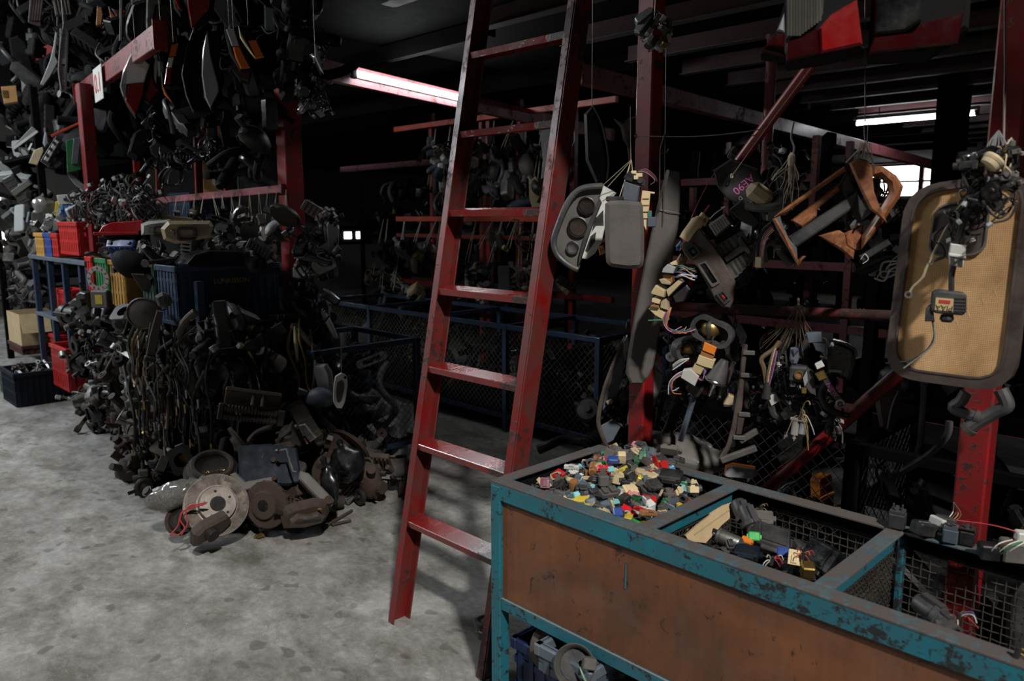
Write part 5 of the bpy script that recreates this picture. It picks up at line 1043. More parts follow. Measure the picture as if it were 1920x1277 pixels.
put('horn', T(dep(912, 1172, 2.75)) @ RZ(40) @ S(.8), 'small black horn beside the bin leg on the concrete', None, 'black_plastic'); put('sensor_block', T(dep(915, 1192, 2.72)) @ RZ(10) @ S(.7), 'black plug block below the small horn by the bin leg', None, 'black_plastic')

# ================================================================== HANGING ON THE RIGHT, along the two posts
def Zc(ox, oy, sc, L): return [(ox + a * sc, oy + b * sc) for a, b in L]
def strings(t, M, pairs, r=.0012, m='string', name='string'):
    I = M.inverted()
    for a, b in pairs: obj(name, MB().tube([I @ Vector(a), I @ Vector(b)], r, 5), m, t)
# wire strung between the posts, and braces
def line_wire(label, pts, r=.0016, m='wire_iron'):
    o = pts[0]; t = obj('strung_wire', MB().tube([p - o for p in smooth_path(pts, 4)], r, 5), m, None, T(o), label, 'wire'); obj('twist', MB().torus(.006, .0018, 10, 5, RY(90)), m, t)
line_wire('thin iron wire strung from the red post across to the diagonal brace', [onY(1192, 255, 2.10), onY(1300, 256, 2.09), onY(1400, 247, 2.09), onY(1440, 238, 2.1)])
line_wire('thin wire running up from the brace to the lamp hook', [onY(1372, 330, 2.06), onY(1450, 222, 2.06), onY(1526, 120, 2.06)], .001, 'string')
line_wire('upright wire hanging right of the middle post', [onY(1249, 88, 2.08), onY(1248, 200, 2.08), onY(1246, 330, 2.08), onY(1244, 420, 2.08)], .0014)
def brace(label, a, b, r, m='red_paint'):
    t = thing('brace_tube', label, 'brace', T(a)); obj('tube', MB().cyl((0, 0, 0), b - a, r, n=14), m, t)
    d = (b - a).normalized(); obj('weld_collar', MB().cyl(d * .0, d * .02, r * 1.25, n=14), m, t); obj('weld_collar', MB().cyl(b - a - d * .02, b - a, r * 1.25, n=14), m, t)
brace('red diagonal brace rising to the hanging tail lamp', onY(1362, 335, 2.12), onY(1560, 68, 2.12), .017)
brace('dark red diagonal brace below the tan board', onY(1425, 930, 2.45), onY(1720, 668, 2.45), .022)
brace('rusty red horizontal tube behind the wood trim', Vector((-1.545, 2.225, 1.30)), Vector((-.50, 2.225, 1.345)), .016, 'rusty_pipe')
brace('dusty pink upright tube behind the string bundle', Vector((onY(1438, 280, 4.2).x, 4.2, 2.62)), Vector((onY(1438, 280, 4.2).x, 4.2, 1.80)), .03, 'pink_beam')

# --- instrument cluster
Q = lambda L: Zc(1020, 280, .2036, L)
P = Pl(1100, 430, 2.02, yaw=-6); t = thing('gauge_cluster', 'dark grey instrument hood with three round gauges, hung upright', 'gauge cluster', P.M)
outer = Q([(540, 342), (420, 350), (330, 375), (250, 450), (190, 560), (140, 690), (103, 800), (96, 880), (130, 970), (200, 1040), (270, 1085), (318, 1105)])
face_o = outer + Q([(330, 1010), (400, 800), (455, 600), (525, 410)])
obj('face_plate', MB().prism(P.pts(face_o), .0, .05, .003), 'dusty_grey', t)
hood = [P.p3(*a, -.012) for a in outer]; obj('hood_rim', MB().tube(smooth_path(hood, 5), .011, 10), 'charcoal_plastic', t)
obj('hood_wall', MB().tube(smooth_path([v + Vector((0, .025, 0)) for v in hood], 5), .013, 8), 'charcoal_plastic', t)
obj('divider_strip', MB().prism(P.pts(Q([(515, 455), (535, 490), (430, 760), (352, 1000), (318, 1085), (330, 960), (372, 800), (440, 620)])), -.02, .01, .003), 'charcoal_plastic', t)
for (zx, zy, r_, nm, chrome_) in ((395, 520, 70, 40, 0), (315, 715, 82, 20, 0), (266, 905, 52, -30, 1)):
    c = P.p3(*Q([(zx, zy)])[0], 0); r = r_ * .2036 * P.k; M_ = T(c) @ RX(90)
    g = obj('gauge', MB().lathe([(r * 1.16, .012), (r * 1.02, .014), (r * .98, .002), (r * .2, .001), (0, .001)], 28, M_, cap=False), 'chrome' if chrome_ else 'black_plastic', t)
    obj('dial', MB().lathe([(0, .003), (r * .94, .003)], 28, M_), 'dial_brown' if not chrome_ else 'lens_grey', g); obj('needle', MB().bar(c + Vector((0, -.005, 0)), c + Vector((r * .75 * cos(R(nm)), -.005, r * .75 * sin(R(nm)))), .0016, .001), 'wire_orange', g)
    obj('glass', MB().lathe([(0, .009), (r * .6, .0085), (r, .007)], 24, M_, cap=False), 'glass', g)
strings(t, P.M, [(onY(1130, 348, 2.02), onY(1183, 300, 2.03)), (onY(1140, 350, 2.02), onY(1183, 302, 2.03))])
slab_thing('torn_backing', 'torn white film backing between the gauges and the grey lid', 'film', (1130, 420), 2.05, Q([(548, 330), (668, 400), (600, 480), (560, 600), (560, 720), (530, 860), (470, 960), (400, 1010), (340, 1000), (430, 760), (520, 420)]), .004, 'white_plastic', extra=[('printed_patch', lambda P: MB().prism(P.pts(Q([(470, 640), (545, 560), (550, 700), (480, 700), (440, 760)])), -.004, -.0025).prism(P.pts(Q([(430, 800), (480, 760), (470, 850), (400, 950), (380, 930)])), -.004, -.0025), 'black_plastic')])
slab_thing('cardboard_tag', 'small tan cardboard tag beside the grey lid', 'tag', (1129, 468), 1.98, Q([(495, 900), (545, 880), (578, 950), (512, 982)]), .006, 'plywood', extra=[('fold', lambda P: MB().bar(P.p3(*Q([(510, 935)])[0], -.004), P.p3(*Q([(565, 920)])[0], -.004), .002, .001), 'brown_plastic')])
P = Pl(1171, 440, 1.96, yaw=4); t = thing('armrest_lid', 'grey padded armrest lid hung beside the gauge cluster', 'armrest', P.M)
L = P.pts(Q([(566, 500), (600, 474), (760, 470), (880, 486), (905, 520), (918, 780), (916, 1040), (895, 1090), (760, 1100), (610, 1078), (572, 1040), (562, 780)])); L = resample(L, 40)
obj('pad', MB().prism(L, -.03, .03, .012), 'grey_trim', t); obj('base_tray', MB().prism([(a * .93, b * .95) for a, b in L], .03, .045, .003), 'black_plastic', t); obj('hinge', MB().box(P.p3(*Q([(655, 455)])[0], .02), (.055, .02, .016), bev=.003), 'black_plastic', t)
strings(t, P.M, [(onY(1160, 374, 1.97), onY(1183, 302, 2.02))])
P = Pl(1183, 358, 2.02, yaw=-5); t = thing('control_box', 'grey metal control box with cream terminals above the armrest lid', 'control box', P.M)
obj('case', MB().prism(P.pts(Q([(745, 296), (888, 345), (865, 490), (722, 470)])), -.03, .03, .004), 'blue_grey', t); obj('circuit_board', MB().prism(P.pts(Q([(738, 255), (790, 200), (930, 275), (925, 345), (748, 285)])), -.02, .025, .003), 'black_plastic', t)
obj('terminal', MB().box(P.p3(*Q([(830, 215)])[0], -.01), (.016, .02, .01), bev=.001).box(P.p3(*Q([(880, 240)])[0], -.01), (.02, .02, .012), bev=.001).box(P.p3(*Q([(855, 262)])[0], -.026), (.014, .008, .012)), 'beige_plastic', t); obj('knob', MB().cyl(P.p3(*Q([(893, 290)])[0], -.02), P.p3(*Q([(893, 290)])[0], -.034), .009, n=12), 'black_plastic', t)
for k in range(3): obj('wire', cable([P.p3(1197, 322, -.01), P.p3(1212, 318 + k * 3, -.02), P.p3(1228, 330 + k * 4, -.01), P.p3(1232 - k * 6, 340 + k * 3, 0)], .0014), ['wire_violet', 'wire_red', 'light_grey'][k], t)
strings(t, P.M, [(onY(1178, 322, 2.02), onY(1183, 300, 2.03)), (onY(1186, 322, 2.02), onY(1184, 300, 2.03)), (onY(1183, 300, 2.03), onY(1182, 200, 2.05))])
P = Pl(1210, 395, 2.0); t = thing('fuse_strip', 'cream fuse strip standing right of the armrest lid', 'fuse box', P.M)
obj('strip', MB().prism(P.pts(Q([(905, 380), (1020, 395), (1018, 412), (980, 410), (960, 620), (940, 745), (915, 700), (905, 520), (890, 490)])), -.012, .012, .002), 'beige_plastic', t)
for k in range(4): obj('slot', MB().box(P.p3(*Q([(937, 455 + k * 60)])[0], -.013), (.02, .004, .002)), 'amber_plastic', t)
obj('relay', MB().box(P.p3(*Q([(990, 670)])[0], -.004), (.028, .03, .032), bev=.003), 'blue_grey', t); obj('plug', MB().box(P.p3(*Q([(972, 595)])[0], -.004), (.014, .02, .02), bev=.002), 'teal_plastic', t)
P = Pl(1225, 520, 2.08, yaw=10); t = thing('pillar_trim', 'long dark grey-brown pillar trim hanging before the post', 'moulding', P.M)
L = resample(P.pts([(1252, 318), (1277, 322), (1272, 420), (1247, 560), (1224, 690), (1210, 718), (1190, 722), (1177, 716), (1174, 698), (1190, 600), (1218, 460), (1238, 370)]), 40)
obj('moulding', MB().prism(L, -.012, .03, .006), 'grey_trim', t); obj('tie_wire', MB().tube([P.p3(1236, 394, -.016), P.p3(1255, 397, -.02), P.p3(1273, 401, -.016), P.p3(1273, 401, .034), P.p3(1236, 394, .034), P.p3(1236, 394, -.016)], .0014, 5), 'wire_iron', t)
h = obj('hook', cable([P.p3(1244, 253, -.02), P.p3(1236, 285, -.02), P.p3(1246, 288, -.02), P.p3(1252, 280, -.02)], .0022), 'wire_iron', t); obj('hanger_rod', MB().tube([P.p3(1236, 284, -.02), P.p3(1235, 330, -.02), P.p3(1234, 393, -.018)], .0022, 6), 'wire_iron', t)

# --- cream fuse box chain with wires
P = Pl(1258, 545, 1.96, yaw=-10); t = thing('junction_block', 'cream junction block of stepped sockets with coloured wires', 'fuse box', P.M)
K = lambda L: Zc(1200, 360, .2036, L)
for i, (poly, m_, d0) in enumerate([([(90, 1070), (150, 1020), (245, 1110), (215, 1165), (150, 1130)], 'beige_plastic', 0), ([(130, 970), (160, 960), (210, 985), (195, 1025), (125, 1005)], 'beige_plastic', .012), ([(125, 915), (165, 850), (250, 900), (240, 960), (130, 930)], 'beige_plastic', .02), ([(190, 800), (235, 790), (300, 830), (290, 850), (215, 840)], 'cream', .008), ([(215, 765), (300, 770), (305, 830), (235, 800)], 'amber_plastic', -.004), ([(205, 1000), (250, 975), (270, 1080), (200, 1060)], 'cream', .006), ([(250, 900), (370, 800), (400, 830), (270, 960)], 'cream', .0), ([(230, 700), (270, 660), (345, 690), (320, 745), (220, 735)], 'light_grey', .012), ([(285, 650), (340, 625), (350, 670), (300, 672)], 'beige_plastic', .0), ([(120, 1030), (185, 1035), (190, 1060), (110, 1050)], 'amber_plastic', .01)]):
    obj('socket_block', MB().prism(P.pts(K(poly)), -.02 - d0, .03, .002), m_, t)
obj('inner_frame', MB().prism(P.pts(K([(300, 960), (420, 860), (450, 900), (400, 1010), (330, 1020)])), -.004, .03, .003), 'black_plastic', t)
for k in range(14):
    a = P.p3(*K([(330 + (k % 5) * 8, 690 + (k // 5) * 45)])[0], -.02); e = P.p3(*K([(490 + (k % 3) * 20, 700 + (k % 7) * 18)])[0], -.01)
    obj('wire', cable([a, a.lerp(e, .4) + Vector((0, -.015, .008)), a.lerp(e, .8), e], .0022 if k > 10 else .0014, 4, 5), ['wire_green', 'wire_blue', 'wire_green', 'wire_pink', 'wire_white', 'wire_blue', 'wire_orange', 'wire_green', 'wire_red', 'wire_yellow', 'wire_blue', 'wire_white', 'wire_white', 'wire_white'][k], t)
for k in range(9):
    a = P.p3(*K([(265 + k * 4, 1060)])[0], -.012); obj('wire', cable([a, P.p3(*K([(235 + k * 6, 1120)])[0], -.02), P.p3(*K([(225 + k * 5, 1200 + k * 6)])[0], -.015), P.p3(*K([(290 + k * 18, 1275 + (k % 3) * 10)])[0], -.02), P.p3(*K([(390 + (k % 4) * 42, 1235 + (k % 5) * 12)])[0], -.01)], .0012, 4, 5), ['wire_pink', 'wire_violet', 'wire_red', 'wire_blue', 'wire_orange', 'wire_yellow', 'wire_green', 'wire_pink', 'wire_orange'][k], t)
obj('wire', cable([P.p3(*K([(270, 1150)])[0], -.012), P.p3(*K([(265, 1172)])[0], -.015), P.p3(*K([(180, 1174)])[0], -.016), P.p3(*K([(82, 1178)])[0], -.012)], .0018), 'wire_green', t)
strings(t, P.M, [(onY(1275, 470, 1.96), onY(1300, 400, 2.0)), (onY(1300, 400, 2.0), onY(1318, 362, 2.04)), (onY(1318, 362, 2.04), onY(1342, 320, 2.1))], .0014, 'wire_red', 'tie')
# --- things beside the console
t = thing('washer_bottle', 'small yellowish plastic bottle above the console', 'bottle', T(onY(1300, 427, 1.99)) @ RZ(45) @ RY(35)); obj('bottle_body', MB().lathe([(0, -.045), (.018, -.044), (.02, -.03), (.02, .02), (.012, .034), (.008, .036), (.008, .05), (0, .05)], 14), 'beige_plastic', t); obj('nozzle', MB().cyl((0, 0, .05), (0, 0, .08), .003, n=6), 'wire_red', t)
slab_thing('wire_clip', 'bright blue clip left of the console', 'clip', (1273, 461), 1.99, [(1267, 462), (1276, 451), (1282, 456), (1280, 468), (1270, 468)], .02, 'light_blue', extra=[('tongue', lambda P: MB().box(P.p3(1271, 466, -.012), (.01, .006, .012)), 'blue_plastic')])
slab_thing('wire_clip', 'amber brown socket left of the console', 'clip', (1280, 486), 1.99, [(1268, 488), (1276, 475), (1290, 482), (1284, 498), (1272, 496)], .03, 'amber_plastic', extra=[('tongue', lambda P: MB().box(P.p3(1279, 486, -.018), (.012, .006, .014)), 'brown_plastic')])
slab_thing('relay_holder', 'cream holder beside the yellowish bottle', 'holder', (1320, 413), 2.03, [(1312, 420), (1322, 403), (1331, 408), (1322, 425)], .03, 'beige_plastic', extra=[('slot', lambda P: MB().box(P.p3(1321, 413, -.017), (.008, .004, .012)), 'amber_plastic')])
# --- console
P = Pl(1330, 480, 2.0, yaw=-8, pitch=-4); t = thing('console_panel', 'brown centre console with two square switches and a slot', 'console', P.M)
obj('face', MB().prism(P.pts(K([(370, 492), (555, 338), (620, 420), (690, 500), (880, 825), (862, 1005), (828, 1068), (762, 1058), (700, 1000), (540, 700), (420, 585)])), -.012, .015, .004), 'brown_plastic', t)
for nm, poly, inn, m_ in (('switch', [(428, 528), (510, 478), (572, 568), (492, 626)], [(452, 532), (505, 500), (545, 564), (495, 602)], 'blue_grey'), ('switch', [(708, 938), (772, 888), (846, 985), (785, 1040)], [(732, 946), (768, 918), (818, 980), (782, 1012)], 'red_plastic')):
    b_ = obj('switch_bezel', MB().ring(P.pts(K(poly)), P.pts(K(inn)), -.02, -.008, n=24), 'charcoal_plastic', t); obj(nm, MB().prism(P.pts(K(inn)), -.016, -.006, .002), 'black_plastic', b_)
    cx = sum(a for a, _ in inn) / 4; cz = sum(b for _, b in inn) / 4; obj('symbol', MB().prism(P.pts(K([(cx + (a - cx) * .4, cz + (b - cz) * .4) for a, b in inn])), -.0175, -.0155), m_, b_)
obj('slot_frame', MB().ring(P.pts(K([(535, 668), (612, 632), (745, 835), (672, 880)])), P.pts(K([(560, 672), (606, 652), (720, 825), (672, 846)])), -.018, -.006, n=24), 'grey_trim', t); obj('slot_floor', MB().prism(P.pts(K([(560, 672), (606, 652), (720, 825), (672, 846)])), -.0135, -.011), 'black_gloss', t)
P = Pl(1365, 475, 2.03, yaw=-8, pitch=-4); t = thing('vent_grille', 'black double air vent with rows of slats behind the console', 'air vent', P.M)
obj('back_box', MB().prism(P.pts(K([(640, 330), (830, 300), (1030, 560), (1000, 830), (880, 900), (690, 500)])), .02, .07, .004), 'black_gloss', t)
obj('centre_bar', MB().prism(P.pts(K([(770, 605), (925, 500), (905, 430), (930, 410), (1030, 555), (1005, 580), (960, 545), (800, 650)])), -.01, .03, .003), 'charcoal_plastic', t)
for i in range(6):
    for j, (x0, y0, x1, y1) in enumerate(((690 + i * 44, 500 - i * 26, 770 + i * 40, 600 - i * 24), (800 + i * 40, 660 - i * 24, 880 + i * 34, 790 - i * 34))):
        obj('slat', MB().bar(P.p3(*K([(x0, y0)])[0], .005), P.p3(*K([(x1, y1)])[0], .005), .0045, .022), 'dusty_grey' if i < 4 else 'charcoal_plastic', t)
P = Pl(1352, 418, 1.98, yaw=-8); t = thing('dome_lamp', 'clear ribbed dome lamp above the console', 'lamp', P.M)
obj('lamp_base', MB().prism(P.pts(K([(630, 300), (780, 190), (855, 290), (705, 415)])), -.004, .022, .003), 'black_plastic', t); obj('lens', MB().prism(P.pts(K([(640, 302), (785, 200), (842, 288), (702, 402)])), -.024, -.003, .006), 'clear_lens', t)
for k in range(7):
    f = (k + .5) / 7; a = (640 + 145 * f, 302 - 102 * f); b_ = (702 + 140 * f, 402 - 114 * f); obj('lens_rib', MB().bar(P.p3(*K([a])[0], -.0255), P.p3(*K([b_])[0], -.0255), .0016, .003), 'clear_lens', t)
obj('wire', cable([P.p3(1331, 411, -.006), P.p3(1345, 398, -.012), P.p3(1360, 388, -.006), P.p3(1352, 390, 0)], .0014), 'wire_white', t)
slab_thing('switch_box', 'black cornered box behind the dome lamp', 'box', (1385, 395), 2.06, K([(820, 170), (930, 75), (985, 130), (1010, 170), (1110, 280), (1060, 330), (930, 270)]), .05, 'black_plastic', extra=[('ridge', lambda P: MB().tube([P.p3(*K([q])[0], -.027) for q in ((830, 165), (930, 90), (980, 140))], .003, 6), 'charcoal_plastic')])
t, P = slab_thing('dash_panel', 'dark panel with pink marker lettering above the vents', 'panel board', (1390, 345), 2.10, [(1338, 322), (1372, 300), (1420, 318), (1438, 352), (1400, 392), (1362, 372), (1345, 350)], .02, 'black_plastic', extra=[('edge', lambda P: MB().tube([P.p3(*q, -.012) for q in ((1338, 322), (1372, 300), (1420, 318))], .004, 6), 'charcoal_plastic')])
t.name = 'dash_board'
x_, z_ = P.p(1394, 346); text('marker_lettering', 'AE90', .032, T(x_, -.0115, z_) @ RX(90) @ RZ(-138), 'pink_marker', t); x_, z_ = P.p(1388, 372); text('small_print', 'D', .016, T(x_, -.0115, z_) @ RX(90) @ RZ(-138), 'pale_print', t)
t = thing('padded_block', 'tan rounded pad above the black vents', 'pad', T(onY(1424, 364, 2.04)) @ RZ(40) @ RY(35)); obj('pad', MB().box((0, 0, 0), (.075, .04, .05), bev=.014), 'cream', t); obj('stud', MB().cyl((.03, 0, -.02), (.05, 0, -.035), .006, n=8), 'black_plastic', t)
# --- string bundle and what hangs on it
o = onY(1484, 300, 2.05); t = thing('string_bundle', 'bundle of frayed white strings knotted on a hook', 'string', T(o)); r6 = random.Random(31)
obj('hook', cable([Vector((0, 0, .10)), Vector((-.004, 0, .06)), Vector((.006, 0, .03)), Vector((0, 0, 0))], .003), 'wire_iron', t)
for k in range(16):
    e = onY(1484 + r6.uniform(-38, 14), 300 + r6.uniform(30, 95), 2.05 + r6.uniform(-.02, .02)) - o; obj('strand', cable([Vector((r6.uniform(-.004, .004), 0, .02)), e * .35 + Vector((r6.uniform(-.01, .01), 0, 0)), e * .7 + Vector((r6.uniform(-.008, .008), 0, 0)), e], r6.uniform(.0009, .0018), 4, 4), 'string', t)
obj('knot', MB().sphere((0, 0, 0), (.012, .01, .02), 8, 6), 'string', t)
strew(['sensor_block', 'solenoid_valve', 'wire_harness', 'rubber_hose', 'lamp_housing', 'horn', 'plastic_cover'], 36, lambda i, r: onY(r.uniform(1395, 1480), r.uniform(300, 480), r.uniform(2.06, 2.3)), 'in the clump under the string bundle', 'dark clump under the string bundle', ['black_plastic', 'charcoal_plastic', 'dusty_grey', 'rubber', 'brown_plastic', 'black_gloss'], size=(.35, .62), rnd=r6)
wire_tuft('white wires spilling from the clump behind the wood trim', 1452, 430, 2.35, 12, .07, 8, ('wire_white', 'string', 'wire_yellow', 'wire_white'), 1.0, .4, .0016)
t = thing('cable_loop', 'black taped cable with purple and orange wires left of the wood trim', 'cable', T(onY(1430, 450, 2.02))); o = onY(1430, 450, 2.02)
obj('sheath', cable([onY(a, b, 2.02) - o for a, b in ((1448, 418), (1432, 432), (1423, 460), (1420, 485), (1422, 505))], .006), 'rubber', t); obj('plug', MB().box(onY(1424, 492, 2.0) - o, (.02, .015, .03), bev=.002), 'cream', t)
for k in range(4): obj('wire', cable([onY(a + k * 2, b + k * 2, 2.0) - o for a, b in ((1446, 425), (1432, 440), (1426, 462), (1424, 485))], .0013, 4, 5), ['wire_violet', 'wire_orange', 'wire_white', 'wire_pink'][k], t)

# --- burr wood dashboard trim
D = lambda L: Zc(1400, 220, .2506, L)
P = Pl(1570, 390, 1.98, yaw=6); WM = P.M; t = thing('dashboard_trim', 'burr wood dashboard surround with a black centre bar, hung on wire', 'dashboard trim', P.M)
def wood(nm, L, y0, y1, m_='burr_wood', bev=.005): return obj(nm, MB().prism(P.pts(D(L)), y0, y1, bev), m_, t)
wood('upper_rail', [(730, 366), (748, 398), (285, 716), (240, 742), (202, 748), (265, 692), (480, 540)], -.012, .02)
wood('end_cheek', [(195, 762), (248, 738), (262, 790), (310, 900), (372, 975), (384, 1112), (330, 1010), (252, 882)], -.02, .05, 'dusty_grey'); wood('end_edge', [(195, 762), (215, 752), (290, 880), (385, 1070), (384, 1116), (330, 1012), (250, 880)], -.028, -.015)
wood('lower_hook', [(384, 1116), (412, 1070), (442, 1038), (418, 1038), (388, 1066)], -.02, .02)
wood('inner_panel', [(332, 772), (690, 500), (702, 545), (560, 660), (530, 692), (524, 742), (418, 826)], .005, .03)
wood('black_bar', [(312, 898), (822, 556), (830, 580), (795, 678), (372, 972), (340, 960)], -.012, .04, 'charcoal_plastic')
obj('loop_frame', MB().prism(P.pts(D([(925, 360), (1010, 372), (1110, 440), (1160, 520), (1140, 590), (1000, 800), (850, 985), (860, 880), (980, 700), (1060, 565), (1050, 500), (985, 440), (925, 450)])), -.03, .012, .009), 'burr_wood', t)
wood('peeling_veneer', [(752, 352), (815, 314), (880, 330), (915, 380), (930, 560), (960, 640), (1028, 792), (945, 722), (905, 690), (830, 540), (772, 405)], -.052, -.03, bev=.004)
wood('lower_block', [(538, 886), (688, 844), (728, 868), (742, 958), (802, 998), (792, 1060), (700, 992)], -.02, .03); wood('recess_web', [(730, 870), (872, 800), (870, 900), (850, 990), (800, 1000), (742, 958)], .0, .03)  # lower block, and the web closing the recess beside it
wood('side_web', [(760, 400), (830, 560), (905, 690), (850, 800), (790, 700), (700, 500)], .01, .035, 'black_plastic')
obj('screw', MB().cyl(P.p3(*D([(830, 800)])[0], -.02), P.p3(*D([(830, 800)])[0], .0), .003, n=8), 'steel', t)
for k, (a, b) in enumerate(((735, 345), (850, 320), (940, 360))): strings(t, WM, [(P.M @ P.p3(*D([(a, b)])[0], -.02), onY(1622, 268, 1.98))], .0018)
strings(t, WM, [(onY(1622, 270, 1.98), onY(1620, 232, 2.0)), (onY(1626, 268, 1.98), onY(1628, 230, 2.0)), (onY(1622, 232, 2.0), onY(1622, -30, 2.0))], .0015, 'wire_iron', 'wire_hook')
for k in range(7): strings(t, WM, [(onY(1614 + k * 3, 268, 1.97), onY(1606 + k * 5, 296 - (k % 3) * 8, 1.97))], .0012)
strew(['sensor_block', 'solenoid_valve', 'wire_harness', 'plastic_cover', 'lamp_housing'], 26, lambda i, r: onY(r.uniform(1600, 1690), r.uniform(335, 500), r.uniform(2.3, 2.7)), 'in the shadow between the wood trim and the tan board', 'clump behind the wood trim', ['black_plastic', 'charcoal_plastic', 'light_grey', 'white_plastic', 'black_gloss'], size=(.35, .6), rnd=r6, parts=False)
slab_thing('hand_remote', 'black stick of plugs with white wires below the wood trim', 'plug', (1640, 466), 2.1, [(1610, 480), (1664, 448), (1672, 458), (1618, 492)], .02, 'black_plastic', extra=[('wire', lambda P: cable([P.p3(1614, 486, -.01), P.p3(1622, 476, -.015), P.p3(1628, 486, -.012), P.p3(1618, 494, -.01)], .0012), 'wire_white')])

# --- tan board
P = Pl(1800, 530, 1.93, yaw=-14, pitch=0); BM_ = P.M; t = thing('parcel_shelf', 'tan ribbed board with dark rounded edge hung at the right', 'board', P.M)
def quad_round(c, r, n=6):
    out = []
    for i in range(4):
        p, a, b = Vector(c[i]), Vector(c[i - 1]), Vector(c[(i + 1) % 4]); p0 = p + (a - p).normalized() * r; p1 = p + (b - p).normalized() * r
        for k in range(n + 1): f = k / n; out.append(tuple(p0.lerp(p, f).lerp(p.lerp(p1, f), f)))
    return out
oc = P.pts([(1703, 350), (1946, 318), (1903, 737), (1660, 704)]); ic = P.pts([(1720, 362), (1926, 336), (1880, 714), (1678, 688)])
obj('board_edge', MB().ring(quad_round(oc, .075), quad_round(ic, .06), -.016, .02, n=56), 'brown_plastic', t)
obj('fabric', MB().prism(resample(quad_round(ic, .06), 56), -.010, .016, .002), 'tan_fabric', t)
pip = [Vector((a, -.015, b)) for a, b in resample(quad_round(ic, .06), 56)]; obj('piping', MB().tube(pip + [pip[0]], .0035, 6), 'brown_plastic', t)
hr = P.pts([(1758, 384), (1862, 372), (1850, 478), (1742, 480)]); obj('handle_cup', MB().prism(resample(quad_round(hr, .03), 32), -.014, .0, .002), 'brown_plastic', t); obj('cup_rim', MB().ring(quad_round(hr, .03), quad_round([(a * .94 + hr[0][0] * .0 + sum(q[0] for q in hr) / 4 * .06, b * .94 + sum(q[1] for q in hr) / 4 * .06) for a, b in hr], .028), -.018, -.012, n=32), 'dusty_grey', t)
for k, s_ in enumerate(((1770, 618), (1790, 606), (1812, 590), (1838, 566), (1862, 552))):
    c = P.p3(*s_, -.0099); obj('chalk_mark', cable([c + Vector((-.012, 0, -.012)), c + Vector((.0, 0, .010)), c + Vector((.010, 0, -.006)), c + Vector((.004, 0, .012))], .0006, 4, 4), 'chalk', t)
strings(t, BM_, [(onY(1872, 330, 1.93), onY(1882, 262, 2.0)), (onY(1882, 262, 2.0), onY(1885, 130, 2.02)), (onY(1885, 130, 2.02), onY(1884, -60, 2.03))], .0028, 'wire_iron', 'hanger_wire')
# bundle of plugs in front of the board
o = onY(1850, 340, 1.86); strew(['sensor_block', 'solenoid_valve', 'horn', 'wire_harness', 'sensor_block'], 24, lambda i, r: onY(1850 + r.uniform(-45, 48), 338 + r.uniform(-48, 50), r.uniform(1.80, 1.9)), 'in the black cluster hung on the tan board', 'black plug cluster on the tan board', ['black_plastic', 'black_gloss', 'charcoal_plastic', 'rubber', 'cream'], size=(.22, .42), rnd=r6)
strew(['wire_harness'], 5, lambda i, r: onY(1815 + r.uniform(-25, 25), 405 + r.uniform(-25, 25), 1.86), 'drooping over the handle cup of the tan board', 'dark looms over the tan board', ['black_plastic', 'rubber'], size=(.3, .45), rnd=r6)
t = thing('plug_cluster_ties', 'frayed grey tie strings above the black plug cluster', 'string', T(onY(1868, 290, 1.9))); o = onY(1868, 290, 1.9)
for k in range(9): obj('strand', cable([Vector((0, 0, .05)), Vector((r6.uniform(-.02, .03), 0, .01)), Vector((r6.uniform(-.03, .05), 0, -.04))], .0016, 4, 4), 'light_grey', t)
P = Pl(1795, 478, 1.84); t = thing('white_connector', 'white four-way plug on a black lead before the tan board', 'plug', P.M); obj('housing', MB().prism(P.pts([(1782, 456), (1812, 460), (1810, 482), (1804, 502), (1780, 496), (1778, 476)]), -.014, .014, .003), 'white_plastic', t); obj('collar', MB().prism(P.pts([(1779, 474), (1811, 479), (1811, 484), (1779, 480)]), -.018, .018, .002), 'white_plastic', t)
obj('latch', MB().box(P.p3(1786, 490, -.016), (.008, .004, .016)).box(P.p3(1802, 493, -.016), (.006, .004, .016)), 'black_plastic', t)
obj('lead', cable([P.p3(1788, 498, 0), P.p3(1784, 520, .004), P.p3(1784, 545, .006)], .006), 'rubber', t); obj('lead', cable([P.p3(1795, 458, 0), P.p3(1802, 430, -.01), P.p3(1815, 395, -.01), P.p3(1838, 360, 0)], .007), 'rubber', t)
P = Pl(1776, 566, 1.83, yaw=6); t = thing('relay_box', 'black ribbed relay box with an upside-down cream label', 'relay', P.M)
obj('case', MB().prism(resample(P.pts([(1748, 548), (1756, 543), (1806, 548), (1811, 553), (1810, 584), (1803, 590), (1752, 586), (1745, 580)]), 28), -.02, .02, .004), 'charcoal_plastic', t); obj('label_plate', MB().prism(P.pts([(1753, 556), (1786, 559), (1784, 582), (1751, 579)]), -.0215, -.0195), 'label_cream', t)
x_, z_ = P.p(1768, 575); text('lettering', 'PIAA', .016, T(x_, -.0222, z_) @ RX(90) @ RZ(176), 'ink', t); obj('red_band', MB().prism(P.pts([(1759, 560), (1780, 562), (1779, 568), (1758, 566)]), -.0225, -.021), 'red_marker', t)
for k in range(5): obj('rib', MB().box(P.p3(1799, 558 + k * 6, -.021), (.022, .002, .003)), 'black_plastic', t)
obj('bracket', MB().prism(P.pts([(1742, 572), (1748, 570), (1752, 602), (1734, 602), (1736, 580)]), -.012, .008, .003), 'black_plastic', t); obj('neck', MB().lathe([(.012, 0), (.014, -.01), (.01, -.016)], 12, T(P.p3(1776, 590, 0))), 'black_plastic', t)
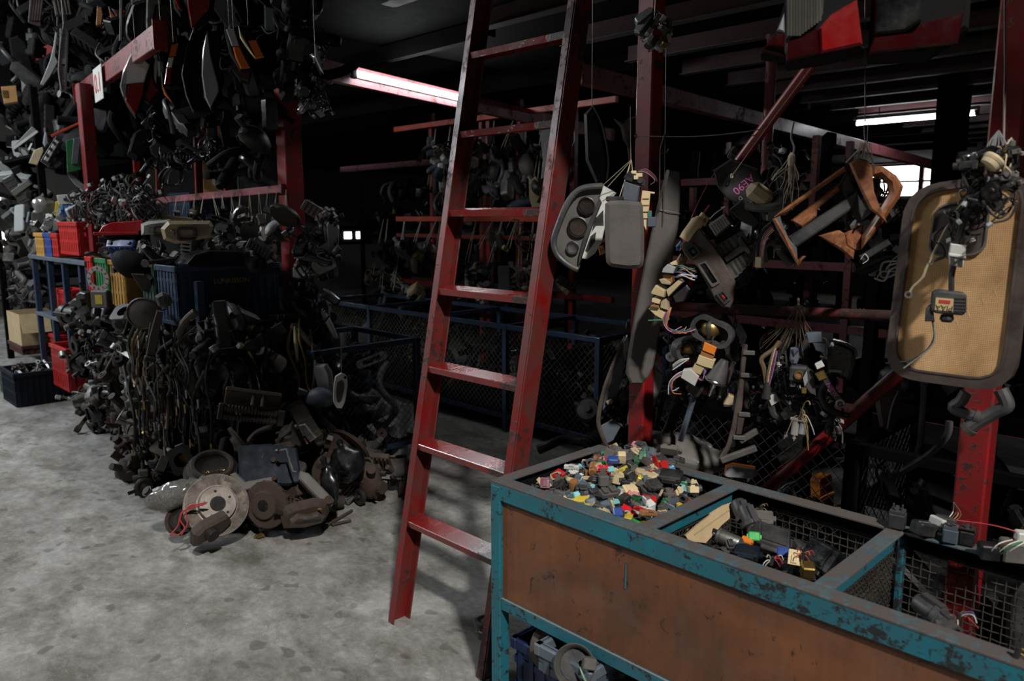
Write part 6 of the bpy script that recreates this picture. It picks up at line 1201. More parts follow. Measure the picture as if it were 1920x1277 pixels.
obj('tail_wire', cable([P.p3(1748, 600, -.005), P.p3(1751, 630, -.008), P.p3(1738, 655, -.006), P.p3(1708, 675, -.005), P.p3(1686, 678, -.004)], .0022), 'rubber', t); obj('tail_wire', cable([P.p3(1749, 600, -.005), P.p3(1752, 632, -.01), P.p3(1742, 652, -.008), P.p3(1720, 670, -.006), P.p3(1694, 690, -.004)], .0016), 'light_grey', t)
def ring_lead(label, pts, y, m_, r=.003):
    o = onY(*pts[0], y); q = [onY(*a, y) - o for a in pts]; t = thing('ring_lead', label, 'wire', T(o)); obj('lead', cable(q, r), m_, t); dr = (q[-1] - q[-2]).normalized(); M_ = T(q[-1] + dr * .006) @ Pl(pts[-1][0], pts[-1][1], y).M.to_3x3().to_4x4(); obj('ring_terminal', MB().ring(circ(.0085, 16), circ(.0045, 16), -.0012, .0012, M_, 16), 'steel', t)
ring_lead('stiff white wire with a ring terminal across the tan board', [(1822, 362), (1790, 400), (1760, 455), (1738, 500), (1730, 520), (1712, 538), (1706, 548)], 1.86, 'cream')
ring_lead('black wire with a bright ring terminal beside the white plug', [(1815, 380), (1775, 420), (1748, 445), (1766, 462), (1770, 480), (1758, 486), (1752, 488)], 1.86, 'rubber', .0035)
# dark hoses below the board
for lb, pts, r in (('grey bent hose end below the tan board, left one', [(1812, 735), (1802, 752), (1788, 764), (1812, 776), (1840, 786)], .014), ('grey bent hose end below the tan board, right one', [(1876, 730), (1888, 760), (1868, 772), (1832, 792), (1812, 806)], .016), ('long dark hose arcing behind the red post', [(1780, 790), (1776, 815), (1750, 845), (1715, 870), (1672, 895)], .010), ('thin upright dark hose left of the red post', [(1732, 720), (1730, 770), (1726, 820), (1722, 850)], .008)):
    o = onY(*pts[0], 2.03); t = obj('hose_end', MB().tube(smooth_path([onY(*a, 2.03 if r > .012 else 2.3) - o for a in pts], 5), r, 10), 'charcoal_plastic', None, T(o), lb, 'hose'); obj('cuff', MB().cyl(onY(*pts[-1], 2.03 if r > .012 else 2.3) - o, onY(*pts[-2], 2.03 if r > .012 else 2.3).lerp(onY(*pts[-1], 2.03 if r > .012 else 2.3), .6) - o, r * 1.25, n=12), 'dusty_rubber', t)

# --- lower hanging group (left)
P = Pl(1150, 745, 2.15, yaw=8); t = thing('bumper_trim', 'curved black bumper end with clips hung at the bin corner', 'bumper', P.M)
obj('skin', MB().tube(smooth_path([P.p3(*a, 0) for a in ((1174, 632), (1160, 662), (1142, 705), (1128, 750), (1122, 790), (1128, 815), (1140, 840), (1156, 856))], 4), .008, 8), 'brown_plastic', t)
obj('web', MB().prism(P.pts([(1166, 658), (1172, 682), (1160, 735), (1144, 752), (1130, 770), (1136, 725), (1150, 690)]), .0, .012, .002), 'blue_grey', t); obj('web', MB().prism(P.pts([(1126, 800), (1150, 786), (1164, 800), (1150, 826), (1138, 832)]), .0, .012, .002), 'blue_grey', t)
for a, b in ((1142, 752), (1152, 834)): obj('clip', MB().box(P.p3(a, b, -.01), (.022, .012, .014), (0, -30, 0), .002), 'cream', t)
obj('stiffener', MB().tube([P.p3(*a, 0) for a in ((1140, 778), (1158, 792), (1172, 802), (1176, 795))], .005, 6), 'dusty_grey', t); obj('top_hook', MB().prism(P.pts([(1168, 640), (1176, 628), (1180, 655), (1170, 665)]), -.01, .012, .002), 'light_grey', t)
P = Pl(1212, 745, 2.2, yaw=6); t = thing('metal_cover', 'bare grey metal cover plate with two screw holes', 'cover plate', P.M)
obj('plate', MB().prism(P.pts([(1176, 786), (1188, 728), (1200, 716), (1212, 692), (1226, 690), (1244, 700), (1240, 730), (1222, 770), (1222, 802), (1176, 796)]), -.006, .01, .004), 'light_grey', t)
for a, b, r in ((1220, 713, .009), (1222, 740, .012)): g = obj('boss', MB().cyl(P.p3(a, b, -.006), P.p3(a, b, -.010), r, n=16), 'steel', t); obj('slot', MB().box(P.p3(a, b, -.0112), (r * .8, .001, r * .3)), 'ink', g)
obj('rust_edge', MB().prism(P.pts([(1240, 735), (1248, 740), (1236, 800), (1228, 800), (1234, 765)]), -.004, .012, .002), 'rust', t)
t = thing('corrugated_hose', 'black corrugated hose leaning behind the bin', 'hose', T(onY(1262, 780, 2.25))); o = onY(1262, 780, 2.25); a, b = onY(1252, 808, 2.25) - o, onY(1278, 742, 2.25) - o; q = (b - a).to_track_quat('Z', 'Y').to_matrix().to_4x4()
pr = []
for k in range(22): pr += [(.019, k * (b - a).length / 22), (.0145, (k + .5) * (b - a).length / 22)]
obj('bellows', MB().lathe(pr, 12, T(a) @ q), 'charcoal_plastic', t); obj('cuff', MB().cyl(a, a - (b - a).normalized() * .03, .018, n=12), 'dusty_grey', t)
t = thing('wheel_brace', 'dark cranked bar with a square head behind the bin', 'bar', T(onY(1290, 770, 2.18))); o = onY(1290, 770, 2.18); obj('shaft', MB().cyl(onY(1276, 826, 2.18) - o, onY(1304, 735, 2.18) - o, .010, n=10), 'blue_grey', t); obj('head', MB().box(onY(1303, 728, 2.17) - o, (.05, .04, .04), (0, 35, 20), .006), 'charcoal_plastic', t)
def horn_ring(label, px, py, yv, s_, yaw, tilt):
    M_ = Pl(px, py, yv, yaw=yaw).M @ RY(tilt) @ S(s_); t = thing('speaker_pod', label, 'speaker', M_); obj('frame', MB().ring(rrect(.13, .075, .034, 6), rrect(.104, .052, .024, 6), -.02, .02, n=40), 'charcoal_plastic', t); obj('dome', MB().sphere((-.008, 0, .004), (.03, .026, .028), 16, 10), 'brass', t); obj('band', MB().torus(.031, .006, 20, 6, T(-.008, 0, .004) @ RY(70)), 'black_plastic', t); obj('end_boss', MB().cyl((.045, -.012, -.018), (.045, .02, -.018), .009, n=10), 'black_plastic', t)
horn_ring('oval black pod with a bronze dome, upper of two', 1336, 621, 2.02, 1.0, -12, 22); horn_ring('black pod with a bronze dome, lower and left of two', 1296, 652, 2.06, .95, 30, -10)
t = thing('bush_roller', 'grey rubber roller below the lower pod', 'roller', Pl(1261, 668, 2.05).M @ RZ(-25)); obj('roller', MB().ring(circ(.016, 18), circ(.006, 18), -.016, .02, n=18), 'light_grey', t); obj('core', MB().cyl((0, -.014, 0), (0, .018, 0), .007, n=12), 'steel', t)
P = Pl(1316, 685, 2.0, yaw=-6); t = thing('connector_chain', 'chain of orange, cream and white connectors hanging diagonally', 'connector', P.M)
for nm, L, m_, y0 in (('orange_socket', [(1322, 640), (1345, 650), (1340, 664), (1318, 655)], 'orange_plastic', -.02), ('amber_socket', [(1316, 656), (1340, 666), (1336, 676), (1313, 668)], 'amber_plastic', -.016), ('cream_socket', [(1312, 664), (1342, 674), (1336, 690), (1320, 686), (1306, 680)], 'beige_plastic', -.018), ('cream_socket', [(1304, 680), (1322, 688), (1314, 702), (1296, 694)], 'beige_plastic', -.014), ('white_plug', [(1282, 692), (1296, 690), (1312, 704), (1304, 722), (1278, 706)], 'white_plastic', -.02)): obj(nm, MB().prism(P.pts(L), y0, .012, .002), m_, t)
for k in range(7): obj('wire', cable([P.p3(1284, 694 + k, -.01), P.p3(1270 - k, 700 + k * 2, -.016), P.p3(1256 + k, 716 + k * 3, -.012), P.p3(1254 + k * 4, 738 - (k % 3) * 6, -.006)], .0013, 4, 5), ['wire_white', 'wire_blue', 'wire_orange', 'wire_violet', 'wire_blue', 'wire_white', 'wire_orange'][k], t)
for k in range(5): obj('wire', cable([P.p3(1306, 704, -.008), P.p3(1316 + k, 712, -.014), P.p3(1322, 700 - k * 3, -.01), P.p3(1326 + k, 692, -.004)], .0016, 4, 5), ['wire_red', 'wire_blue', 'wire_blue', 'wire_pink', 'wire_blue'][k], t)
for k in range(4): obj('wire', cable([P.p3(1292, 672, 0), P.p3(1276, 674 + k * 3, -.01), P.p3(1262, 684 + k * 3, -.006)], .0018, 4, 5), ['wire_white', 'cream', 'wire_blue', 'wire_white'][k], t)
strings(t, P.M, [(onY(1334, 642, 2.0), onY(1350, 600, 2.04))], .003, 'rubber', 'lead')
M_ = Pl(1348, 700, 2.0, yaw=0).M @ RY(-160); t = thing('horn_cone', 'grey cone-shaped horn with a chrome stud', 'horn', M_); obj('cone', MB().lathe([(.0, -.045), (.012, -.043), (.02, -.02), (.028, .012), (.031, .02), (.031, .03), (.02, .034), (0, .034)], 22), 'charcoal_plastic', t); obj('band', MB().torus(.031, .003, 22, 6, T(0, 0, .024)), 'chrome', t); obj('stud', MB().lathe([(.008, .034), (.008, .05), (.005, .052), (.005, .075), (0, .076)], 10), 'chrome', t)
t, P = slab_thing('bumper_bracket', 'purple-brown vertical trim strip with clip tabs left of the wires', 'moulding', (1385, 755), 2.12, [(1392, 645), (1402, 647), (1396, 700), (1392, 760), (1380, 812), (1366, 845), (1352, 864), (1347, 858), (1362, 835), (1372, 800), (1382, 740), (1388, 690)], .03, 'brown_plastic', extra=[('clip_tab', lambda P: [b_ for b_ in [MB()] for (a, c) in ((1400, 702), (1396, 775), (1386, 818), (1404, 660)) if b_.box(P.p3(a, c, -.016), (.035, .012, .014), bev=.002)][0], 'dusty_grey'), ('foot_bar', lambda P: MB().bar(P.p3(1352, 860, -.02), P.p3(1418, 838, -.01), .02, .02, bev=.003), 'dusty_grey'), ('foot_bar', lambda P: MB().bar(P.p3(1386, 826, -.01), P.p3(1422, 806, -.0), .016, .02, bev=.003), 'dusty_grey'), ('inner_web', lambda P: MB().prism(P.pts([(1384, 780), (1396, 782), (1390, 812), (1380, 812)]), -.02, .0, .002), 'brown_plastic')])
t.name = 'moulding_strip'
slab_thing('wood_lath', 'short brown lath standing between the cone horn and the trim strip', 'lath', (1360, 715), 2.2, [(1372, 676), (1380, 682), (1356, 748), (1344, 750)], .02, 'brown_plastic', extra=[('nail', lambda P: MB().cyl(P.p3(1350, 742, -.012), P.p3(1350, 742, -.018), .004, n=8), 'steel')])
slab_thing('foam_wedge', 'pale wedge of foam beside the brown lath', 'foam', (1366, 752), 2.25, [(1366, 738), (1376, 742), (1374, 760), (1356, 756)], .04, 'cream', extra=[('skin', lambda P: MB().box(P.p3(1366, 758, -.022), (.03, .004, .006)), 'brown_plastic')])
# crumpled clear-grey bag behind the bin
bagm = MB().sphere((0, 0, 0), (.17, .09, .06), 26, 14).warp(lambda v: v * (1 + .35 * noise.noise(v * 12) + .22 * abs(noise.noise(v * 28))))
t = thing('plastic_sheet', 'crumpled grey plastic sheet behind the back rail', 'plastic sheet', T(onY(1285, 850, 2.30)) @ RZ(20) @ RY(8)); obj('sheet_fold', bagm, 'sheet_grey', t); obj('dark_core', MB().sphere((0, .01, -.01), (.13, .06, .045), 14, 8).warp(lambda v: v * (1 + .3 * noise.noise(v * 15))), 'charcoal_plastic', t)
t, P = slab_thing('red_shard', 'red plastic shard showing behind the bin corner', 'shard', (1190, 835), 2.25, [(1176, 842), (1194, 820), (1204, 840), (1200, 850)], .02, 'red_plastic', extra=[('edge', lambda P: MB().bar(P.p3(1194, 822, -.011), P.p3(1203, 842, -.011), .004, .004), 'bright_red')])
# --- right lower group
P = Pl(1470, 700, 2.12, yaw=4); t = thing('loom_plug', 'taped loom ending in a white plug, hanging in the right group', 'plug', P.M)
obj('sheath', cable([P.p3(*a) for a in ((1462, 640), (1450, 655), (1428, 672), (1432, 690), (1436, 712), (1438, 735))], .007), 'wire_brown', t); obj('boot', MB().lathe([(.016, -.02), (.012, .0), (.007, .03)], 12, T(P.p3(1438, 734, -.004))), 'rubber', t); obj('plug', MB().prism(P.pts([(1438, 742), (1454, 736), (1462, 750), (1446, 760)]), -.014, .012, .002), 'white_plastic', t)
for k in range(6): obj('wire', cable([P.p3(1452 + k, 648 + k * 2, -.008), P.p3(1444 + k * 2, 672, -.012), P.p3(1438 + k * 2, 700, -.012), P.p3(1437 + k, 722, -.008)], .0012, 4, 5), ['wire_green', 'wire_orange', 'wire_white', 'wire_red', 'wire_blue', 'wire_pink'][k], t)
obj('elbow', cable([P.p3(1446, 756, 0), P.p3(1450, 775, 0), P.p3(1462, 782, -.005), P.p3(1474, 776, -.008)], .010), 'charcoal_plastic', t); obj('elbow_cuff', MB().cyl(P.p3(1468, 780, -.006), P.p3(1478, 774, -.008), .013, n=12), 'light_grey', t)
P = Pl(1466, 690, 2.16); t = thing('chain_guide', 'oval black guide full of folded chain', 'guide', P.M); obj('guide_rim', MB().ring(P.pts([(1462, 655), (1474, 656), (1478, 690), (1470, 722), (1458, 720), (1456, 690)]), P.pts([(1464, 662), (1472, 663), (1474, 690), (1468, 716), (1461, 714), (1460, 690)]), -.012, .012, n=28), 'charcoal_plastic', t)
for k in range(7): obj('chain_link', MB().torus(.010, .0035, 10, 5, T(P.p3(1467 - (k % 2) * 2, 666 + k * 8, -.004)) @ RX(70 + k * 35)), 'black_plastic', t)
slab_thing('mount_bracket', 'grey bracket with a round eye in the right group', 'bracket', (1489, 668), 2.08, [(1482, 652), (1500, 650), (1500, 668), (1494, 682), (1484, 682), (1480, 672)], .02, 'blue_grey', extra=[('eye', lambda P: MB().cyl(P.p3(1486, 676, -.0115), P.p3(1486, 676, -.0095), .005, n=14), 'ink'), ('rib', lambda P: MB().tube([P.p3(1486, 654, -.012), P.p3(1490, 664, -.014), P.p3(1496, 656, -.012)], .003, 6), 'charcoal_plastic')])
t = thing('ignition_barrel', 'ignition lock with a bright brass ring', 'lock', Pl(1498, 702, 2.06).M); obj('barrel', MB().box((0, .02, 0), (.05, .05, .045), bev=.006), 'charcoal_plastic', t); obj('bezel', MB().ring(circ(.0125, 20), circ(.008, 20), -.012, -.004, n=20), 'brass', t); obj('key_face', MB().cyl((0, -.009, 0), (0, 0, 0), .008, n=14), 'amber_plastic', t)
slab_thing('pedal_switch', 'charcoal wedge-shaped switch beside the ignition lock', 'switch', (1516, 722), 2.06, [(1506, 705), (1514, 690), (1526, 698), (1530, 740), (1518, 736), (1508, 722)], .035, 'charcoal_plastic', extra=[('face', lambda P: MB().prism(P.pts([(1506, 706), (1513, 692), (1515, 712), (1509, 722)]), -.022, -.016), 'light_grey'), ('contact', lambda P: MB().box(P.p3(1508, 730, -.012), (.012, .01, .016)), 'brass')])
P = Pl(1535, 640, 2.08); t = thing('relay_module', 'blue-grey twin relay module with bent pins at the top of the right group', 'relay', P.M); obj('block', MB().prism(P.pts([(1512, 624), (1540, 622), (1542, 640), (1516, 642)]), -.02, .015, .003), 'blue_grey', t); obj('block', MB().prism(P.pts([(1524, 641), (1550, 642), (1548, 660), (1530, 656)]), -.02, .01, .003), 'blue_grey', t); obj('pin', cable([P.p3(1542, 632, -.01), P.p3(1550, 636, -.012), P.p3(1548, 648, -.01)], .002), 'steel', t); obj('pin', MB().cyl(P.p3(1510, 628, -.012), P.p3(1518, 628, -.012), .004, n=8), 'steel', t)
P = Pl(1548, 715, 2.05); t = thing('sensor_arm_unit', 'brassy sensor on a dark arm with pink marker lettering', 'sensor', P.M)
obj('sensor_can', MB().prism(P.pts([(1528, 700), (1544, 694), (1552, 708), (1536, 714)]), -.014, .012, .004), 'brass', t); obj('connector', MB().prism(P.pts([(1528, 682), (1540, 676), (1546, 686), (1532, 692)]), -.012, .01, .002), 'white_plastic', t); obj('arm', MB().prism(P.pts([(1542, 712), (1552, 708), (1582, 750), (1572, 758)]), -.008, .008, .002), 'charcoal_plastic', t)
obj('coil', MB().tube([P.p3(1576, 756, 0) + Vector((.010 * cos(k * .6), -.01 + .0006 * k, .010 * sin(k * .6))) for k in range(22)], .003, 6), 'light_grey', t); x_, z_ = P.p(1560, 730); text('marker_lettering', 'NIEW', .017, T(x_, -.0095, z_) @ RX(90) @ RZ(-56), 'pink_marker', t)
slab_thing('lamp_shell', 'black curved lamp shell behind the right group', 'lamp', (1576, 678), 2.2, [(1552, 650), (1562, 636), (1580, 640), (1602, 650), (1606, 664), (1594, 712), (1572, 706), (1552, 690)], .06, 'black_gloss', bev=.012, extra=[('rim', lambda P: MB().tube(smooth_path([P.p3(*q, -.032) for q in ((1556, 636), (1578, 640), (1602, 652), (1606, 666))], 4), .003, 6), 'charcoal_plastic'), ('slot', lambda P: MB().box(P.p3(1566, 692, -.032), (.035, .004, .007)), 'light_grey')])
strew(['wire_harness', 'sensor_block', 'solenoid_valve', 'horn', 'bracket', 'rubber_hose'], 40, lambda i, r: onY(r.uniform(1410, 1570), r.uniform(640, 800), r.uniform(2.16, 2.4)), 'in the dark right-hand group over the fence', 'dark parts in the right group', ['black_plastic', 'charcoal_plastic', 'rubber', 'black_gloss', 'oily_metal'], size=(.3, .55), rnd=r6)
strew(['wire_harness', 'sensor_block', 'rubber_hose', 'plastic_cover', 'air_duct'], 30, lambda i, r: onY(r.uniform(1180, 1400), r.uniform(600, 760), r.uniform(2.3, 2.55)), 'in shadow behind the hanging connectors', 'dark parts behind the hanging connectors', ['black_plastic', 'charcoal_plastic', 'rubber', 'black_gloss', 'brown_plastic'], size=(.4, .7), rnd=r6, parts=False)
t = thing('twine_fan', 'fan of brown twine above the right group', 'twine', T(onY(1498, 600, 2.12))); o = onY(1498, 585, 2.12)
for k in range(22): e = onY(1425 + k * 5.2, r6.uniform(622, 660), 2.12) - onY(1498, 600, 2.12); obj('strand', MB().tube([o - onY(1498, 600, 2.12) + Vector((r6.uniform(-.01, .01), 0, .02)), e * .5 + Vector((0, r6.uniform(-.01, .01), .01)), e], .0011, 4), 'wire_brown', t)
obj('cord', MB().tube([o - onY(1498, 600, 2.12), onY(1497, 560, 2.3) - onY(1498, 600, 2.12)], .004, 6), 'wire_brown', t)
wire_tuft('thin yellow wires below the right group', 1500, 780, 2.1, 9, .08, 12, ('wire_yellow', 'wire_brown', 'wire_white'), 1.0, .2, .0013)
put('solenoid_valve', T(onY(1492, 800, 2.1)) @ RX(170) @ S(.6), 'white-tipped plug at the bottom of the right group', None, 'light_grey')

# --- tail lamps at the top right
def tail_px(label, px, py, y, body, lenses, yaw=0, th=.10, d=None, hang=None, group='hanging tail lamps'):
    P = Pl(px, py, y, d, yaw); t = thing('tail_lamp', label, 'tail lamp', P.M, group)
    obj('housing', MB().prism(P.pts(body), .0, th, .01), 'near_black', t)
    for L, m_ in lenses: obj('lens', MB().prism(P.pts(L), -.022, .004, .006), m_, t)
    if hang: strings(t, P.M, [(P.M @ P.p3(*hang, .03), P.M @ P.p3(hang[0], hang[1], .03) + Vector((0, 0, .5)))], .0016, 'wire_iron', 'hanger_wire')
    return t, P
H = lambda L: Zc(1400, 0, .2818, L)
t, P = tail_px('clear and red tail lamp hanging at top right, catching the light', 1540, 40, 1.72, H([(258, -80), (262, 300), (262, 425), (500, 390), (772, 312), (740, 0), (720, -90)]), [(H([(262, -70), (265, 270), (370, 235), (450, 180), (505, 110), (520, -70)]), 'ribbed_clear'), (H([(480, 200), (560, 110), (730, 10), (768, 305), (490, 365)]), 'tail_red'), (H([(258, 295), (370, 245), (470, 195), (485, 368), (262, 420)]), 'deep_red')], hang=(1530, -20))
for k in range(12): obj('lens_rib', MB().bar(P.p3(*H([(280 + k * 19, -70)])[0], -.024), P.p3(*H([(280 + k * 19, 255 - max(0, k - 4) * 14)])[0], -.024), .004, .005), 'ribbed_clear', t)
tail_px('dim red tail lamp half hidden behind the bright one', 1450, 60, 1.85, H([(95, 355), (200, 190), (255, 0), (270, -60), (290, 380)]), [(H([(100, 350), (195, 230), (250, 235), (250, 385)]), 'deep_red'), (H([(200, 215), (250, 90), (252, 230)]), 'lens_grey')], hang=(1465, -20))
tail_px('large dark tail lamp in shade beside the right post', 1690, 40, 1.78, H([(800, 380), (830, 0), (850, -80), (1500, -80), (1480, 180), (1200, 370)]), [(H([(850, 240), (860, -70), (1180, -70), (1160, 150), (1050, 225)]), 'black_gloss'), (H([(810, 370), (850, 260), (1100, 230), (1180, 160), (1440, 100), (1400, 300)]), 'deep_red')], hang=(1700, -20))
strew(['solenoid_valve', 'lamp_housing', 'sensor_block', 'horn', 'solenoid_valve'], 22, lambda i, r: onY(1226 + r.uniform(-26, 30), 52 + r.uniform(-40, 36), 2.02 + r.uniform(-.04, .04)), 'in the bulb-holder cluster atop the middle post', 'bulb holders atop the middle post', ['aluminium', 'brass', 'black_plastic', 'light_grey', 'clear_lens', 'brown_plastic'], size=(.22, .4), rnd=r6)
t = thing('cluster_wire', 'iron wire from which the bulb-holder cluster hangs', 'wire', T(onY(1228, 30, 2.02))); obj('wire', MB().tube([(0, 0, 0), (.005, 0, .15), (.01, 0, .55)], .003, 6), 'wire_iron', t)
slab_thing('mud_guard', 'black curved mud guard hanging between ladder and post', 'mud guard', (1110, 270), 2.5, [(1095, 215), (1110, 200), (1128, 240), (1140, 300), (1138, 338), (1118, 345), (1098, 300)], .06, 'black_plastic', bev=.012, extra=[('lip', lambda P: MB().tube(smooth_path([P.p3(*q, -.034) for q in ((1112, 200), (1130, 240), (1141, 300), (1138, 338))], 4), .005, 6), 'charcoal_plastic'), ('hanger_wire', lambda P: MB().tube([P.p3(1110, 204, 0), P.p3(1112, -40, 0)], .002, 5), 'wire_iron')])
t, P = slab_thing('cloth_rag', 'dusty twisted rag tied beside the middle post', 'rag', (1172, 250), 2.2, [(1150, 222), (1168, 228), (1185, 218), (1186, 250), (1180, 280), (1168, 262), (1164, 240)], .03, 'dusty_grey', bev=.01, extra=[('tail', lambda P: cable([P.p3(1178, 276, 0), P.p3(1181, 300, 0), P.p3(1183, 318, 0)], .004), 'string'), ('tie', lambda P: cable([P.p3(1180, 224, 0), P.p3(1196, 215, .03), P.p3(1206, 212, .05)], .003), 'string')])

# ================================================================== BEHIND: cages, hanging rack, shelves
r7 = random.Random(41)
def cage(label, x0, x1, y0, y1, z1, nx, m='blue_paint', mesh=True, pitch=.05):
    t = thing('wire_cage', label, 'cage', T(x0, y0, 0)); w, d = x1 - x0, y1 - y0
    for i in range(nx + 1):
        for y in (0, d): obj('post', MB().box((w * i / nx, y, z1 / 2), (.04, .04, z1), bev=.002), m, t)
    for z in (z1 - .015, .12):
        for y in (0, d): obj('rail', MB().box((w / 2, y, z), (w + .04, .035, .035), bev=.002), m, t)
        for i in range(nx + 1): obj('rail', MB().box((w * i / nx, d / 2, z), (.035, d, .035), bev=.002), m, t)
    obj('cage_floor', MB().box((w / 2, d / 2, .14), (w, d, .01)), 'deck_dark', t)
    if mesh:
        def diamond(L, h):
            b = MB(); n = int(L / pitch)
            for i in range(-int(h / pitch), n + 1):
                for s in (1, -1):
                    a, c = i * pitch, i * pitch + h
                    p, q = Vector((a, .002 * s, 0)), Vector((c, .002 * s, h))
                    if a < 0: p = Vector((0, .002 * s, -a))
                    if c > L: q = Vector((L, .002 * s, L - a))
                    if q.x <= p.x: continue
                    if s < 0: p.z, q.z = h - p.z, h - q.z
                    b.tube([p, q], .0018, 4, False)
            return b
        obj('wire_mesh', diamond(w, z1 - .16), 'wire_iron', t, T(0, 0, .14), kind='stuff'); obj('wire_mesh', diamond(d, z1 - .16), 'wire_iron', t, T(w, 0, .14) @ RZ(90), kind='stuff')
    return t
cage('dark wire cage of glossy black parts behind the scrap pile', -5.5, -4.02, 2.32, 3.08, .82, 2)
GL = ['near_black_gloss', 'near_black_gloss', 'near_black', 'black_gloss', 'near_black']
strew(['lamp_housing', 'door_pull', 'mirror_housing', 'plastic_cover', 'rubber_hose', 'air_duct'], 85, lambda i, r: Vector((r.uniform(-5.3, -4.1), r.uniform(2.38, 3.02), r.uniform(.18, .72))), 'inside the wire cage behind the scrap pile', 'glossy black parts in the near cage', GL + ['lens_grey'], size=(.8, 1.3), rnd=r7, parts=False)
P = Pl(636, 732, None, 4.35, 10); t = thing('door_pull', 'white oval door pull with red pen marks hung on the cage', 'door handle', P.M)
obj('shell', MB().ring(P.pts([(629, 706), (640, 699), (650, 704), (651, 722), (646, 752), (640, 765), (630, 764), (625, 752), (626, 724)]), P.pts([(632, 716), (640, 711), (645, 716), (645, 728), (641, 748), (637, 755), (632, 754), (630, 744), (630, 728)]), -.012, .012, n=36), 'white_plastic', t); obj('cup', MB().prism(P.pts([(632, 716), (640, 711), (645, 716), (645, 728), (641, 748), (637, 755), (632, 754), (630, 744)]), .004, .012), 'dusty_grey', t)
obj('key_cylinder', MB().cyl(P.p3(646, 707, -.02), P.p3(646, 707, 0), .008, n=12), 'ink', t); x_, z_ = P.p(634, 742); text('pen_mark', 'INT', .02, T(x_, -.0135, z_) @ RX(90) @ RZ(80), 'red_marker', t); strings(t, P.M, [(P.M @ P.p3(640, 700, 0), P.M @ P.p3(640, 640, 0))])
put('mirror_housing', T(dep(600, 745, 4.4)) @ RZ(40) @ RX(180) @ S(.8), 'grey mirror body hanging left of the white door pull', None, 'blue_grey'); put('lamp_housing', T(dep(607, 715, 4.45)) @ RZ(40) @ RY(80) @ S(.8), 'glassy lamp hanging above the grey mirror body', None, 'lens_grey')
cage('long blue wire cage across the aisle behind the ladder', -6.7, -3.15, 3.93, 4.72, .82, 4)
strew(SOFTK + METALK, 110, lambda i, r: Vector((r.uniform(-6.5, -3.25), r.uniform(4.0, 4.65), r.uniform(.2, .72))), 'inside the long cage behind the ladder', 'parts in the long cage', ['near_black', 'oily_metal', 'near_black', 'near_black_brown', 'black_gloss'], size=(.8, 1.3), rnd=r7, parts=False)
strew(['rubber_hose', 'suspension_link', 'cast_housing', 'rubber_bellows', 'alternator'], 60, lambda i, r: (lambda x, y: Vector((x, y, r.uniform(.05, .35))))(r.uniform(-3.3, -2.0), r.uniform(3.75, 4.9)), 'piled on the floor behind the ladder foot', 'dark pile behind the ladder', ['near_black', 'near_black_brown', 'near_black', 'oily_metal'], size=(1.0, 1.6), rnd=r7, parts=False)
# hanging rack
YR = 4.95
t = thing('hanging_rack', 'red and orange steel rack hung with parts behind the ladder', 'rack', T(onY(810, 680, YR).x, YR, 0)); rx0 = onY(810, 680, YR).x
for px in (812, 905, 918, 975, 1075): x = onY(px, 380, YR).x - rx0; obj('upright', MB().box((x, 0, 1.32), (.05, .05, 2.64), bev=.003), 'red_paint', t)
for z, m_, h in ((onY(980, 212, YR).z, 'orange_paint', .05), (1.60, 'orange_paint', .05), (1.43, 'red_paint', .04), (.95, 'red_paint', .05)): obj('rail', MB().box((.95, -.04, z), (2.9, .04, h), bev=.003), m_, t)
obj('rail', MB().box((-.6, -.04, 2.16), (1.9, .04, .06), bev=.003), 'pink_beam', t)
def hang_row(n, px0, px1, py0, py1, top, place, group, mats, kinds, size, yv=4.8):
    for i in range(n):
        px = px0 + (px1 - px0) * (i + r7.random()) / n; p = onY(px, r7.uniform(py0, py1), yv + r7.uniform(-.12, .1)); k = r7.choice(kinds); m_ = r7.choice(mats)
        MM = T(p) @ rnd_rot(r7) @ S(r7.uniform(*size)); o = put(k, MM, f"{TINT[m_]} {PROTO[k]['words']} {place}", group, m_, False); I = MM.inverted()
        if i % 4 == 0: obj('string', MB().tube([I @ p, I @ Vector((p.x + .02, YR - .04, top))], .004, 4), 'string', o); obj('string', MB().tube([I @ (p + Vector((.05, 0, 0))), I @ Vector((p.x + .02, YR - .04, top))], .004, 4), 'string', o)
hang_row(46, 800, 1050, 255, 385, 2.48, 'hung from the orange rail behind the ladder', 'parts hung from the orange rail', ['light_grey', 'black_plastic', 'charcoal_plastic', 'dusty_grey', 'aluminium', 'blue_grey', 'black_plastic', 'black_gloss'], SOFTK + ['solenoid_valve', 'bracket', 'sensor_block'], (.8, 1.3))
hang_row(16, 815, 880, 262, 350, 2.3, 'in the pale bunch left of the ladder', 'pale bunch left of the ladder', ['white_plastic', 'light_grey', 'white_plastic', 'blue_grey'], ['sensor_block', 'control_unit', 'wire_harness', 'lamp_housing'], (.7, 1.1), 4.65)
hang_row(75, 690, 1060, 445, 560, 1.6, 'strung from the lower rail behind the ladder', 'parts strung from the lower rail', ['dusty_grey', 'black_plastic', 'charcoal_plastic', 'oily_metal', 'brown_plastic', 'light_grey', 'cream', 'rust_grey', 'black_plastic'], METALK + SOFTK, (.7, 1.2))
slab_thing('engine_cover', 'grey engine cover with moulded lettering behind the ladder', 'engine cover', (1030, 290), 4.7, [(1012, 250), (1030, 236), (1052, 232), (1050, 285), (1040, 325), (1014, 336), (1018, 300)], .06, 'light_grey', extra=[('badge', lambda P: MB().ring(circ(.045, 20, *P.p(1031, 275)), circ(.037, 20, *P.p(1031, 275)), -.036, -.03, n=20), 'white_plastic'), ('hole', lambda P: MB().cyl(P.p3(1046, 292, -.034), P.p3(1046, 292, -.029), .02, n=12), 'ink')])
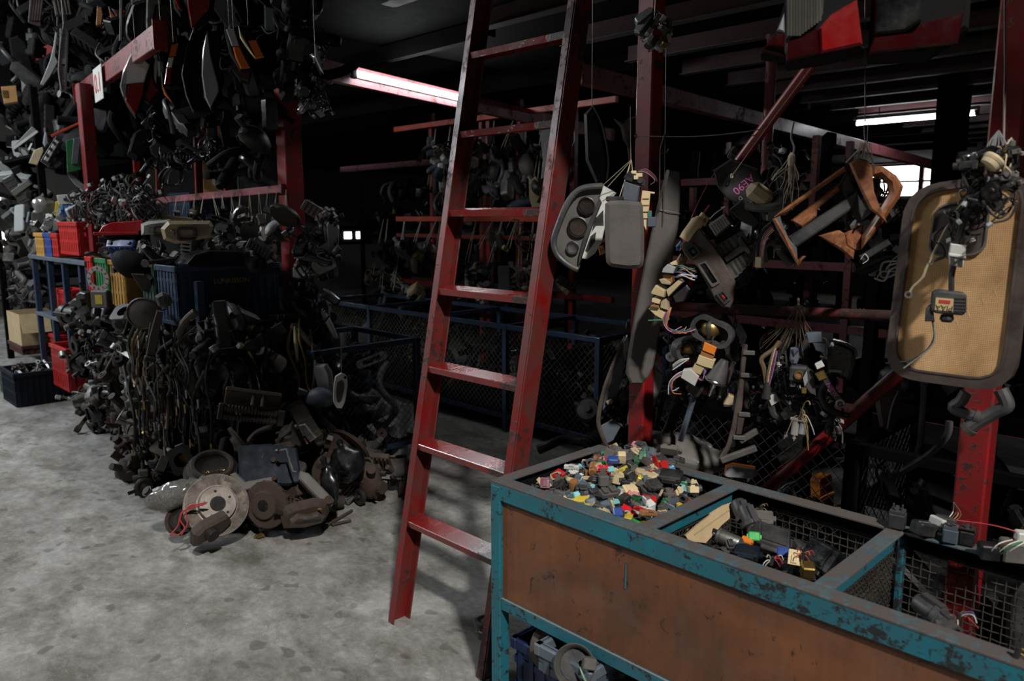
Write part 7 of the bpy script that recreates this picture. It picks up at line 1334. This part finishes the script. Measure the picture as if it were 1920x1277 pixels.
P = Pl(1030, 275, 4.7); t = bpy.data.objects['engine_cover']; text('lettering', 'VVTi', .09, T(P.p(1046, 272)[0], -.034, P.p(1046, 272)[1]) @ RX(90) @ RZ(-90), 'white_plastic', t); text('badge_mark', '3', .06, T(P.p(1031, 275)[0], -.034, P.p(1031, 275)[1]) @ RX(90), 'white_plastic', t)
slab_thing('heat_shield', 'blotchy cream heat shield with holes behind the ladder', 'heat shield', (1008, 365), 4.75, [(992, 340), (1004, 330), (1016, 352), (1024, 372), (1018, 396), (1000, 398), (992, 370)], .03, 'cream', extra=[('hole', lambda P: MB().cyl(P.p3(1002, 352, -.018), P.p3(1002, 352, -.014), .02, n=10).cyl(P.p3(1010, 378, -.018), P.p3(1010, 378, -.014), .016, n=10), 'ink')])
# far shelves
def shelf(label, x0, x1, y0, y1, zs, m, place, group, n, mats, kinds, size):
    t = thing('storage_shelf', label, 'shelf', T(x0, y0, 0)); w, d = x1 - x0, y1 - y0
    for x in (0, w / 2, w):
        for y in (0, d): obj('upright', MB().box((x, y, (zs[-1] + .3) / 2), (.05, .05, zs[-1] + .3), bev=.003), m, t)
    for z in zs: obj('shelf_board', MB().box((w / 2, d / 2, z), (w, d, .03)), 'deck_dark', t); obj('shelf_lip', MB().box((w / 2, -.01, z), (w, .02, .06), bev=.003), m, t)
    strew(kinds, n, lambda i, r: Vector((r.uniform(x0 + .05, x1 - .05), r.uniform(y0 + .05, y0 + d * .6), r.choice(zs) + r.uniform(.06, .24))), place, group, mats, size=size, rnd=r7, parts=False)
BL = ['near_black', 'near_black', 'near_black_gloss', 'near_black', 'black_plastic']
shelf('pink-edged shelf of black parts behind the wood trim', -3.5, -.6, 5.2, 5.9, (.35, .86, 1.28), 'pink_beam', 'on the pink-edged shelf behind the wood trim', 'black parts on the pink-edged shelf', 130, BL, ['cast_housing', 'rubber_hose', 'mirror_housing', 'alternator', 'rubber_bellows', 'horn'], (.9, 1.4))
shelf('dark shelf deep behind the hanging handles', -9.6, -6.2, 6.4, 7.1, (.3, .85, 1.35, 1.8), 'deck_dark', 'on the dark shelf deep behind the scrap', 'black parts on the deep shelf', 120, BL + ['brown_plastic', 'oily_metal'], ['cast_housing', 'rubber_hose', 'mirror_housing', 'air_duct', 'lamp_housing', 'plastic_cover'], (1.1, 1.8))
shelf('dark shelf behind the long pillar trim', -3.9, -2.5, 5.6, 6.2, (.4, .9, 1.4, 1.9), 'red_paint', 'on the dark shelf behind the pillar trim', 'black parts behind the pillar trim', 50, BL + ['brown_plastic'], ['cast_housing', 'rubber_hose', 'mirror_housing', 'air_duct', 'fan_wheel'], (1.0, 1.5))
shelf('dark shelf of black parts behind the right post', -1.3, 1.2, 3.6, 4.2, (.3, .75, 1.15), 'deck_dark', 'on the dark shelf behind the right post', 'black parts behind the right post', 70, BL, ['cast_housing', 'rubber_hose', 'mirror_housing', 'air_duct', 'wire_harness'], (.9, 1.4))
# chain-link frame behind the bin
cage('black chain-link cage behind the bin', -1.98, -1.05, 2.85, 3.5, .80, 2, 'deck_dark', True, .055)
strew(SOFTK, 30, lambda i, r: Vector((r.uniform(-1.9, -1.1), r.uniform(2.95, 3.4), r.uniform(.16, .4))), 'inside the chain-link cage behind the bin', 'parts in the chain-link cage', BL + ['orange_plastic'], size=(.7, 1.1), rnd=r7, parts=False)
cage('black bin frame under the tan board', -.95, .6, 2.55, 3.2, .86, 2, 'deck_dark', False)
strew(SOFTK, 40, lambda i, r: Vector((r.uniform(-.9, .5), r.uniform(2.62, 3.1), r.uniform(.16, .7))), 'inside the black bin frame under the tan board', 'parts in the black bin frame', BL, size=(.8, 1.2), rnd=r7, parts=False)
t = put('lamp_housing', T(dep(1388, 885, 2.55)) @ RZ(30) @ S(.4), 'small orange lamp showing through the chain-link', None, 'orange_plastic')
slab_thing('clear_bag_sheet', 'dusty clear bag hanging behind the diagonal brace', 'bag', (1660, 760), 2.7, [(1640, 720), (1690, 716), (1686, 770), (1672, 810), (1650, 800), (1642, 760)], .05, 'brown_plastic', bev=.015, extra=[('fold', lambda P: MB().tube(smooth_path([P.p3(*q, -.028) for q in ((1684, 730), (1672, 760), (1664, 800))], 4), .003, 5), 'light_grey')])

# ================================================================== UPPER LEFT: sign, hanging lamps and panels
a, b = onZ(147, 178, 2.62), onZ(300, 66, 2.62); d = (b - a).normalized()
def beam_at(px):
    lo, hi = 0.0, 1.0
    for _ in range(40):
        mid = (lo + hi) / 2; v = a.lerp(b, mid) - EYEP
        if CX + FPX * v.dot(RIGHT) / v.dot(FWD) < px: lo = mid
        else: hi = mid
    return a.lerp(b, lo)
ang = math.degrees(math.atan2(d.y, d.x))
t = thing('number_sign', 'white sign with red number on the red beam', 'sign', T(beam_at(196) + Vector((0, 0, -.06)) + Vector((d.y, -d.x, 0)) * .045) @ RZ(ang))
obj('plate', MB().box((0, 0, 0), (.30, .006, .235), bev=.002), 'sign_white', t); text('number', '0.1', .19, T(0, -.0045, 0) @ RX(90), 'sign_red', t)
Z1 = lambda L: Zc(200, 0, .2036, L)
tail_px('large tail lamp, silvery above and red below, by the sign beam', 253, 160, 1.82, Z1([(228, 492), (340, 540), (425, 620), (360, 760), (330, 900), (265, 1075), (180, 950), (125, 820), (150, 680)]), [(Z1([(225, 495), (330, 540), (395, 600), (345, 760), (200, 775), (130, 790), (150, 660)]), 'tail_clear'), (Z1([(195, 785), (345, 765), (330, 880), (262, 1062), (170, 930)]), 'tail_red'), (Z1([(122, 800), (150, 660), (195, 640), (180, 900), (150, 890)]), 'lens_grey')], th=.14, hang=(255, 105))
tail_px('upright tail lamp with amber, clear and red windows', 322, 122, 1.88, Z1([(600, 402), (720, 405), (735, 560), (700, 800), (590, 810), (530, 785), (560, 560)]), [(Z1([(598, 410), (658, 404), (640, 520), (575, 525)]), 'tail_amber'), (Z1([(572, 532), (620, 530), (600, 625), (552, 625)]), 'tail_clear'), (Z1([(548, 635), (600, 632), (590, 775), (530, 780)]), 'tail_red')], th=.10, hang=(325, 80))
tail_px('tall smoky clear lamp curving to a point', 396, 130, 1.86, Z1([(925, 285), (1050, 275), (1060, 380), (1020, 700), (1035, 830), (960, 1000), (890, 870), (872, 620)]), [(Z1([(925, 290), (960, 520), (1030, 800), (1030, 850), (955, 998), (905, 900), (875, 700), (885, 450)]), 'lens_grey')], th=.10, hang=(400, 55))
tail_px('small red and clear lamp behind the large tail lamp', 286, 165, 1.95, Z1([(430, 690), (500, 760), (450, 900), (390, 950), (345, 920), (385, 780)]), [(Z1([(415, 690), (435, 785), (480, 830), (395, 945), (350, 900), (375, 820)]), 'tail_red'), (Z1([(455, 510), (468, 600), (455, 785), (435, 720), (432, 600)]), 'tail_clear')], th=.08, hang=(290, 110))
tail_px('dark lamp with an amber edge between the tail lamps', 312, 175, 1.92, Z1([(500, 640), (560, 720), (600, 940), (540, 880), (505, 800)]), [(Z1([(510, 780), (545, 830), (600, 945), (530, 870)]), 'tail_amber')], th=.08, hang=(306, 120))
tail_px('deep red tail lamp high above the others', 376, 25, 1.80, Z1([(735, -60), (1000, -60), (980, 120), (800, 250), (770, 200), (745, 60)]), [(Z1([(735, -60), (960, -60), (940, 90), (785, 260), (748, 80)]), 'tail_red')], th=.12, hang=(385, -10))
tail_px('narrow red lamp dangling beside the silver-edged one', 342, 20, 1.95, Z1([(600, -60), (680, -60), (720, 120), (680, 140), (620, 60)]), [(Z1([(600, -60), (640, -60), (700, 110), (660, 90)]), 'tail_red')], th=.06, hang=(330, -10))
W1 = lambda L: Zc(400, 0, .2036, L)
tail_px('amber and clear corner lamp, right of the tall smoky lamp', 440, 100, 1.9, W1([(100, 280), (160, 260), (230, 430), (345, 640), (250, 640), (150, 480)]), [(W1([(115, 275), (190, 270), (240, 430), (170, 430)]), 'lens_grey'), (W1([(180, 440), (240, 435), (340, 630), (255, 640), (205, 540)]), 'tail_amber')], th=.09, hang=(430, 55))
tail_px('amber corner lamp nearest the wide post', 470, 80, 1.95, W1([(225, 230), (330, 230), (400, 380), (470, 530), (390, 550), (300, 440), (240, 330)]), [(W1([(230, 240), (270, 330), (390, 545), (340, 490), (290, 420), (245, 350)]), 'cream'), (W1([(320, 380), (395, 370), (468, 530), (395, 548)]), 'tail_amber')], th=.08, hang=(465, 45))
tail_px('dark red lamp under the amber corner lamp', 450, 130, 2.0, W1([(150, 480), (250, 640), (350, 650), (330, 760), (250, 740), (170, 620)]), [(W1([(150, 490), (245, 640), (345, 655), (325, 755), (250, 735), (172, 615)]), 'dark_red_plastic')], th=.08, hang=(440, 95))
tail_px('glossy black lamp rim hanging under the deep red lamp', 355, 140, 1.92, Z1([(805, 258), (880, 300), (880, 600), (900, 850), (960, 1040), (800, 1030), (730, 880), (690, 690), (730, 450)]), [(Z1([(800, 262), (815, 300), (735, 480), (705, 690), (745, 880), (800, 1000), (790, 1025), (728, 880), (690, 690), (728, 450)]), 'charcoal_plastic')], th=.10, hang=(365, 55))
# mirror frame, plastic film
P = Pl(245, 45, 1.95); t = thing('wing_mirror', 'black door mirror with a bright bent rim', 'mirror', P.M); obj('shell', MB().prism(P.pts(Z1([(240, 30), (360, 0), (380, 200), (350, 420), (250, 430), (170, 330), (165, 230)])), .0, .12, .015), 'black_plastic', t); obj('rim', MB().tube(smooth_path([P.p3(*q, -.008) for q in Z1([(350, 0), (250, 30), (205, 90), (165, 240), (178, 360), (245, 425)])], 4), .008, 6), 'dusty_grey', t); obj('rod', MB().tube([P.p3(*q, -.01) for q in Z1([(135, -60), (138, 200), (132, 380)])], .012, 6), 'dusty_grey', t); strings(t, P.M, [(P.M @ P.p3(255, 5, .04), P.M @ P.p3(255, 5, .04) + Vector((0, 0, .4)))], .0016, 'wire_iron', 'hanger_wire')
P = Pl(300, 60, 1.95); t = thing('wrapped_lamp', 'dark lamp wrapped in crinkled clear film', 'lamp', P.M); obj('lamp_body', MB().prism(P.pts(Z1([(380, 100), (500, 20), (640, 40), (650, 330), (520, 420), (400, 300)])), .0, .12, .02), 'brown_plastic', t); obj('film', MB().prism(P.pts(Z1([(370, -60), (480, -60), (500, 20), (380, 110), (430, 280), (420, 420), (400, 540), (380, 480), (360, 200)])), -.02, .05, .01).warp(lambda v: v + Vector((0, .02 * noise.noise(v * 40), 0))), 'clear_bag', t); strings(t, P.M, [(P.M @ P.p3(300, -10, .02), P.M @ P.p3(300, -10, .02) + Vector((0, 0, .4)))], .0016, 'wire_iron', 'hanger_wire')
# far-left hanging panels
G = lambda L: Zc(0, 0, .188, L)
P = Pl(118, 110, 1.9, yaw=10); t = thing('radiator_grille', 'long pale radiator grille with dark slots hanging on end', 'grille', P.M)
obj('grille_frame', MB().ring(P.pts(G([(628, 255), (680, 320), (672, 600), (660, 890), (610, 930), (578, 700), (595, 450)])), P.pts(G([(632, 280), (665, 330), (655, 600), (645, 880), (615, 905), (592, 700), (608, 450)])), -.015, .015, n=36), 'dusty_grey', t)
for k in range(24):
    f = k / 23
    if .48 < f < .60: continue
    y_ = 290 + 600 * f; obj('slat', MB().bar(P.p3(*G([(600 - 4 * abs(f - .5), y_ + 5)])[0], 0), P.p3(*G([(664 - 8 * f, y_ + 18)])[0], 0), .012, .016), 'light_grey', t)
obj('badge_plate', MB().prism(P.pts(G([(588, 575), (662, 585), (658, 640), (584, 640)])), -.01, .012, .003), 'light_grey', t); strings(t, P.M, [(P.M @ P.p3(119, 48, 0), P.M @ P.p3(119, 48, 0) + Vector((0, 0, .6)))], .003, 'wire_iron', 'hanger_wire')
for lb, L, m_, th in (('ribbed brown vent panel hanging at far upper left', [(305, -60), (432, -60), (405, 260), (280, 225)], 'brown_plastic', .05), ('tan metal tray hanging beside the ribbed vent panel', [(520, -60), (690, -60), (715, 130), (555, 165)], 'dusty_grey', .06)):
    c = (sum(q[0] for q in G(L)) / 4, sum(q[1] for q in G(L)) / 4); t, P = slab_thing('vent_cover', lb, 'vent cover', c, 1.95, G(L), th, m_)
    for k in range(5): f = (k + .5) / 5; obj('rib', MB().bar(P.p3(*G([(L[0][0] + (L[1][0] - L[0][0]) * f, 0)])[0], -th / 2 - .004), P.p3(*G([(L[3][0] + (L[2][0] - L[3][0]) * f, L[3][1] - 10)])[0], -th / 2 - .004), .02, .012), m_, t)
    strings(t, P.M, [(P.M @ P.p3(c[0], 0, 0), P.M @ P.p3(c[0], 0, 0) + Vector((0, 0, .4)))], .003, 'wire_iron', 'hanger_wire')
slab_thing('wiper_cowl', 'pale grey slanting strip hanging beside the grille', 'strip moulding', (90, 135), 1.92, G([(560, 280), (578, 300), (550, 560), (580, 620), (500, 770), (435, 855), (402, 845), (500, 600), (530, 480)]), .04, 'light_grey', extra=[('hanger_wire', lambda P: MB().tube([P.p3(107, 54, 0), P.p3(108, -60, 0)], .003, 5), 'wire_iron')])
slab_thing('tray_moulding', 'flat pinkish tray jutting from the far-left rack', 'tray', (48, 258), 1.86, [(24, 276), (60, 238), (66, 242), (70, 250), (28, 280)], .10, 'light_grey', extra=[('front_edge', lambda P: MB().bar(P.p3(26, 279, -.055), P.p3(70, 247, -.055), .012, .02), 'white_plastic')])
slab_thing('wooden_block', 'tan wooden block hanging at the far left edge', 'block', (16, 180), 1.95, [(2, 164), (30, 162), (34, 192), (8, 196)], .12, 'plywood', extra=[('bark_mark', lambda P: MB().box(P.p3(10, 178, -.064), (.05, .006, .07), bev=.002), 'brass')])
slab_thing('gold_bottle', 'dim amber jug hanging behind the numbered sign', 'jug', (187, 33), 2.2, [(182, 18), (190, 15), (193, 30), (190, 48), (180, 50)], .08, 'amber_plastic', extra=[('cap', lambda P: MB().box(P.p3(186, 15, 0), (.03, .03, .03), bev=.005), 'black_plastic')])
slab_thing('gold_bottle', 'dim amber ragged strip hanging left of the black mirror', 'strip', (215, 48), 2.2, [(204, 15), (210, 24), (222, 40), (224, 62), (216, 60), (208, 38)], .05, 'amber_plastic', extra=[('cap', lambda P: MB().box(P.p3(206, 15, 0), (.02, .02, .02), bev=.004), 'black_plastic')])
# car radios and boards hung on the orange hook rail
slab_thing('hook_rail', 'short orange rail and bracket above the circuit boards', 'rail', (128, 245), 1.88, [(95, 253), (150, 228), (152, 232), (98, 258)], .03, 'orange_paint', extra=[('bracket', lambda P: MB().box(P.p3(158, 229, 0), (.08, .05, .10), bev=.004), 'orange_paint')])
def unit(label, px, py, y, L, m_, th, face, fm):
    t, P = slab_thing('car_radio', label, 'radio', (px, py), y, L, th, m_, extra=[('face_plate', lambda P: MB().prism(P.pts(face), -th / 2 - .012, -th / 2 + .002, .003), fm), ('string', lambda P: MB().tube([P.p3(L[1][0], L[1][1], 0), P.p3(L[1][0] + 8, L[1][1] - 22, 0)], .003, 4), 'string')])
    return t, P
t, P = unit('car radio with a pale slotted face, hung at the rack end', 97, 284, 1.82, [(76, 302), (104, 258), (118, 266), (92, 314)], 'black_plastic', .10, [(82, 300), (104, 263), (111, 267), (90, 304)], 'white_plastic')
for k in range(3): obj('slot', MB().box(P.p3(88 + k * 7, 292 - k * 11, -.064), (.02, .004, .03), (0, -30, 0)), 'ink', t)
t, P = unit('grey unit with a green circuit board hung beside the car radio', 138, 290, 1.82, [(124, 264), (150, 258), (152, 318), (126, 324)], 'green_plastic', .06, [(138, 260), (151, 259), (146, 308), (134, 308)], 'blue_grey')
slab_thing('sun_visor', 'beige sun visor lying under the car radio', 'visor', (66, 294), 1.86, [(54, 306), (64, 282), (80, 276), (82, 284), (70, 310)], .05, 'cream', extra=[('hinge', lambda P: MB().cyl(P.p3(64, 282, 0), P.p3(60, 278, 0), .012, n=8), 'light_grey')])
slab_thing('speed_sensor', 'shiny bulb-shaped lamp above the sun visor', 'lamp', (86, 262), 1.86, [(80, 268), (84, 246), (90, 250), (92, 270), (84, 276)], .05, 'lens_grey', bev=.012, extra=[('socket', lambda P: MB().cyl(P.p3(86, 248, 0), P.p3(86, 240, 0), .016, n=10), 'black_plastic')])
slab_thing('clear_cover', 'clear slanted cover below the green circuit board', 'cover', (145, 342), 1.84, [(126, 328), (134, 326), (160, 348), (156, 358), (140, 346)], .05, 'lens_grey', extra=[('clip', lambda P: MB().box(P.p3(130, 327, -.03), (.03, .01, .03)), 'dusty_grey')])
r8 = random.Random(51)
strew(SOFTK + ['plastic_cover', 'lamp_housing', 'mirror_housing', 'plastic_cover'], 150, lambda i, r: onY(r.uniform(0, 235), r.uniform(-60, 300), r.uniform(2.2, 2.6)), 'hung in the dark above the far end of the rack', 'dark parts hung above the rack end', ['near_black', 'near_black', 'near_black_gloss', 'near_black_brown', 'near_black', 'black_plastic'], size=(1.0, 1.9), rnd=r8, parts=False)
strew(SOFTK + ['lamp_housing', 'mirror_housing', 'lamp_housing'], 110, lambda i, r: onY(r.uniform(230, 590), r.uniform(-60, 170), r.uniform(2.15, 2.5)), 'hung in the dark behind the tail lamps', 'dark parts hung behind the tail lamps', ['near_black', 'near_black', 'near_black_gloss', 'near_black'], size=(.9, 1.6), rnd=r8, parts=False)
strew(SOFTK, 60, lambda i, r: onY(r.uniform(255, 520), r.uniform(170, 330), r.uniform(2.1, 2.45)), 'dangling below the tail lamps', 'dark parts dangling below the tail lamps', ['near_black', 'near_black_gloss', 'near_black_brown', 'black_plastic'], size=(.6, 1.1), rnd=r8, parts=False)
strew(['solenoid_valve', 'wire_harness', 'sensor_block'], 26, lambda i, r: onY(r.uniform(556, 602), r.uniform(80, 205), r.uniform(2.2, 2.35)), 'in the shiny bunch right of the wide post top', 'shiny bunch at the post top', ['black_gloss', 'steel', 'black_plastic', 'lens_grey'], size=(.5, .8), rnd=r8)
tail_px('slim glassy lamp at the right edge of the hanging bunch', 597, 110, 2.15, W1([(930, 390), (960, 430), (1020, 690), (990, 690), (930, 560)]), [(W1([(930, 392), (958, 432), (1018, 688), (985, 650), (935, 540)]), 'lens_grey')], th=.05, hang=(590, 78))
# behind the rack: plywood, grey hoarding, red uprights
slab_thing('plywood_sheet', 'upright plywood sheet with white scuffs behind the pink rail', 'plywood', (396, 300), 2.75, [(376, 222), (412, 224), (418, 368), (382, 368)], .02, 'plywood', extra=[('white_scuff', lambda P: MB().prism(P.pts([(404, 260), (412, 262), (417, 364), (411, 364), (408, 300)]), -.0115, -.0095).prism(P.pts([(396, 310), (402, 318), (404, 350), (398, 345)]), -.0115, -.0095), 'white_plastic')])
for lb, pts, m_ in (('slim red upright left of the plywood sheet', (297, 250, 300, 376), 'red_paint'), ('slim dark red upright between the lamps and the plywood', (370, 250, 374, 372), 'red_paint'), ('slim dark red upright right of the plywood sheet', (425, 270, 428, 372), 'red_paint'), ('slim curved red strip hanging below the large tail lamp', (250, 240, 262, 384), 'red_paint')):
    a, b = onY(pts[0], pts[1], 2.6), onY(pts[2], pts[3], 2.6); t = thing('slim_upright', lb, 'post', T(a)); obj('bar', MB().bar((0, 0, 0), b - a, .06, .03, bev=.004), m_, t); obj('end_cap', MB().bar((b - a) * .985, b - a, .07, .04), m_, t)
t = thing('hoarding', 'grey boarding with a red top band seen through the rack', 'boarding', T(onY(268, 335, 3.6)) @ RZ(0)); obj('board', MB().box((.0, 0, -.35), (3.4, .03, 1.0)), 'wall_paint', t); obj('top_band', MB().box((0, -.006, .17), (3.4, .03, .09)), 'red_paint', t)
t, P = slab_thing('grey_sheet', 'dark grey sheet standing left of the wide post', 'sheet', (490, 300), 2.8, [(445, 340), (450, 290), (520, 270), (525, 350), (520, 400), (450, 400)], .02, 'charcoal_plastic', extra=[('edge', lambda P: MB().bar(P.p3(450, 292, -.012), P.p3(520, 272, -.012), .01, .01), 'dusty_grey')])
crate('blue slatted crate behind the pink rail', onY(335, 360, 3.0).x - .25, onY(335, 360, 3.0).x + .25, 3.0, 3.4, 1.45, 1.85, 'crate_blue')
# pile and tall stack at the far-left end
strew(['rubber_hose', 'wire_harness', 'cast_housing', 'alternator', 'air_duct'], 80, lambda i, r: onY(r.uniform(22, 75), r.uniform(430, 580), r.uniform(2.0, 2.6)), 'on the far-left stack beyond the blue rack', 'dark stack beyond the blue rack', ['rubber', 'dusty_rubber', 'black_plastic', 'dusty_grey', 'oily_metal', 'charcoal_plastic'], size=(1.0, 1.6), rnd=r8, parts=False)
strew(['plastic_cover', 'lamp_housing', 'air_duct', 'sensor_block'], 50, lambda i, r: onY(r.uniform(12, 70), r.uniform(290, 430), r.uniform(2.0, 2.6)), 'leaning on the far-left stack above the blue rack', 'pale and dark parts on the far-left stack', ['near_black', 'charcoal_plastic', 'near_black', 'light_grey', 'near_black_brown', 'dusty_grey', 'near_black'], size=(.8, 1.4), rnd=r8, parts=False)
x0 = onY(40, 500, 2.0).x
t = thing('storage_shelf', 'dark steel shelf at the far-left end of the aisle', 'shelf', T(x0 - .9, 2.0, 0))
for x in (0, 2.0):
    for y in (0, .9): obj('upright', MB().box((x, y, 1.4), (.06, .06, 2.8), bev=.003), 'deck_dark', t)
for z in (.25, .8, 1.05, 1.6, 2.2): obj('shelf_board', MB().box((1.0, .45, z), (2.0, .9, .03)), 'deck_dark', t)
obj('back_sheet', MB().box((1.0, .9, 1.4), (2.0, .02, 2.8)), 'deck_dark', t)

# ================================================================== labels: small sets of look-alikes are told apart by their place
same = {}
for o in COL.objects:
    if o.parent is None and o.get('label') and o.get('group'): same.setdefault((o['label'], o['group']), []).append(o)
ORD = ['', 'second', 'third', 'fourth', 'fifth', 'sixth']
for (lb, gr), L in same.items():
    n = len(L)
    if n < 2 or n > 6 or len(lb.split()) > 12: continue
    pr = []
    for o in L:
        v = o.location - EYEP; dz = max(v.dot(FWD), .01); pr.append((v.dot(RIGHT) / dz, v.dot(UPV) / dz, o))
    hor = max(p[0] for p in pr) - min(p[0] for p in pr) >= max(p[1] for p in pr) - min(p[1] for p in pr)
    pr.sort(key=(lambda p: p[0]) if hor else (lambda p: -p[1]))
    for i, p in enumerate(pr):
        if hor: w = 'leftmost' if i == 0 else 'rightmost' if i == n - 1 else ORD[i] + ' from the left'
        else: w = 'topmost' if i == 0 else 'lowest' if i == n - 1 else ORD[i] + ' from the top'
        p[2]['label'] = f"{lb}, {w}"
